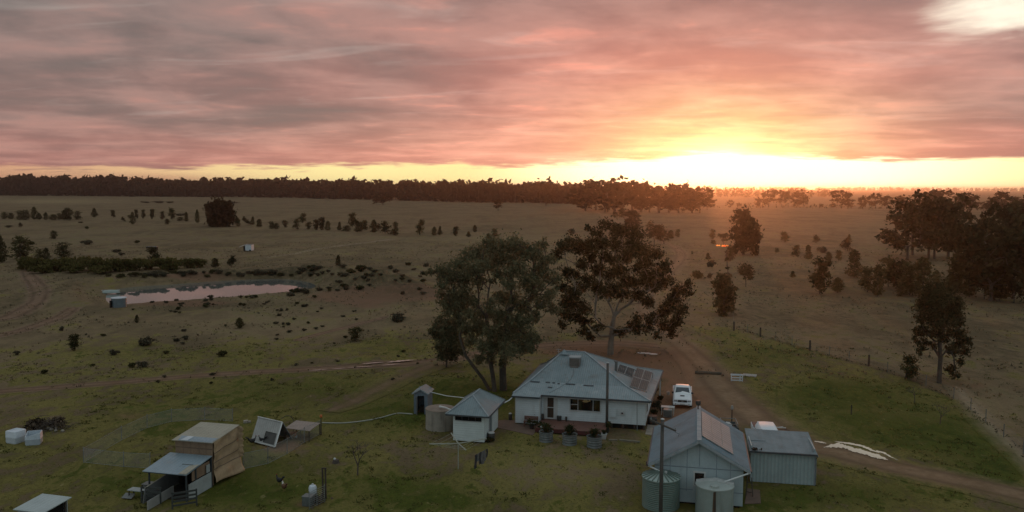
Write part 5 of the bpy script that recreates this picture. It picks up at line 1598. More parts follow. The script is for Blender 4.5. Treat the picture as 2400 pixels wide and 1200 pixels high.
# ------------------------------------------------------------------ poles
def pole(px, base, top, r, label, arm=None, cap=True):
    p = ground(px, base)
    h = (base - top) * p.y / F_PX * 1.03
    t = thing('utility_pole', label, 'pole', p, HZ)
    MB().tube([(0, 0, -.3), (0, 0, h * .5), (0, 0, h)], [r, r * .93, r * .84], 12).build('post', M['pole'], t, smooth='all')
    if cap: MB().lathe([(r * .95, h + .002), (r * .95, h + .05), (.02, h + .09)], 12).build('cap', M['trim'], t)
    return t, h
t, h = pole(1422, 1013, 851, .125, 'tall grey timber pole standing in front of the farmhouse wall')
t, h = pole(1548, 1224, 979, .125, 'tall grey timber pole with a slanting crossarm before the green tank')
ar = MB().beam((-.75, -.17, h - .02), (.85, -.17, h - .62), .1, .1).build('crossarm', M['pole'], t)
for k in (-.7, .8):
    MB().lathe([(.04, 0), (.05, .08), (.025, .12), (.045, .17), (.0, .2)], 8, k, -.17).build('insulator', M['gal'], ar, loc=(0, 0, h - .30 - k * .385))
MB().tube([(.78, -.2, h - .7), (1.05, -.2, h - .78), (.98, -.2, h - .95)], .012, 5).build('wire_hook', M['gutter'], ar)

# ------------------------------------------------------------------ the gabled shed
SZ = radians(-12)
s0 = at(1520, 1088, 2.7); s0 = Vector((s0.x, s0.y, 0))
shed = thing('gabled_shed', 'blue-grey gabled shed with solar panels on its roof and water tanks in front', 'shed', s0, SZ)
SW, SL, SE, SA = 6.5, 8.9, 2.7, 4.5
mb = MB().plate([(0, 0, SE), (SW / 2, 0, SA), (SW / 2, SL, SA), (0, SL, SE)][::-1], .05).plate([(SW / 2, 0, SA), (SW, 0, SE), (SW, SL, SE), (SW / 2, SL, SA)][::-1], .05)
sroof = mb.build('roof', M['shed_roof'], shed)
mb = MB().beam((SW / 2, -.01, SA + .04), (SW / 2, SL, SA + .04), .30, .05)
mb.build('ridge_cap', M['cap'], sroof)
mb = MB().beam((0, -.03, SE - .07), (SW / 2, -.03, SA - .07), .04, .18).beam((SW, -.03, SE - .07), (SW / 2, -.03, SA - .07), .04, .18)
mb.build('bargeboard', M['cap'], shed)
MB().box(-.12, .02, .02, SL, SE - .13, SE - .01).build('gutter', M['gutter'], shed)
MB().box(SW - .02, SW + .12, .02, SL, SE - .13, SE - .01).build('gutter', M['gutter'], shed)
WX0, WX1, WYF = .38, SW - .38, .5
wx0, wx1, wz0, wz1 = 3.02, 3.62, 1.35, 2.2
zr = lambda x: SE + (SA - SE) * (1 - abs(x - SW / 2) / (SW / 2)) - .08
mb = MB()
mb.box(WX0, wx0, WYF, WYF + .1, .15, SE - .1); mb.box(wx1, WX1, WYF, WYF + .1, .15, SE - .1)
mb.box(wx0, wx1, WYF, WYF + .1, .15, wz0); mb.box(wx0, wx1, WYF, WYF + .1, wz1, SE - .1)
gp = [(WX0, SE - .1), (WX1, SE - .1), (WX1, zr(WX1)), (SW / 2, zr(SW / 2)), (WX0, zr(WX0))]
for y0, sgn in ((WYF, 1), (SL - .5, 1)):
    v = [(x, y0, z) for x, z in gp] + [(x, y0 + .1, z) for x, z in gp]
    mb.add(v, [(0, 1, 2, 3, 4), (9, 8, 7, 6, 5)] + [(i, i + 5, (i + 1) % 5 + 5, (i + 1) % 5) for i in range(5)])
mb.box(WX0, WX1, SL - .5, SL - .4, .15, SE - .1)
mb.box(WX0, WX0 + .1, WYF + .1, SL - .5, .15, SE - .1); mb.box(WX1 - .1, WX1, WYF + .1, SL - .5, .15, SE - .1)
swall = mb.build('wall', M['shed_wall'], shed)
mb = MB()
for x in (1.4, 2.5, 3.3, 4.4, 5.3): mb.box(x - .02, x + .02, WYF - .012, WYF - .002, 2.62 if 2.9 < x < 3.8 else .9, zr(x) - .02)
mb.box(WX0, WX1, WYF - .015, WYF - .003, 2.5, 2.56); mb.box(WX0, wx0 - .1, WYF - .015, WYF - .003, 1.0, 1.05); mb.box(wx1 + .1, WX1, WYF - .015, WYF - .003, 1.0, 1.05)
mb.build('cover_strip', mat('cover_strip_blue', (0.20, 0.24, 0.265)), swall)
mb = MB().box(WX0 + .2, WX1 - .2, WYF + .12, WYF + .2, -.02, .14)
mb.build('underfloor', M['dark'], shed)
mb = MB().box(wx0 - .12, wx1 + .12, WYF - .05, WYF + .02, wz1, wz1 + .11).box(wx0 - .1, wx0, WYF - .04, WYF + .02, wz0 - .08, wz1).box(wx1, wx1 + .1, WYF - .04, WYF + .02, wz0 - .08, wz1).box(wx0, wx1, WYF - .04, WYF + .02, wz0 - .08, wz0)
swin = mb.build('window', M['trim'], shed)
MB().box(wx0, wx1, WYF + .04, WYF + .06, wz0, wz1).build('pane', M['glass'], swin)
def shed_roof_pt(x, y, lift): # right slope
    return Vector((x, y, SA - (SA - SE) * (x - SW / 2) / (SW / 2) + lift))
nrow = 3
for i in range(nrow):
    for j in range(4):
        xa, xb = SW / 2 + .2 + i * .68, SW / 2 + .2 + (i + 1) * .68 - .012
        ya, yb = 1.15 + j * 1.62, 1.15 + (j + 1) * 1.62 - .012
        qd = [shed_roof_pt(xa, ya, .16), shed_roof_pt(xb, ya, .16), shed_roof_pt(xb, yb, .16), shed_roof_pt(xa, yb, .16)]
        fr = MB().plate(qd, .05).build('solar_panel', M['alu'], shed)
        c = (qd[0] + qd[2]) / 2
        q2 = [p + (c - p) * .022 + Vector((.003, 0, .006)) for p in qd]
        MB().plate(q2, .004).build('solar_cells', M['solar_shed'], fr)
mb = MB()
for i in range(nrow + 1):
    for y in (1.3, 4.2, 7.4):
        x = SW / 2 + .24 + i * .66
        mb.beam(shed_roof_pt(x, y, .0), shed_roof_pt(x, y, .11), .05)
mb.build('panel_leg', M['alu'], shed)
mb = MB().lathe([(.05, SA - .1), (.05, SA + .42)], 8, SW / 2 - .05, SL - .9).lathe([(.17, SA + .40), (.19, SA + .46), (.19, SA + .66), (.15, SA + .7)], 12, SW / 2 - .05, SL - .9)
mb.build('flue', M['drum'], shed)
mb = MB().tube([(-.05, .12, SE - .12), (.35, .05, SE - .26), (1.45, -.5, SE - .55), (1.46, -.52, SE - .78)], .055, 8)
mb.build('downpipe', M['pvc'], shed)
mb = MB().tube([(SW + .05, .05, SE - .1), (SW - .3, -.05, SE - .22), (SW - 1.6, -.6, SE - .6), (SW - 1.62, -.62, SE - .9)], .055, 8)
mb.build('downpipe', M['pvc'], shed)
MB().box(-.25, -.125, 1.5, 1.75, 2.1, 2.35).build('spotlight', M['drum'], shed)
# rear trellis leaning on the right wall
t = thing('timber_trellis', 'leaning bare timber frame against the right corner of the gabled shed', 'frame', ground(1752, 1168), SZ)
MB().beam((-.1, .2, 0), (.05, 1.0, 1.3), .06).beam((.35, .1, 0), (.3, .95, 1.1), .06).beam((-.05, .35, .3), (.36, .3, .25), .05).beam((0, .7, .85), (.33, .7, .8), .05).build('frame', M['timber'], t)
o = MB().plate([(p.x, p.y, .05) for p in (ground(1745, 1182), ground(1783, 1182), ground(1781, 1150), ground(1752, 1146))], .06).build('dirt_patch', M['paving']); o['kind'] = 'structure'

# ------------------------------------------------------------------ skillion shed joined on the right
l0 = at(1757, 1056, 2.35); l0 = Vector((l0.x, l0.y, 0))
LZ = radians(-10.5)
lean = thing('skillion_shed', 'grey corrugated skillion-roofed shed standing right of the gabled shed', 'shed', l0, LZ)
LW, LD, LF, LB = 4.62, 4.35, 2.35, 2.72
mb = MB().plate([(0, 0, LF), (LW, 0, LF), (LW, LD, LB), (0, LD, LB)], .05)
mb.plate([(.0, 1.95, LF + .17 + .03), (LW * .28, 1.95, LF + .2), (LW * .28, LD - .02, LB + .035), (.0, LD - .02, LB + .035)], .02)
lroof = mb.build('roof', M['lean_roof'], lean)
MB().box(0, LW, -.09, .0, LF - .12, LF - .01).build('gutter', M['gutter'], lean)
mb = MB().box(.12, LW - .1, .28, .36, .02, LF - .02).box(LW - .18, LW - .1, .36, LD - .3, .02, LB - .1).box(.12, LW - .1, LD - .38, LD - .3, .02, LB - .08).box(.12, .2, .36, LD - .38, .02, LB - .1)
mb.build('wall', M['lean_wall'], lean)
mb = MB().box(LW - .16, LW - .06, .24, .36, .02, LF - .06)
mb.build('corner_trim', M['cap'], lean)
mb = MB().tube([(LW + .02, -.04, LF - .1), (LW - .05, .18, LF - .35), (LW - .05, .2, .1)], .04, 6)
mb.build('downpipe', M['gal'], lean)
rng_ = np.random.default_rng(77)
v, f = cards(clump_pts((.45, .12, LF + .10), .24, 60, rng_, .35), .12, rng_, 1.5)
o = link_mesh('leaf_litter', np_mesh('leaf_litter', v, f, M['leaf_brown']), None, None)
o.matrix_world = Matrix.Translation(l0) @ Matrix.Rotation(LZ, 4, 'Z')
tag(o, 'heap of dead leaves caught on the front edge of the skillion roof', 'leaves')

# ------------------------------------------------------------------ rain tanks by the shed
p = ground(1556, 1202); c = Vector((p.x, p.y + 1.22, 0))
t = thing('rain_tank', 'green corrugated iron water tank with a ribbed pale conical lid', 'water tank', c, 0, 'round water tanks')
R_, H_ = 1.21, 2.02
prof = [(R_, 0)]
for k in range(0, 97): prof.append((R_ + .022 * sin(k / 96 * 16 * 2 * pi), .02 + (H_ - .04) * k / 96))
MB().lathe(prof, 48, caps=False).build('tank_wall', M['green_tank'], t, smooth='all')
MB().lathe([(R_ + .06, H_ - .03), (R_ + .06, H_ + .02), (.12, H_ + .36), (.01, H_ + .38)], 48).build('lid', M['green_roof'], t)
for k in range(22):
    a = 2 * pi * k / 22 + .07
    MB().beam((cos(a) * .2, sin(a) * .2, H_ + .355), (cos(a) * (R_ + .05), sin(a) * (R_ + .05), H_ + .045), .07, .06).build('lid_rib', M['green_rib'], t)
MB().lathe([(.09, H_ + .30), (.09, H_ + .42), (.01, H_ + .43)], 12, .25, -.3).build('inlet', M['trim'], t)
p = ground(1684, 1218); c = Vector((p.x, p.y + 1.2, 0))
t = thing('rain_tank', 'pale smooth water tank with a brown rust streak down its front', 'water tank', c, radians(-14), 'round water tanks')
R_, H_ = 1.2, 1.86
MB().lathe([(R_, 0), (R_, H_ - .02), (R_ + .03, H_ + .0)], 56, caps=False).build('tank_wall', M['poly_tank'], t, smooth=True)
lid = MB().lathe([(R_ + .04, H_ - .03), (R_ + .04, H_ + .03), (R_ * .6, H_ + .15), (.01, H_ + .25)], 56).build('lid', M['poly_lid'], t, smooth=True)
mb = MB()
for s_ in (-1, 1):
    for dy in (.0, .24): mb.beam((0, dy + .05, H_ + .30), (s_ * (R_ - .02), dy * .8 + .05, H_ + .10), .13, .10)
mb.build('lid_rib', M['trim'], lid)
mb = MB().lathe([(.27, H_ - .02), (.27, H_ + .23), (.2, H_ + .26)], 22, 0, -R_ * .68)
mb.build('hatch', M['poly_lid'], lid, smooth=True)
MB().plate([(-.11, -R_ - .012, 0.02), (.13, -R_ - .012, 0.02), (.09, -R_ - .012, H_ - .1), (-.07, -R_ - .012, H_ - .1)], .008).build('rust_streak', M['rust'], t)
MB().tube([(.04, -R_ - .03, .1), (.04, -R_ - .03, H_ - .05)], .035, 7).build('overflow_pipe', M['timber'], t)

# ------------------------------------------------------------------ the small wash house
q0 = at(1044, 970, 2.4); q0 = Vector((q0.x, q0.y, 0)); QZ = radians(-13)
wash = thing('wash_house', 'small pale weatherboard wash house with a blue-grey hip roof', 'outbuilding', q0, QZ)
QW, QD, QE, QR = 3.65, 5.75, 2.4, 3.65
ra, rb_ = (QW / 2, 1.75, QR), (QW / 2, QD - 1.75, QR)
c4 = [(0, 0, QE), (QW, 0, QE), (QW, QD, QE), (0, QD, QE)]
mb = MB().plate([c4[0], c4[1], ra], .05, 0).plate([c4[1], c4[2], rb_, ra], .05, 1).plate([c4[2], c4[3], rb_], .05, 0).plate([c4[3], c4[0], ra, rb_], .05, 1)
qr = mb.build('roof', [M['roof'], M['roof_y']], wash)
mb = MB()
for a_, b_ in ((c4[0], ra), (c4[1], ra), (ra, rb_), (rb_, c4[2]), (rb_, c4[3])): mb.beam(Vector(a_) + Vector((0, 0, .03)), Vector(b_) + Vector((0, 0, .03)), .12, .035)
mb.build('ridge_cap', M['cap'], qr)
mb = MB().box(0, QW, -.07, 0, QE - .11, QE - .01).box(QW, QW + .07, -.07, QD, QE - .11, QE - .01)
mb.build('gutter', M['gutter'], wash)
fx0, fx1, fy0, fy1 = .5, QW - .5, .5, QD - .5
mb = MB().box(fx0, fx1, fy0, fy0 + .1, .1, 1.78).box(fx0, fx0 + .16, fy0, fy0 + .1, 1.78, QE - .02).box(fx1 - .22, fx1, fy0, fy0 + .1, 1.78, QE - .02)
mb.box(fx1 - .1, fx1, fy0 + .1, fy0 + 1.6, .1, QE - .02).box(fx1 - .1, fx1, fy0 + 2.5, fy1, .1, QE - .02).box(fx1 - .1, fx1, fy0 + 1.6, fy0 + 2.5, 2.1, QE - .02)
mb.box(fx0, fx1, fy1 - .1, fy1, .1, QE - .02).box(fx0, fx0 + .1, fy0 + .1, fy1 - .1, .1, QE - .02)
mb.build('wall', M['wash_board'], wash)
wn = MB().box(fx0 + .14, fx1 - .2, fy0 - .03, fy0 + .0, 1.72, 1.785).build('window', M['trim'], wash)
MB().box(fx0 + .16, fx1 - .22, fy0 + .06, fy0 + .08, 1.785, QE - .02).build('fly_screen', M['dark'], wn)
mb = MB()
for k in range(1, 4): mb.box(fx0 + .16 + k * .57, fx0 + .2 + k * .57, fy0 + .02, fy0 + .05, 1.785, QE - .02)
mb.build('glazing_bar', M['gutter'], wn)
MB().box(fx1 - .09, fx1 - .03, fy0 + 1.6, fy0 + 2.5, .1, 2.1).build('door', mat('grey_blue_door', (0.16, 0.19, 0.20)), wash)
mb = MB().box(fx1 - .02, fx1 + .03, fy0 + 1.5, fy0 + 1.6, .1, 2.2).box(fx1 - .02, fx1 + .03, fy0 + 2.5, fy0 + 2.6, .1, 2.2)
mb.build('door_frame', M['trim'], wash)
p0 = q0 + Matrix.Rotation(QZ, 3, 'Z') @ Vector((QW + .05, QD - .5, QE - .15)); p1 = hw(.05, -.3, 2.5)
o = MB().tube([p0, p0.lerp(p1, .55) + Vector((0, 0, -.08)), p1], .05, 8).build('overhead_pipe', M['pvc']); tag(o, 'white pipe bridging the gap between wash house and farmhouse', 'pipe')
drum(ground(1151, 1032), .32, .62, 'dark drum with a white lid at the right front corner of the wash house', M['drum'], lid=M['trim'])
o = link_mesh('shrub', BUSH[1], None, ground(1147, 1036)); o.scale = (1.0, .8, .7); tag(o, 'low dark weeds at the foot of the lidded drum', 'shrub')
# ------------------------------------------------------------------ concrete tank
p = ground(1029, 1013); c = Vector((p.x, p.y + 1.27, 0))
t = thing('concrete_tank', 'old round concrete water tank with a flat rusty lid beside the wash house', 'water tank', c, 0, 'round water tanks')
R_, H_ = 1.27, 1.75
MB().lathe([(R_, 0), (R_, H_ - .08), (R_ + .03, H_ - .06), (R_ + .03, H_)], 48, caps=False).build('tank_wall', M['concrete'], t, smooth=True)
MB().lathe([(R_ + .02, H_ - .01), (R_ + .02, H_ + .03), (.6, H_ + .07), (.01, H_ + .08)], 48).build('lid', M['lid_rust'], t, smooth=True)
mb = MB()
for a in (-2.05, -1.2): mb.beam((cos(a) * (R_ + .03), sin(a) * (R_ + .03), 0.0), (cos(a) * (R_ + .03), sin(a) * (R_ + .03), H_ - .1), .09, .05)
mb.build('buttress', M['concrete'], t)
pa = at(1031, 953, 1.98); pb = q0 + Matrix.Rotation(QZ, 3, 'Z') @ Vector((.1, 1.4, QE - .05))
o = MB().tube([pa, pa.lerp(pb, .5) + Vector((0, 0, .06)), pb], [.10, .07, .06], 8).build('tank_pipe', M['pvc']); tag(o, 'pale pipe sloping from the wash house roof onto the concrete tank', 'pipe')
# ------------------------------------------------------------------ outhouse
u0 = ground(970, 970); UZ = radians(-9)
out_h = thing('outhouse', 'narrow blue outhouse with a gable roof and open dark doorway', 'outhouse', u0, UZ)
UW, UD, UE, UA = 1.32, 1.75, 1.98, 2.38
mb = MB().plate([(UW / 2, -.14, UA), (-.14, -.14, UE - .06), (-.14, UD + .1, UE - .06), (UW / 2, UD + .1, UA)], .04).plate([(UW + .14, -.14, UE - .06), (UW / 2, -.14, UA), (UW / 2, UD + .1, UA), (UW + .14, UD + .1, UE - .06)], .04)
orf = mb.build('roof', M['roof_y'], out_h)
MB().beam((-.14, -.16, UE - .08), (UW / 2, -.16, UA - .02), .03, .09).beam((UW + .14, -.16, UE - .08), (UW / 2, -.16, UA - .02), .03, .09).build('bargeboard', M['cap'], orf)
mb = MB().box(0, .36, 0, .05, 0, UE).box(1.0, UW, 0, .05, 0, UE).box(.36, 1.0, 0, .05, 1.72, UE)
v = [(0, .0, UE), (UW, .0, UE), (UW / 2, .0, UA - .05), (0, .05, UE), (UW, .05, UE), (UW / 2, .05, UA - .05)]
mb.add(v, [(0, 1, 2), (5, 4, 3), (0, 3, 4, 1), (1, 4, 5, 2), (2, 5, 3, 0)])
mb.box(0, .05, .05, UD, 0, UE).box(UW - .05, UW, .05, UD, 0, UE).box(.05, UW - .05, UD - .05, UD, 0, UE + .2)
mb.build('wall', M['toilet_wall'], out_h)
mb = MB().box(.3, 1.02, .75, 1.45, 0, .5)
mb.build('seat_box', M['timber'], out_h)
MB().plate([(.36, .02, .02), (.36, .04, 1.7), (.42, -.55, 1.7), (.42, -.55, .02)], .03).build('door', M['grey_panel'], out_h)
pa = u0 + Vector((1.45, .5, 1.95)); pb = q0 + Matrix.Rotation(QZ, 3, 'Z') @ Vector((.6, 3.4, 2.95))
o = MB().tube([pa, pa.lerp(pb, .5) + Vector((0, 0, -.1)), pb], .035, 6).build('overhead_pipe', M['pvc']); tag(o, 'thin white pipe running from the outhouse to the wash house roof', 'pipe')
hp = [(755, 992), (800, 993), (850, 989), (890, 981), (915, 974), (935, 971), (968, 972)]
pts = [Vector(ground(x, y)) + Vector((0, 0, .05)) for x, y in hp]
o = MB().tube(arc(pts, 6), .055, 6).build('garden_hose', mat('pale_hose', (0.34, 0.34, 0.29), (0.26, 0.26, 0.22)), None, smooth='all'); tag(o, 'pale poly pipe lying across the grass from the wire run to the outhouse', 'hose')
# ------------------------------------------------------------------ rotary clothes line
p = ground(1074, 1099)
t = thing('rotary_clothesline', 'rotary clothes hoist with four pale arms on the lawn before the wash house', 'clothesline', p, radians(18))
hh = 2.05
MB().tube([(0, 0, -.1), (0, 0, hh)], .035, 8).build('post', M['line_steel'], t)
arms = [(2.2 * cos(a), 2.2 * sin(a), hh + .05) for a in (0, pi / 2, pi, 3 * pi / 2)]
for a_ in arms: MB().beam((0, 0, hh - .12), a_, .065).build('arm', M['line_steel'], t)
mb = MB()
for k in (.45, .7, .98):
    for i in range(4):
        a_, b_ = Vector(arms[i]), Vector(arms[(i + 1) % 4])
        c_ = Vector((0, 0, hh - .12))
        mb.tube([c_.lerp(a_, k), c_.lerp(a_.lerp(b_, .5), k) + Vector((0, 0, -.03)), c_.lerp(b_, k)], .007, 3)
mb.build('line_wire', M['line_steel'], t)
pa, pb = at(1115, 1066, 1.95), at(1141, 1052, 1.95)
for i in range(6):
    k = i / 5; a_ = pa.lerp(pb, k)
    d = (pb - pa).normalized()
    hgt_ = [.98, .55, .85, .95, .8, .62][i]; wd = [.16, .11, .15, .2, .15, .11][i]
    v, f = [], []
    ns, nh = 5, 6
    for s in range(ns):
        for h_ in range(nh):
            q = a_ + d * (wd * (s / (ns - 1) - .5) * 2 * (1 + .15 * h_ / nh)) + Vector((.03 * sin(h_ * 1.1 + s * 1.7 + i), .05 * sin(s * 2.1 + i + h_ * .6), -hgt_ * h_ / (nh - 1)))
            v.append(q - a_)
    for s in range(ns - 1):
        for h_ in range(nh - 1):
            j = s * nh + h_
            f.append((j, j + nh, j + nh + 1, j + 1))
    me = bpy.data.meshes.new('garment'); me.from_pydata([tuple(q) for q in v], [], f)
    me.materials.append(M['cloth_dark'] if i in (0, 2, 5) else M['cloth_grey'])
    o = link_mesh('garment', me, None, a_)
    sd = o.modifiers.new('thick', 'SOLIDIFY'); sd.thickness = .012
    tag(o, f"{'dark' if i in (0, 2, 5) else 'grey'} garment pegged on the clothes hoist, {ordinal(i)} from the left", 'laundry', 'washing on the clothes hoist')
# ------------------------------------------------------------------ the tall patched fowl shed on the left
f0 = at(333, 1103, 1.9); f0 = Vector((f0.x, f0.y, 0)); FZ = radians(-13)
fs = thing('fowl_shed', 'tall patched animal shed with a tan tarpaulin tower and a lower pale-blue roof', 'shed', f0, FZ)
mb = MB().plate([(0, 0, 1.86), (3.33, 0, 1.86), (3.33, 3.05, 2.22), (0, 3.05, 2.22)], .035)
lr = mb.build('lower_roof', M['blue_sheet'], fs)
MB().plate([(2.72, .03, 1.905), (3.30, .03, 1.905), (3.30, 1.55, 2.087), (2.72, 1.25, 2.05)], .012).build('roof_patch', M['tan_roof'], lr)
MB().plate([(2.05, 1.42, 2.045), (2.9, 1.42, 2.045), (2.9, 1.5, 2.055), (2.05, 1.5, 2.055)], .01).build('sheet_lap', M['gal_dark'], lr)
TX0, TX1, TY0, TY1 = .42, 3.40, 3.1, 6.35
mb = MB().plate([(TX0 - .15, TY0 - .2, 3.18), (TX1 + .05, TY0 - .2, 3.18), (TX1 + .05, TY1 + .1, 3.5), (TX0 - .15, TY1 + .1, 3.5)], .04)
ur = mb.build('upper_roof', M['tan_roof'], fs)
MB().plate([(TX0 + .35, TY0 - .18, 3.197), (TX1 - .02, TY0 - .18, 3.197), (TX1 - .02, TY0 + .62, 3.276), (TX0 + .1, TY0 + .62, 3.276)], .014).build('blue_roof_sheet', M['blue_sheet'], ur)
MB().plate([(TX0 + .52, TY0 - .16, 3.216), (TX0 + 1.05, TY0 - .16, 3.216), (TX0 + 1.1, TY0 + .58, 3.289), (TX0 + .62, TY0 + .58, 3.289)], .014).build('white_roof_sheet', M['clear_sheet'], ur)
mb = MB().box(TX0, TX1 - .06, TY0, TY0 + .04, .1, 3.17)
fw = mb.build('front_wall', M['tan_ply'], fs)
mb = MB()
for x in (TX0 + .6, TX0 + 1.2, TX0 + 1.85, TX0 + 2.4): mb.box(x, x + .03, TY0 - .008, TY0 - .001, 2.25, 3.1)
mb.box(TX0 + .02, TX1 - .1, TY0 - .012, TY0 - .002, 2.62, 2.68)
mb.build('batten', mat('brown_batten', (0.13, 0.08, 0.05)), fw)
mb = MB().box(TX0, TX0 + .04, TY0 + .04, TY1, .1, 3.2).box(TX0, TX1 - .06, TY1 - .04, TY1, .1, 3.42)
mb.build('side_wall', M['tan_ply'], fs)
# hanging tarpaulin: a sagging sheet with a free, blown-out foot
nu, nv = 22, 26
v, f = [], []
rs_ = random.Random(4)
for i in range(nu):
    for j in range(nv):
        u_, v_ = i / (nu - 1), j / (nv - 1)        # u along the wall, v downwards
        y = TY0 + .02 + (TY1 - TY0 - .02) * u_
        z = (3.17 + .3 * u_) * (1 - v_) + v_ * (.22 + .10 * sin(u_ * 4 + 1))
        bul = .05 * sin(u_ * 9 + 1) * sin(v_ * 6) + .03 * sin(v_ * 23 + u_ * 4)
        flare = max(0, v_ - .55) ** 1.5 * 1.0
        x = TX1 - .04 + bul + flare * (.7 + .6 * u_) + .05
        y += max(0, v_ - .55) * .25 * (u_ - .1)
        v.append((x, y, z))
for i in range(nu - 1):
    for j in range(nv - 1):
        a = i * nv + j
        f.append((a, a + 1, a + nv + 1, a + nv))
me = bpy.data.meshes.new('tarpaulin'); me.from_pydata(v, [], f); me.materials.append(M['tan_tarp'])
me.polygons.foreach_set('use_smooth', [True] * len(f))
tp = link_mesh('tarpaulin', me, fs); tp.modifiers.new('thick', 'SOLIDIFY').thickness = .02
mb = MB()
for v_ in (.3, .52, .70):
    pts = [Vector(v[i * nv + int(v_ * (nv - 1))]) + Vector((.02, 0, 0)) for i in range(nu)]
    mb.tube(pts, .02, 5)
mb.build('rope', mat('tarp_seam', (0.10, 0.075, 0.05)), tp)
# loose flap at the back edge
v, f = [], []
for j in range(16):
    z = 3.4 - j / 15 * 2.2
    for i in range(4):
        v.append((TX1 - .02 + i * .13 * (.5 + .5 * abs(sin(j * 1.1))), TY1 - .04 + i * .05, z + .04 * sin(j + i)))
for j in range(15):
    for i in range(3):
        a = j * 4 + i; f.append((a, a + 1, a + 5, a + 4))
me = bpy.data.meshes.new('tarp_flap'); me.from_pydata(v, [], f); me.materials.append(M['tan_tarp'])
o = link_mesh('tarp_flap', me, fs); o.modifiers.new('thick', 'SOLIDIFY').thickness = .02
# posts, white side panel, inner partitions
mb = MB()
for x, y, h in ((.35, .25, 1.85), (3.24, .12, 1.85), (3.24, 1.2, 1.98), (3.27, 2.98, 2.1), (.3, 2.9, 2.1)): mb.beam((x, y, -.1), (x, y, h), .09)
mb.beam((.1, .1, 1.80), (3.3, .1, 1.80), .06, .09); mb.beam((3.24, .1, 1.79), (3.24, 3.0, 2.13), .06, .09); mb.beam((.2, .1, 1.79), (.2, 3.0, 2.13), .06, .09)
mb.build('post', mat('blue_black_post', (0.035, 0.045, 0.05)), fs)
MB().box(3.29, 3.325, .25, 2.9, .05, 1.12).build('side_panel', M['panel'], fs)
MB().box(3.29, 3.32, 2.35, 2.75, 1.2, 1.75).build('side_panel', M['panel'], fs)
MB().box(3.16, 3.2, .85, 2.9, 1.14, 1.9).build('rusty_panel', M['tan_ply'], fs)
MB().plate([(.75, -1.0, .05), (.75, 2.9, .05), (.75, 2.9, 1.25), (.75, -.75, 1.0)], .04).build('partition', M['grey_panel'], fs)
MB().beam((.73, -.75, 1.03), (.73, 2.9, 1.28), .06, .04).build('partition_cap', M['tan_roof'], fs)
MB().plate([(1.75, -1.9, .03), (1.75, .9, .03), (1.75, .9, .72), (1.75, -1.9, .62)], .04).build('partition', M['coop_panel'], fs)
MB().box(.8, 3.2, .2, 3.0, .02, .06).build('floor', M['soil'], fs)
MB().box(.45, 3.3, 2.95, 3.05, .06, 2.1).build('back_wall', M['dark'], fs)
def rail_gate(name, label, p, rz, wdt, h=1.0, n=4, m=None, cat='gate'):
    t = thing(name, label, cat, p, rz)
    m = m or mat('dark_rail', (0.045, 0.05, 0.045), (0.03, 0.033, 0.03), 0.85)
    mb = MB()
    for k in range(n): mb.box(0, wdt, -.02, .02, .15 + k * (h - .2) / (n - 1), .27 + k * (h - .2) / (n - 1))
    mb.build('rail', m, t)
    for x in (0, wdt): MB().box(x - .05, x + .05, -.06, -.021, -.05, h + .12).build('post', m, t)
rail_gate('rail_fence', 'low dark timber rails right of the pen mouth of the fowl shed', ground(404, 1194), radians(30), 1.5)
rail_gate('rail_fence', 'low dark timber rails left of the pen mouth of the fowl shed', ground(333, 1178), radians(-8), 1.35)
# bench top / white board left of the shed
p = ground(325, 1168)
t = thing('work_table', 'low table with a pale top left of the fowl shed posts', 'table', p, FZ)
MB().box(-.65, .6, -.3, .3, .55, .6).build('tabletop', M['panel'], t)
for sx in (-.55, .5):
    for sy in (-.24, .24): MB().box(sx - .03, sx + .03, sy - .03, sy + .03, 0, .55).build('leg', M['timber'], t)
MB().plate([(-.95, -.5, .1), (-.2, -.5, .1), (-.2, -.05, .3), (-.95, -.05, .3)], .03).build('shelf', M['grey_panel'], t)
t = thing('grey_crate', 'grey boxy crate leaning by the left post of the fowl shed', 'crate', ground(350, 1152), FZ)
MB().box(-.35, .35, -.3, .3, 0, .5).box(-.38, .38, -.33, .33, .505, .57).build('body', M['grey_panel'], t, bevel=.02)
mb = MB()
for x in (-.3, 0, .3): mb.box(x - .04, x + .04, -.325, -.302, 0, .5)
mb.build('batten', M['timber'], t)
# ------------------------------------------------------------------ hutch at the bottom edge
g0 = at(30, 1193, 1.2); g0 = Vector((g0.x, g0.y, 0))
t = thing('hutch', 'small hutch with a flat pale roof cut by the bottom edge of the picture', 'hutch', g0, radians(-15))
MB().plate([(0, 0, 1.18), (2.25, 0, 1.18), (2.25, 2.3, 1.36), (0, 2.3, 1.36)], .05).build('roof', mat('pale_hutch_roof', (0.42, 0.48, 0.47), (0.36, 0.41, 0.40), 0.5, 0.1, 1.0, corr=(0, .3, .1)), t)
MB().box(.15, 1.9, .2, .26, 0.05, 1.16).box(.15, .21, .26, 2.1, .05, 1.2).box(.15, 2.05, 2.1, 2.16, .05, 1.28).build('wall', M['panel'], t)
MB().box(1.9, 1.98, .2, .28, 0, 1.16).box(2.0, 2.08, 1.9, 1.98, 0, 1.25).build('post', M['timber'], t)
MB().box(1.93, 1.95, .28, 1.9, .05, 1.15).build('dark_opening', M['dark'], t)
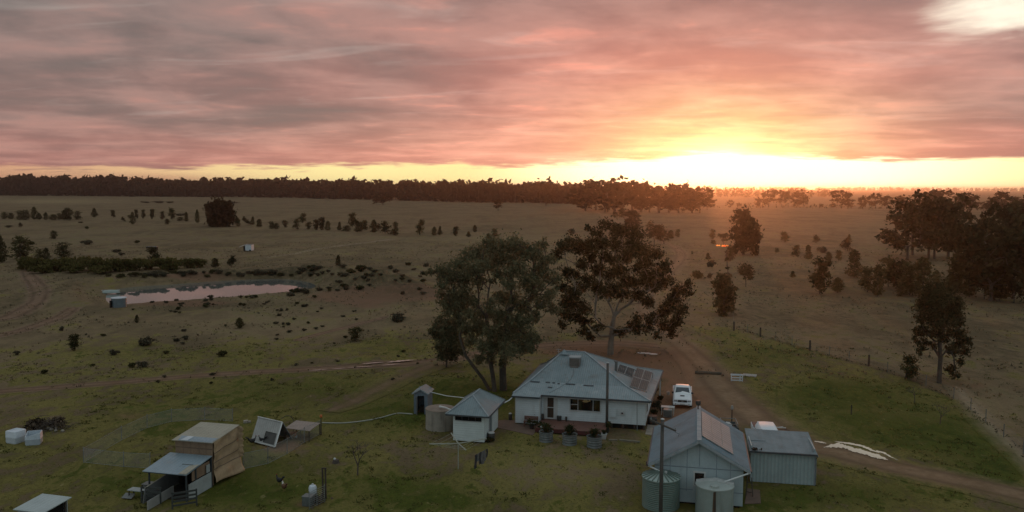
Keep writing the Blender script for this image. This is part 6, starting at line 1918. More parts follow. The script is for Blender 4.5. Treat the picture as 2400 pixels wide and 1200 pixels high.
# ------------------------------------------------------------------ white cut-down tubs and the brush heap
def tub(px, py, w_, d_, h_, rz, label, open_, m):
    t = thing('plastic_tub', label, 'tub', ground(px, py), rz, 'white plastic tubs')
    mb = MB()
    r = .12
    def ring(s, z): # rounded square outline
        P = []
        for cx, cy, a0 in ((1, 1, 0), (-1, 1, pi / 2), (-1, -1, pi), (1, -1, 3 * pi / 2)):
            for k in range(5):
                a = a0 + k * pi / 8
                P.append((cx * (w_ / 2 * s - r) + r * cos(a), cy * (d_ / 2 * s - r) + r * sin(a), z))
        return P
    levels = [(0.94, 0), (1, .1), (1, h_ * .45), (1.03, h_ * .5), (1, h_ * .55), (1, h_ - .06), (.97, h_)]
    if open_: levels += [(.88, h_), (.86, h_ * .5)]
    else: levels += [(.7, h_ + .03), (.66, h_ - .04)]
    V, F = [], []
    for s, z in levels: V += ring(s, z)
    n = 20
    for i in range(len(levels) - 1):
        for k in range(n):
            k2 = (k + 1) % n
            F.append((i * n + k, i * n + k2, (i + 1) * n + k2, (i + 1) * n + k))
    F.append(tuple(range((len(levels) - 1) * n, len(levels) * n)))
    if open_: # the rim is cut away in a dip on the near side
        V = [(x, y, z if not (z > h_ * .6 and x < -.05 and y < .3) else z - .22 * (1 if z > .5 else .3)) for x, y, z in V]
    mb.add(V, F)
    mb.build('tub_body', m, t, smooth=True)
    if open_: mb2 = MB().box(-w_ * .4, w_ * .4, -d_ * .4, d_ * .4, h_ * .45, h_ * .47); mb2.build('tub_inside', M['gal_dark'], t)
tub(38, 1036, 1.12, 1.1, 1.0, radians(-20), 'left white plastic tub with its top still on, on the grass', False, M['white_plastic'])
tub(80, 1040, 1.12, 1.1, .95, radians(18), 'right white plastic tub, painted in shade tone, cut open at the top', True, M['white_plastic_shade'])
p = ground(108, 1006)
rng = np.random.default_rng(55)
t = thing('brush_heap', 'heap of dead brush and rubble behind the white plastic tubs', 'heap', p, 0)
mb = MB()
for i in range(150):
    c = Vector((rng.normal() * 1.05, rng.normal() * .65, 0)); hh = 1.15 * exp(-(c.x / 1.4) ** 2 - (c.y / .9) ** 2)
    c.z = hh * rng.random() + .05
    d = Vector((rng.normal(), rng.normal(), rng.normal() * .5)).normalized() * rng.uniform(.25, .8)
    mb.tube([c - d, c + Vector((0, 0, .04)), c + d], [.012, .022, .008], 4)
mb.build('branches', M['twig'], t)
C = np.concatenate([clump_pts((rng.normal() * .95, rng.normal() * .5, .25 + .35 * rng.random()), .42, 60, rng, .8) for _ in range(12)])
C[:, 2] = np.maximum(C[:, 2], .03)
v, f = cards(C, .2, rng, 1.6)
link_mesh('dead_leaves', np_mesh('dead_leaves', v, f, M['leaf_brown']), t)
rng = np.random.default_rng(56)
C = np.concatenate([clump_pts((-.9 + rng.normal() * .15, .4, .5), .35, 120, rng, .9) for _ in range(3)])
v, f = cards(C, .16, rng, 1.6)
link_mesh('dark_leaves', np_mesh('dark_leaves', v, f, M['leaf_c']), t)
mb = MB()
for i in range(9):
    x, y = .5 + rng.normal() * .5, -.3 + rng.normal() * .3
    s = rng.uniform(.08, .2)
    mb.lathe([(s * .7, 0), (s, s * .5), (s * .6, s * 1.1), (.01, s * 1.2)], 7, x, y)
mb.build('rubble', M['concrete'], t)
# ------------------------------------------------------------------ the tilted coop
A_, B_ = at(588, 1033, .12), at(645, 1048, .12)
C_, D_ = at(662, 990, 1.62), at(605, 977, 1.62)
n_ = (B_ - A_).cross(D_ - A_).normalized()
if n_.z < 0: n_ = -n_
o0 = (A_ + B_) / 2; o0.z = 0
t = thing('chicken_coop', 'tilted pale-panelled chicken coop with a dark mesh opening', 'coop', o0, 0)
a_, b_, c_, d_ = (q - o0 for q in (A_, B_, C_, D_))
def pq(u, v): return (a_ * (1 - u) + b_ * u) * (1 - v) + (d_ * (1 - u) + c_ * u) * v
mb = MB().plate([pq(0, 0), pq(.46, 0), pq(.46, .52), pq(0, .52)], .04).plate([pq(0, .52), pq(1, .52), pq(1, 1), pq(0, 1)], .04).plate([pq(.92, .06), pq(1, .06), pq(1, .52), pq(.92, .52)], .04).plate([pq(.46, 0), pq(1, 0), pq(1, .06), pq(.46, .06)], .04)
mb.build('panel', M['coop_panel'], t)
MB().plate([pq(.46, .06) - n_ * .05, pq(.92, .06) - n_ * .05, pq(.92, .52) - n_ * .05, pq(.46, .52) - n_ * .05], .01).build('mesh_opening', M['drum'], t)
mb = MB()
for q1, q2 in ((pq(1, 0), pq(1, 1)), (pq(0, 0), pq(1, 0)), (pq(0, 1), pq(1, 1))): mb.beam(q1 + n_ * .03, q2 + n_ * .03, .1, .06)
mb.build('frame', M['trim'], t)
bk = Vector((.55, .85, 0)).normalized() * 1.0
mb = MB()
for q in (d_, c_):
    g = Vector((q.x + bk.x, q.y + bk.y, 0))
    mb.beam(q - n_ * .05, g, .07)
mb.add([d_ - n_ * .05, c_ - n_ * .05, Vector((c_.x + bk.x, c_.y + bk.y, 0)), Vector((d_.x + bk.x, d_.y + bk.y, 0))], [(0, 1, 2, 3)])
mb.build('back_panel', M['grey_panel'], t)
# the low iron-roofed coop
cs = [at(668, 1003, .95), at(725, 1010, .95), at(751, 991, 1.0), at(694, 985, 1.0)]
o0 = (cs[0] + cs[2]) / 2; o0.z = 0
t = thing('low_coop', 'low open coop with a flat pinkish iron sheet roof beside the tilted coop', 'coop', o0, 0)
MB().plate([q - o0 for q in cs], .04).build('roof', M['low_sheet'], t)
for q in cs: MB().beam(Vector((q.x - o0.x, q.y - o0.y, -.05)) * .96 + Vector((0, 0, 0)), Vector((q.x - o0.x, q.y - o0.y, .93)) * .96, .07).build('leg', M['timber'], t)
MB().tube([Vector((0.1, -1.2, 0)), Vector((.1, -1.2, .95))], .03, 5).build('stake', M['timber'], t)
mb = MB().box(-1.4, -.6, -.5, .3, .02, .35)
mb.build('nest_box', M['tan_ply'], t, bevel=.02)
t = thing('feeder', 'small white tray on the dirt below the low coop', 'tray', ground(688, 1026), .3)
MB().box(-.3, .3, -.14, .14, 0, .05).box(-.3, .3, -.14, -.11, .05, .14).box(-.3, .3, .11, .14, .05, .14).box(-.3, -.27, -.11, .11, .05, .14).box(.27, .3, -.11, .11, .05, .14).build('tray', M['trim'], t)
# curved branch arch by the low coop
p = ground(668, 1012)
o = MB().tube(arc([p + Vector(q) for q in ((-.3, 0, 1.1), (.2, .1, 1.35), (.65, .1, 1.1), (.75, 0, .5), (.7, 0, 0))], 5), .03, 6).build('bent_branch', M['twig']); tag(o, 'bent brown branch arching beside the low coop', 'branch')

# ------------------------------------------------------------------ wire-netting runs
def netting(name, label, px_list, h, post_every=None, rz=0):
    pts = [ground(x, y) for x, y in px_list]
    o0 = pts[0].copy()
    t = thing(name, label, 'fence', o0, 0)
    V, F = [], []
    for i, p in enumerate(pts):
        V += [tuple(p - o0 + Vector((0, 0, .02))), tuple(p - o0 + Vector((0, 0, h)))]
    for i in range(len(pts) - 1): F.append((2 * i, 2 * i + 2, 2 * i + 3, 2 * i + 1))
    MB().add(V, F).build('netting', M['net'], t)
    mw = MB()
    for i in range(len(pts) - 1):
        for z in (.04, h):
            mw.tube([pts[i] - o0 + Vector((0, 0, z)), pts[i + 1] - o0 + Vector((0, 0, z))], .012, 4)
    mw.build('wire', M['gal'], t)
    for p in pts:
        MB().beam(p - o0 + Vector((0, 0, -.1)), p - o0 + Vector((.02, 0, h + .12)), .045).build('post', M['gal'], t)
netting('netting_fence', 'wire netting fence round the left run, behind the fowl shed', [(352, 1098), (290, 1095), (196, 1085), (285, 1032), (345, 1004), (402, 990), (480, 985), (545, 988)], 1.1)
netting('netting_fence', 'wire netting fence along the right run, from the coops to the tarpaulin', [(570, 1100), (628, 1088), (673, 1064), (713, 1038), (752, 1018)], 1.2)
t = thing('marker_post', 'thin dark post with an orange cap at the corner of the wire run', 'post', ground(753, 1020), 0)
MB().tube([(0, 0, -.1), (0, 0, 1.5)], .04, 7).build('post', M['timber'], t)
MB().lathe([(.09, 1.501), (.12, 1.6), (.1, 1.7), (.01, 1.75)], 10).build('cap', M['orange'], t)
t = thing('timber_post', 'pair of tall thin dark posts standing together on the lawn', 'post', ground(760, 1168), radians(-10))
MB().beam((-.09, 0, -.1), (-.1, 0, 2.05), .09).beam((.12, 0, -.1), (.10, 0, 2.05), .09).build('post', M['timber'], t)
MB().box(-.16, .17, -.05, .05, 2.052, 2.11).build('post_cap', M['timber'], t)
# compost corner at the bottom
t = thing('wire_panel', 'tilted panel of pale wire bars in front of the pair of posts', 'panel', ground(744, 1188), radians(62))
mb = MB()
for k in range(9): mb.beam((-.75, 0, .12 + k * .13), (.75, 0, .12 + k * .13), .02)
for x in (-.75, 0, .75): mb.beam((x, .03, 0), (x, .03, 1.25), .03)
mb.build('bars', M['gal'], t)
t = thing('white_drum', 'white plastic drum standing behind the wire panel', 'drum', ground(733, 1160), 0)
MB().lathe([(.24, 0), (.27, .05), (.27, .5), (.22, .62), (.1, .68), (.01, .69)], 20).build('body', M['white_plastic'], t, smooth=True)
MB().lathe([(.07, .69), (.07, .75), (.01, .755)], 12).build('cap', M['trim'], t)
t = thing('metal_box', 'dull grey metal box on the bare patch by the wire panel', 'box', ground(723, 1184), radians(-14))
MB().box(-.32, .32, -.3, .3, 0, .62).build('body', M['gal_dark'], t, bevel=.03)
MB().box(-.34, .34, -.32, .32, .622, .67).build('lid', M['grey_panel'], t, bevel=.01)
t = thing('rubbish_heap', 'low brown heap of dirt and sticks inside the wire panel', 'heap', ground(736, 1178), 0)
rng = np.random.default_rng(61)
C = clump_pts((0, 0, .18), .7, 160, rng, .35); C[:, 2] = np.maximum(C[:, 2], .03)
v, f = cards(C, .16, rng, 1.6)
link_mesh('dead_leaves', np_mesh('dead_leaves', v, f, M['leaf_brown']), t)
t = thing('stump', 'low brown stump with a white lump on it in the lawn', 'stump', ground(787, 1085), 0)
MB().lathe([(.3, 0), (.26, .12), (.22, .25), (.01, .27)], 12).build('stump_body', M['twig'], t)
MB().lathe([(.08, .25), (.11, .3), (.08, .38), (.01, .4)], 9, -.08, 0).build('white_lump', M['trim'], t, smooth=True)

# ------------------------------------------------------------------ bare saplings
def bare_tree(px, py, h, label, seed, spread=.55, n=16, group='bare saplings'):
    rng = np.random.default_rng(seed)
    t = thing('bare_sapling', label, 'tree', ground(px, py), 0, group)
    tg = []
    for i in range(n):
        a = rng.uniform(0, 2 * pi); q = spread * h * sqrt(rng.random()); z = h * rng.uniform(.5, 1.0)
        tg.append((q * cos(a) * .9, q * sin(a) * .9, z))
    q = limbs([Vector((0, 0, -.05)), Vector((.02, 0, h * .14)), Vector((.03, .02, h * .3))], h * .028, tg, rng, .011, .02, .2)
    tw = []
    for c in tg:
        for k in range(5):
            d = Vector(rng.normal(size=3)); d.z = abs(d.z) + .3; d.normalize()
            q.tube([Vector(c), Vector(c) + d * h * rng.uniform(.08, .2)], [.010, .005], 3, caps=False)
    q.build('trunk', M['twig'], t)
    return t
bare_tree(838, 1114, 2.3, 'bare leafless sapling on the lawn, left of the clothes hoist', 1, .42, 20)
bare_tree(2143, 945, 1.6, 'small bare sapling on the green, left of the upright corner gum', 2)
bare_tree(2203, 995, 1.8, 'small bare sapling on the right green below the upright gum', 3)
bare_tree(2008, 604, 2.2, 'thin bare shrub in the right paddock', 4, .5, 8)
t = thing('dead_tree', 'thin leaning dead tree stem with a few tufts, right of the driveway bend', 'tree', ground(1707, 645), 0)
p = t.location
q = [at_dist(x, y, p.y) - p for x, y in ((1707, 645), (1705, 625), (1703, 605), (1701, 585))]
MB().tube(q, [.14, .11, .09, .05], 6).build('trunk', M['twig'], t)
rng = np.random.default_rng(71)
C = np.concatenate([clump_pts(tuple(q[0].lerp(q[3], k)), .55, 40, rng, .7) for k in (.05, .28, .62)])
v, f = cards(C, .35, rng, 1.6)
link_mesh('crown', np_mesh('crown', v, f, M['leaf_c']), t)
t = thing('stake', 'short dark stake standing alone on the right green', 'stake', ground(1995, 972), 0)
MB().beam((0, 0, -.1), (0, 0, .9), .08).beam((-.08, 0, .7), (.08, 0, .7), .05).build('stake_body', M['timber'], t)

# ------------------------------------------------------------------ paddock fence
fp = [ground(x, y) for x, y in FENCE_PX]
t = thing('paddock_fence', 'long dark post-and-wire fence between the green yard and the right paddock', 'fence', fp[2], 0)
o0 = fp[2]
big = [(1720, 775), (1782, 790), (1898, 822), (2036, 858), (2125, 886), (1714, 730), (1708, 660), (1704, 625)]
small = [(1818, 798), (1856, 810), (1944, 834), (1990, 846), (2080, 872), (2170, 906), (2235, 936), (2275, 962), (2310, 990), (2352, 1026), (2398, 1066), (1752, 780)]
for (x, y) in big:
    p = ground(x, y); MB().tube([p - o0 + Vector((0, 0, -.1)), p - o0 + Vector((0, 0, 1.35))], [.14, .12], 8).build('post', M['timber'], t)
for (x, y) in small:
    p = ground(x, y); MB().beam(p - o0 + Vector((0, 0, -.1)), p - o0 + Vector((0, 0, 1.2)), .05).build('post', M['gal_dark'], t)
mb = MB()
for i in range(len(fp) - 1):
    for z in (.35, .7, 1.1): mb.tube([fp[i] - o0 + Vector((0, 0, z)), fp[i + 1] - o0 + Vector((0, 0, z))], .006, 3)
mb.build('wire', M['gal_dark'], t)
V, F = [], []
rng = np.random.default_rng(81)
seg = [(fp[i], fp[i + 1]) for i in range(2, len(fp) - 1)]
C = []
for a_, b_ in seg:
    n = int((b_ - a_).length * 4)
    k = rng.random(n)[:, None]
    C.append(np.array(a_)[None] * (1 - k) + np.array(b_)[None] * k + rng.normal(size=(n, 3)) * np.array([.28, .28, 0]))
C = np.concatenate(C); C[:, 2] = hgt(C[:, 0], C[:, 1]) + rng.random(len(C)) * .16
v, f = cards(C, .15, rng, 1.8, -.6)
tag(link_mesh('fence_grass', np_mesh('fence_grass', v, f, M['leaf_salt'])), 'dark rank grass growing along the wires of the paddock fence', 'grass', None, 'stuff')

# ------------------------------------------------------------------ utes
def ute(name, label, loc, rz, dual=False, dark_tray=False):
    t = thing(name, label, 'ute', loc, rz, 'white utes')
    # local: nose towards -y, wheels on z 0; lofted body rings (y, half width, z bottom, z top)
    def loft(rings, nm, m, par, close=True):
        V, F = [], []
        for (y, wb, wt, z0, z1, r) in rings:
            V += [(-wb, y, z0), (wb, y, z0), (wb, y, z0 + (z1 - z0) * .6), (wt, y, z1 - r), (wt - r, y, z1), (0, y, z1 + r * .35), (-(wt - r), y, z1), (-wt, y, z1 - r), (-wb, y, z0 + (z1 - z0) * .6)]
        n = 9
        for i in range(len(rings) - 1):
            for k in range(n):
                k2 = (k + 1) % n
                F.append((i * n + k, i * n + k2, (i + 1) * n + k2, (i + 1) * n + k))
        F.append(tuple(range(n - 1, -1, -1))); F.append(tuple((len(rings) - 1) * n + k for k in range(n)))
        mb = MB().add(V, F)
        return mb.build(nm, m, par, smooth=True)
    ce = 4.35 if dual else 2.95     # where the cab ends
    body = loft([(.02, .80, .74, .42, .78, .06), (.10, .88, .80, .40, .90, .08), (.45, .90, .82, .40, .98, .09), (1.15, .90, .83, .40, 1.06, .09), (1.30, .90, .84, .40, 1.08, .08),
                 (ce, .90, .86, .40, 1.08, .06)], 'body', M['white_paint'], t)
    cab = loft([(1.18, .84, .80, 1.04, 1.09, .03), (1.95, .80, .66, 1.04, 1.68, .07), (2.15, .80, .66, 1.04, 1.74, .07), (ce - .25, .80, .66, 1.04, 1.74, .07), (ce, .80, .70, 1.04, 1.55, .07)], 'cab', M['white_paint'], t)
    MB().plate([(-.70, 1.28, 1.125), (.70, 1.28, 1.125), (.585, 1.86, 1.625), (-.585, 1.86, 1.625)], .02).build('windscreen', M['screen_glass'], t).location = (0, -.022, .018)
    for s in (-1, 1):
        q = [(s * .815, 1.55, 1.10), (s * .815, ce - .30, 1.10), (s * .712, ce - .34, 1.56), (s * .705, 1.98, 1.58)]
        if s < 0: q = q[::-1]
        MB().plate([(x + s * .012, y, z) for x, y, z in q], .02).build('side_window', M['screen_glass'], t)
        lp = MB().box(min(s * .48, s * .80), max(s * .48, s * .80), -.012, .08, .66, .82).build('headlight', M['lamp_glass'], t, bevel=.02)
        mi = MB().box(s * .93 - .10, s * .93 + .10, 1.50, 1.60, 1.08, 1.27).build('mirror', M['black_plastic'], t, bevel=.03)
    MB().box(-.44, .44, -.025, .06, .62, .82).build('grille', M['black_plastic'], t, bevel=.015)
    MB().box(-.10, .10, -.035, -.026, .69, .77).build('badge', M['steel'], t)
    bp = MB().box(-.88, .88, -.12, .06, .36, .60).build('bumper', M['white_paint'], t, bevel=.05)
    MB().box(-.22, .22, -.135, -.122, .42, .53).build('number_plate', M['trim'], bp)
    MB().box(-.50, .50, -.128, -.121, .37, .41).build('bumper_vent', M['black_plastic'], bp)
    for s in (-1, 1): MB().lathe([(.05, 0), (.055, .02), (.01, .025)], 10).build('fog_lamp', M['lamp_glass'], bp, loc=(s * .62, -.12, .47)).rotation_euler = (pi / 2, 0, 0)
    MB().box(-.20, .20, .62, .82, 1.055, 1.12).build('bonnet_scoop', M['black_plastic'], t, bevel=.03)
    tl = 1.75
    y0 = ce + .06
    mb = MB().box(-.92, .92, y0, y0 + tl, .70, .78).box(-.92, -.88, y0, y0 + tl, .781, 1.12).box(.88, .92, y0, y0 + tl, .781, 1.12).box(-.879, .879, y0, y0 + .04, .781, 1.12).box(-.879, .879, y0 + tl - .04, y0 + tl, .781, 1.12)
    tr = mb.build('tray', M['white_paint'], t)
    if dark_tray: MB().box(-.86, .86, y0 + .05, y0 + tl - .05, 1.0, 1.16).build('tonneau_cover', M['black_plastic'], tr, bevel=.02)
    else: MB().box(-.86, .86, y0 + .05, y0 + tl - .05, .785, .80).build('tray_liner', M['drum'], tr)
    MB().beam((-.5, y0 - .02, 1.2), (.5, y0 - .02, 1.2), .05).beam((-.6, y0 + .02, 1.1), (-.6, y0 + .02, 1.62), .05).beam((.6, y0 + .02, 1.1), (.6, y0 + .02, 1.62), .05).beam((-.62, y0 + .02, 1.62), (.62, y0 + .02, 1.62), .05).build('headboard', M['white_paint'], tr)
    MB().box(-.5, .5, .3, y0 + tl - .1, .28, .42).build('chassis', M['black_plastic'], t)
    for s in (-1, 1):
        for y in (.82, y0 + tl * .48):
            wv = MB().lathe([(.22, -.11), (.34, -.11), (.37, -.06), (.37, .06), (.34, .11), (.22, .11)], 22).build('wheel', M['rubber'], t, smooth=True, loc=(s * .80, y, .37))
            wv.rotation_euler = (0, pi / 2, 0)
            MB().lathe([(.21, -.09), (.225, .095), (.08, .085), (.06, .10), (.01, .10)], 18).build('rim', M['steel'], wv, smooth=True)
            MB().lathe([(.42, -.02), (.42, .03)], 18, caps=False).build('wheel_arch', M['black_plastic'], wv)
    return t
pc = (ground(1577, 957) + ground(1622, 960)) / 2
ute('parked_ute', 'white single-cab ute with open tray parked beside the farmhouse, nose to the viewer', pc + Vector((-.02, .0, 0)), radians(-11))
q1 = at(1803, 1012, 1.72)
u2 = ute('parked_ute', 'white dual-cab ute with a black tray cover, half hidden behind the skillion shed', (q1.x - .1, q1.y - 1.2, 0), radians(-9), True, True)
# trailer behind the gabled shed
p = ground(1708, 1016)
t = thing('box_trailer', 'small grey box trailer with a white sack, behind the gabled shed roof', 'trailer', p, radians(-8))
t.scale = (.8, .8, .8)
MB().box(-.8, .8, -1.2, 1.2, .45, .52).box(-.8, -.75, -1.2, 1.2, .521, .95).box(.75, .8, -1.2, 1.2, .521, .95).box(-.749, .749, -1.2, -1.15, .521, .95).box(-.749, .749, 1.15, 1.2, .521, .95).build('box', M['gal_dark'], t)
MB().beam((-.8, -1.2, 1.3), (.8, -1.2, 1.3), .06).beam((-.8, 1.2, 1.3), (.8, 1.2, 1.3), .06).beam((-.8, -1.2, 1.3), (-.8, 1.2, 1.3), .06).beam((.8, -1.2, 1.3), (.8, 1.2, 1.3), .06).beam((-.78, -1.18, .95), (-.78, -1.18, 1.3), .05).beam((.78, 1.18, .95), (.78, 1.18, 1.3), .05).beam((.78, -1.18, .95), (.78, -1.18, 1.3), .05).beam((-.78, 1.18, .95), (-.78, 1.18, 1.3), .05).build('cage_rail', M['gal'], t)
for s in (-1, 1):
    wv = MB().lathe([(.2, -.09), (.29, -.09), (.31, 0), (.29, .09), (.2, .09)], 18).build('wheel', M['rubber'], t, smooth=True, loc=(s * .95, 0, .31)); wv.rotation_euler = (0, pi / 2, 0)
o = MB().lathe([(.25, 0), (.34, .15), (.3, .4), (.1, .5), (.01, .52)], 12).build('sack', M['trim'], None, smooth=True, loc=p + Vector((-.1, .2, .42))); o.rotation_euler = (.2, .3, 0)
tag(o, 'white sack lying in the grey box trailer', 'sack')
t = thing('post_with_rag', 'short post with a pale rag beside the grey box trailer', 'post', ground(1715, 990), 0)
MB().beam((0, 0, 0), (0, 0, 1.15), .09).build('post', M['timber'], t)
MB().lathe([(.1, 1.16), (.14, 1.25), (.08, 1.5), (.01, 1.52)], 8).build('rag', M['coop_panel'], t, smooth=True)
for (x, y, lab) in ((1829, 1004, 'pale stick lying on the dirt right of the half hidden ute'), (1838, 1009, 'brown stick lying on the dirt right of the half hidden ute')):
    p = ground(x, y)
    o = MB().beam(p + Vector((-.45, .1, .05)), p + Vector((.45, -.12, .05)), .1, .06).beam(p + Vector((-.1, .1, .05)), p + Vector((.3, .25, .07)), .05, .05).build('stick', M['trim'] if x < 1835 else M['bench']); tag(o, lab, 'stick')

# ------------------------------------------------------------------ odds and ends in the yard behind
t = thing('open_crate', 'white open timber crate standing on the green beside the driveway', 'frame', ground(1727, 894), radians(-8))
mb = MB()
for z in (.08, .36, .64): mb.box(-.62, .62, -.03, .03, z, z + .09)
for x in (-.6, .32, .58): mb.box(x - .04, x + .04, -.07, -.031, 0, .75)
mb.box(-.62, .62, .55, .6, .62, .7).box(.56, .62, -.02, .55, .62, .7).box(-.62, -.56, -.02, .55, .62, .7)
mb.build('frame', M['white_plastic'], t)
t = thing('white_pallet', 'white slatted pallet lying flat on the grass behind the white crate', 'pallet', ground(1757, 881), radians(-20))
mb = MB()
for k in range(6): mb.box(-.75, .75, -.55 + k * .2, -.43 + k * .2, .08, .11)
for x in (-.6, 0, .6): mb.box(x - .05, x + .05, -.55, .57, 0, .079)
mb.build('slats', M['panel'], t)
a_, b_ = ground(1629, 877), ground(1691, 879)
o = MB().tube([a_ + Vector((0, 0, .16)), a_.lerp(b_, .5) + Vector((0, .1, .17)), b_ + Vector((0, 0, .15))], [.2, .19, .17], 9).build('log', mat('grey_log', (0.105, 0.078, 0.05), (0.06, 0.045, 0.03), 0.9, 0, 2), None, smooth='all'); tag(o, 'dark log lying straight across the driveway behind the parked ute', 'log')
for i, (x, y, s) in enumerate([(1504, 828, .5), (1518, 829, .42), (1531, 831, .48)]):
    rs_ = random.Random(i + 40)
    p = ground(x, y)
    V = [(cos(a) * s * 1.2 * rs_.uniform(.7, 1.1), sin(a) * s * rs_.uniform(.6, 1.1), .06) for a in np.linspace(0, 2 * pi, 9)[:-1]]
    o = MB().plate(V, .06).build('paper_sheet', M['trim'], None, loc=p); tag(o, f'pale flat sheet on the ground by the spreading gum, {ordinal(i)} of three from the left', 'sheet', 'pale sheets by the gum')
# the small fire in the far paddock
em = bpy.data.materials.new('flame'); em.use_nodes = True; X.nt = em.node_tree
nt = em.node_tree; nt.nodes.remove(nt.nodes['Principled BSDF'])
e_ = nt.nodes.new('ShaderNodeEmission'); ge = nt.nodes.new('ShaderNodeNewGeometry')
nn = noise(ge.outputs['Position'], 0.8, 3, 0.6)
nt.links.new(mix((1.0, 0.10, 0.02), (1.0, 0.38, 0.08), sstep(nn, .4, .6)), e_.inputs[0]); e_.inputs[1].default_value = 1.2
nt.links.new(e_.outputs[0], nt.nodes['Material Output'].inputs[0])
for x, y, w_, h_, lab in ((1683, 577, .6, .6, 'small orange fire left of the larger one in the far paddock'), (1700, 578, 1.15, .7, 'larger low orange fire in the far paddock below the double-headed gum')):
    p = ground(x, y)
    t = thing('fire', lab, 'fire', p, 0, 'fires in the far paddock')
    rs_ = random.Random(x)
    mb = MB()
    for k in range(6 if w_ < 1 else 12):
        ox = rs_.uniform(-w_, w_); hh = h_ * rs_.uniform(.5, 1.2); r = .16 + .2 * rs_.random()
        mb.lathe([(r * .8, .05), (r, hh * .3), (r * .45, hh * .7), (.01, hh)], 7, ox, rs_.uniform(-.3, .3))
    mb.build('flames', em, t)
    mb = MB()
    for k in range(8):
        ox = rs_.uniform(-w_, w_)
        mb.beam((ox - .6, rs_.uniform(-.3, .3), .06), (ox + .6, rs_.uniform(-.3, .3), .14), .14)
    mb.build('embers_wood', M['drum'], t)
# tank at the pond, dinghy, white trailer and table in the pasture
p = ground(279, 719)
t = thing('pump_tank', 'small round grey tank with a white rim at the near end of the pond', 'water tank', p, 0)
MB().lathe([(1.22, 0), (1.22, 1.55)], 32, caps=False).build('tank_wall', mat('tank_blue_grey', (0.135, 0.165, 0.175), (0.10, 0.125, 0.135), .5, .2, corr=(2, .2, .3)), t, smooth=True)
MB().lathe([(1.28, 1.50), (1.28, 1.62), (1.12, 1.64), (.01, 1.80)], 32).build('lid', M['clear_sheet'], t, smooth=True)
MB().box(-1.0, -.7, -1.32, -1.0, 0, 1.2).build('hatch', M['dark'], t)
p = ground(260, 690)
t = thing('dinghy', 'upturned pale dinghy on the bank left of the pond tank', 'boat', Vector((p.x, p.y, max(p.z, -.3))), radians(10))
V, F = [], []
ns = 13
for i in range(ns):
    k = i / (ns - 1) * 2 - 1
    wd = .75 * sqrt(max(0, 1 - abs(k) ** 2.4)) + .02; hh = .62 * (1 - .35 * abs(k) ** 2) * (wd / .77) ** .5
    for j in range(9):
        a = pi * j / 8
        V.append((k * 1.75, cos(a) * wd, sin(a) * hh))
for i in range(ns - 1):
    for j in range(8): F.append((i * 9 + j, i * 9 + j + 1, (i + 1) * 9 + j + 1, (i + 1) * 9 + j))
MB().add(V, F).build('hull', mat('dinghy_green_white', (0.30, 0.34, 0.31), (0.22, 0.26, 0.235), .5), t, smooth='all')
MB().beam((-1.7, 0, .50), (1.7, 0, .50), .07, .16).build('keel', M['trim'], t)
p = ground(578, 589)
t = thing('field_shelter', 'small white field shelter with a raised pale flap roof in the left pasture', 'shelter', p, radians(-4))
MB().box(-.1, 1.9, -.9, 1.3, .25, 2.1).build('box', M['clear_sheet'], t)
MB().plate([(-2.1, -1.0, 1.35), (-.12, -1.0, 2.1), (-.12, 1.3, 2.3), (-2.1, 1.3, 1.6)][::1], .06).build('flap_roof', M['clear_sheet'], t)
MB().box(-.75, -.12, -.7, 1.2, .3, 1.7).build('dark_opening', M['dark'], t)
MB().plate([(-.12, -.95, 2.12), (1.95, -.95, 2.12), (1.95, 1.35, 2.2), (-.12, 1.35, 2.2)], .06).build('roof', M['gal_dark'], t)
for s in (-.3, 1.5):
    wv = MB().lathe([(.2, -.08), (.3, -.08), (.3, .08), (.2, .08)], 14).build('wheel', M['rubber'], t, loc=(s, -.95, .3)); wv.rotation_euler = (pi / 2, 0, 0)
p = ground(357, 588)
t = thing('field_table', 'dark flat-topped stand in the pasture behind the pond scrub', 'stand', p, radians(5))
MB().box(-1.7, 1.6, -.8, .8, 1.25, 1.4).build('top', M['gal_dark'], t)
MB().box(-1.6, 1.5, -.82, -.7, .9, 1.245).box(.7, 1.5, -.69, .7, .1, 1.245).build('side', M['dark'], t)
for sx in (-1.5, 1.4):
    for sy in (-.6, .6): MB().box(sx - .06, sx + .06, sy - .06, sy + .06, 0, .9).build('leg', M['timber'], t)

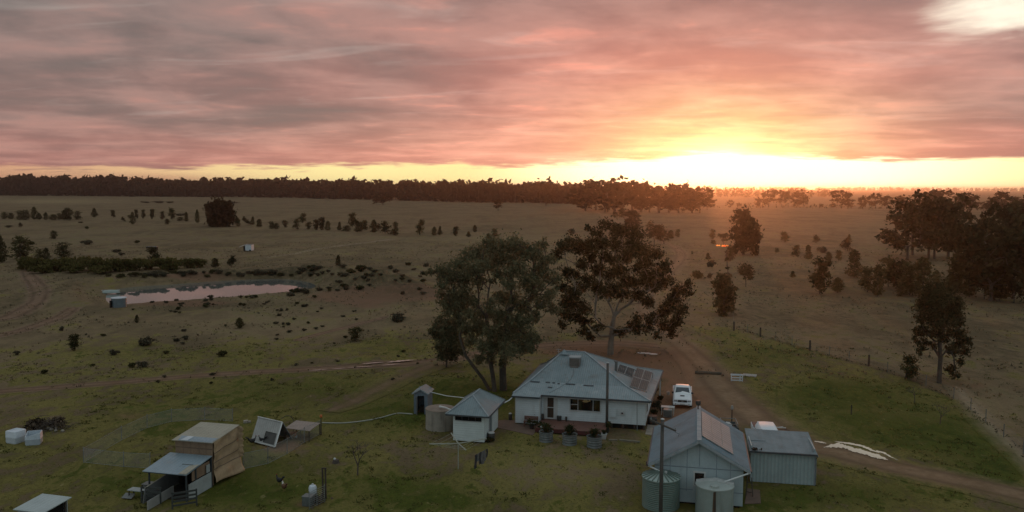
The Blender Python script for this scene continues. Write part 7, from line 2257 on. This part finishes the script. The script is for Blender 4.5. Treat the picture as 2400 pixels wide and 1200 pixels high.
# ------------------------------------------------------------------ hens
def hen(px, py, rz, label, body, tail=None, sc=1.0, white_head=False, low=False):
    t = thing('hen', label, 'hen', ground(px, py), rz, 'hens on the grass')
    t.scale = (sc, sc, sc)
    # one continuous body: tail, rump, breast, neck, head along x
    sp = [(-.27, .40, .015, .05), (-.22, .36, .04, .075), (-.15, .29, .085, .09), (-.05, .26, .115, .115), (.05, .26, .115, .115), (.12, .29, .09, .10), (.165, .36, .055, .06), (.185, .43, .04, .042), (.20, .475, .036, .036), (.225, .48, .022, .022), (.24, .475, .008, .008)]
    if low: sp = [(x, (z if i < 6 else .26 - (i - 6) * .035), a, b_) for i, (x, z, a, b_) in enumerate(sp)]
    V, F = [], []
    n = 12
    for (x, z, a, b_) in sp:
        for k in range(n): V.append((x, a * cos(2 * pi * k / n), z + b_ * sin(2 * pi * k / n)))
    for i in range(len(sp) - 1):
        for k in range(n):
            k2 = (k + 1) % n
            F.append((i * n + k, i * n + k2, (i + 1) * n + k2, (i + 1) * n + k))
    F += [tuple(range(n - 1, -1, -1)), tuple((len(sp) - 1) * n + k for k in range(n))]
    mi = [0] * len(F)
    mb = MB().add(V, F)
    if white_head: mb.m = [1 if (i // n) >= 5 and i < (len(sp) - 1) * n else 0 for i in range(len(F))]
    for k in range(5): mb.plate([(-.22, -.02 + .01 * k, .36), (-.36 - .02 * k, -.05 + .025 * k, .46 + .02 * k), (-.30, -.04 + .02 * k, .52), (-.18, 0, .42)], .01)
    bd = mb.build('body', [body, M['hen_white']], t, smooth='all')
    hz = sp[8][1]
    MB().plate([(.17, 0, hz + .03), (.19, 0, hz + .08), (.21, 0, hz + .055), (.225, 0, hz + .075), (.235, 0, hz + .03)], .012).build('comb', M['comb'], t)
    MB().tube([(.235, 0, sp[10][1]), (.275, 0, sp[10][1] - .012)], [.014, .002], 6).build('beak', M['beak'], t)
    for s in (-1, 1): MB().tube([(.0, s * .045, .17), (.015, s * .045, .08), (.0, s * .045, .01), (.05, s * .05, .005)], .010, 5).build('leg', M['beak'], t)
    for s in (-1, 1):
        MB().lathe([(.01, -.012), (.07, -.01), (.075, .01), (.01, .018)], 10).build('wing', body, t, smooth=True, loc=(-.04, s * .105, .28)).rotation_euler = (pi / 2 * s * -1, 0, 0)
hen(655, 1137, 2.6, 'black hen feeding on the lawn, above the brown and white one', M['hen_black'], sc=1.35)
hen(666, 1152, 2.2, 'brown hen with a white head and neck on the lawn below the black hen', M['hen_brown'], sc=1.35, white_head=True)
hen(592, 1044, .6, 'black hen at the left foot of the tilted coop', M['hen_black'], sc=1.4)
hen(614, 1041, 2.9, 'black hen under the middle of the tilted coop', M['hen_black'], sc=1.3)
t = thing('cinder_block', 'small pale block with a dark side lying behind the tilted coop', 'block', ground(579, 991), .4)
MB().box(-.3, .1, -.2, .2, 0, .22).box(.1, .32, -.18, .16, .0, .14).build('block_body', M['concrete'], t, bevel=.02)

# ------------------------------------------------------------------ grass: small tufts, beyond counting
def tufts(name, n, r0, r1, h, m, seed, label, blades=5, wmul=1.0, test=None):
    rng = np.random.default_rng(seed)
    a = np.radians(rng.uniform(-36, 36, n * 3)); r = np.sqrt(rng.uniform(r0 ** 2, r1 ** 2, n * 3))
    x, y = r * np.sin(a), r * np.cos(a)
    keep = test(x, y, rng)
    x, y = x[keep][:n], y[keep][:n]
    z = hgt(x, y)
    k = len(x)
    X_ = np.repeat(x, blades) + rng.normal(size=k * blades) * h * .35; Y_ = np.repeat(y, blades) + rng.normal(size=k * blades) * h * .35; Z_ = np.repeat(z, blades) - .02
    hh = h * rng.uniform(.5, 1.3, k * blades) * np.repeat(rng.uniform(.6, 1.3, k), blades)
    az_ = rng.uniform(0, 2 * pi, k * blades); le = rng.uniform(.1, .7, k * blades) * hh
    w_ = h * .16 * wmul * rng.uniform(.6, 1.4, k * blades)
    B = np.stack([X_, Y_, Z_], 1); s_ = np.stack([-np.sin(az_) * w_, np.cos(az_) * w_, 0 * w_], 1); d_ = np.stack([np.cos(az_) * le, np.sin(az_) * le, hh], 1)
    v = np.stack([B - s_, B + s_, B + d_], 1).reshape(-1, 3)
    f = np.arange(len(v)).reshape(-1, 3)
    return tag(link_mesh(name, np_mesh(name, v, f, m)), label, 'grass', None, 'stuff')
boxes = [(h0, HZ, -.6, HL + 2.2, -3.2, HD), (s0, SZ, -.3, SW + .2, -.3, SL), (l0, LZ, 0, LW, 0, LD + .3), (q0, QZ, 0, QW + .6, 0, QD), (f0, FZ, -.2, 3.9, -.6, 6.6), (u0, UZ, -.1, 1.5, 0, 1.9)]
def open_ground(x, y, rng):
    ok = np.ones(len(x), bool)
    for o_, rz, x0, x1, y0, y1 in boxes:
        dx, dy = x - o_.x, y - o_.y
        c_, s_ = cos(-rz), sin(-rz)
        lx, ly = dx * c_ - dy * s_, dx * s_ + dy * c_
        ok &= ~((lx > x0) & (lx < x1) & (ly > y0) & (ly < y1))
    return ok
def lawn_ok(x, y, rng):
    g, bare, dry, line, over = paint(x, y)
    d = np.full(len(x), 1e9)
    for o in bpy.data.objects:
        if o.name in ('driveway', 'track', 'path', 'loop_track', 'upper_track'):
            me = o.data; co = np.empty(len(me.vertices) * 3, np.float32); me.vertices.foreach_get('co', co); co = co.reshape(-1, 13, 3)[::3, 6]
            for q in co: d = np.minimum(d, np.hypot(x - q[0], y - q[1]))
    return open_ground(x, y, rng) & (rng.random(len(x)) > bare * 1.3) & (rng.random(len(x)) < .25 + g) & (d > 2.3)
M['grass_green'] = leaf_mat('lawn_grass', (0.075, 0.080, 0.018), (0.23, 0.205, 0.068), .5)
M['grass_dry'] = leaf_mat('dry_grass', (0.12, 0.095, 0.055), (0.30, 0.235, 0.14), .4)
tufts('lawn_grass', 22000, 44, 118, .085, M['grass_green'], 91, 'short green and straw-coloured grass of the yard', 5, 1.2, lawn_ok)
def weeds(name, n, r0, r1, m, seed, label, test):
    rng = np.random.default_rng(seed)
    a = np.radians(rng.uniform(-36, 36, n * 4)); r = np.sqrt(rng.uniform(r0 ** 2, r1 ** 2, n * 4))
    x, y = r * np.sin(a), r * np.cos(a)
    keep = test(x, y, rng) & (vnoise(x / 3.0, y / 3.0, 77) > .55)
    x, y = x[keep][:n], y[keep][:n]
    k = 9
    C = np.stack([np.repeat(x, k), np.repeat(y, k), np.repeat(hgt(x, y), k)], 1)
    sc = np.repeat(rng.uniform(.4, 1.5, len(x)), k)
    C[:, :2] += rng.normal(size=(len(C), 2)) * (.15 * sc)[:, None]
    C[:, 2] += rng.random(len(C)) * .07 * sc
    v, f = cards(C, .085 * sc, rng, 1.8, 0)
    return tag(link_mesh(name, np_mesh(name, v, f, m)), label, 'weeds', None, 'stuff')
def past_ok(x, y, rng):
    near = (x > -110) & (x < 0) & (y > 120) & (y < 230)
    ok = np.ones(len(x), bool); i = np.where(near)[0]
    if len(i): ok[i] = pond_sd(x[i], y[i]) > .8
    return ok & open_ground(x, y, rng) & (vnoise(x / 6, y / 6, 51) > .42)
M['weed'] = leaf_mat('low_weeds', (0.045, 0.055, 0.014), (0.16, 0.145, 0.05), .4)
weeds('weeds', 2600, 46, 120, M['weed'], 95, 'low broad-leaved weeds and tussocks in the yard grass', lawn_ok)
tufts('pasture_grass', 16000, 95, 330, .24, M['grass_dry'], 92, 'dry tussocky grass of the open pasture', 5, 1.5, past_ok)
tufts('dark_tussocks', 1800, 90, 300, .30, M['leaf_salt'], 93, 'dark tussocks speckling the open pasture', 6, 1.6, lambda x, y, rng: past_ok(x, y, rng) & (vnoise(x / 11, y / 11, 57) > .5))

# ------------------------------------------------------------------ haze
hm = bpy.data.materials.new('haze_air'); hm.use_nodes = True
nt = hm.node_tree; nt.nodes.clear()
pv = nt.nodes.new('ShaderNodeVolumePrincipled')
pv.inputs['Color'].default_value = (0.92, 0.82, 0.74, 1)
pv.inputs['Density'].default_value = HAZE = 0.000095
pv.inputs['Anisotropy'].default_value = 0.85
out = nt.nodes.new('ShaderNodeOutputMaterial'); nt.links.new(pv.outputs[0], out.inputs['Volume'])
hz = MB().box(-13000, 13000, -13000, 13000, -3.5, 48).build('haze', hm)
hz['kind'] = 'stuff'
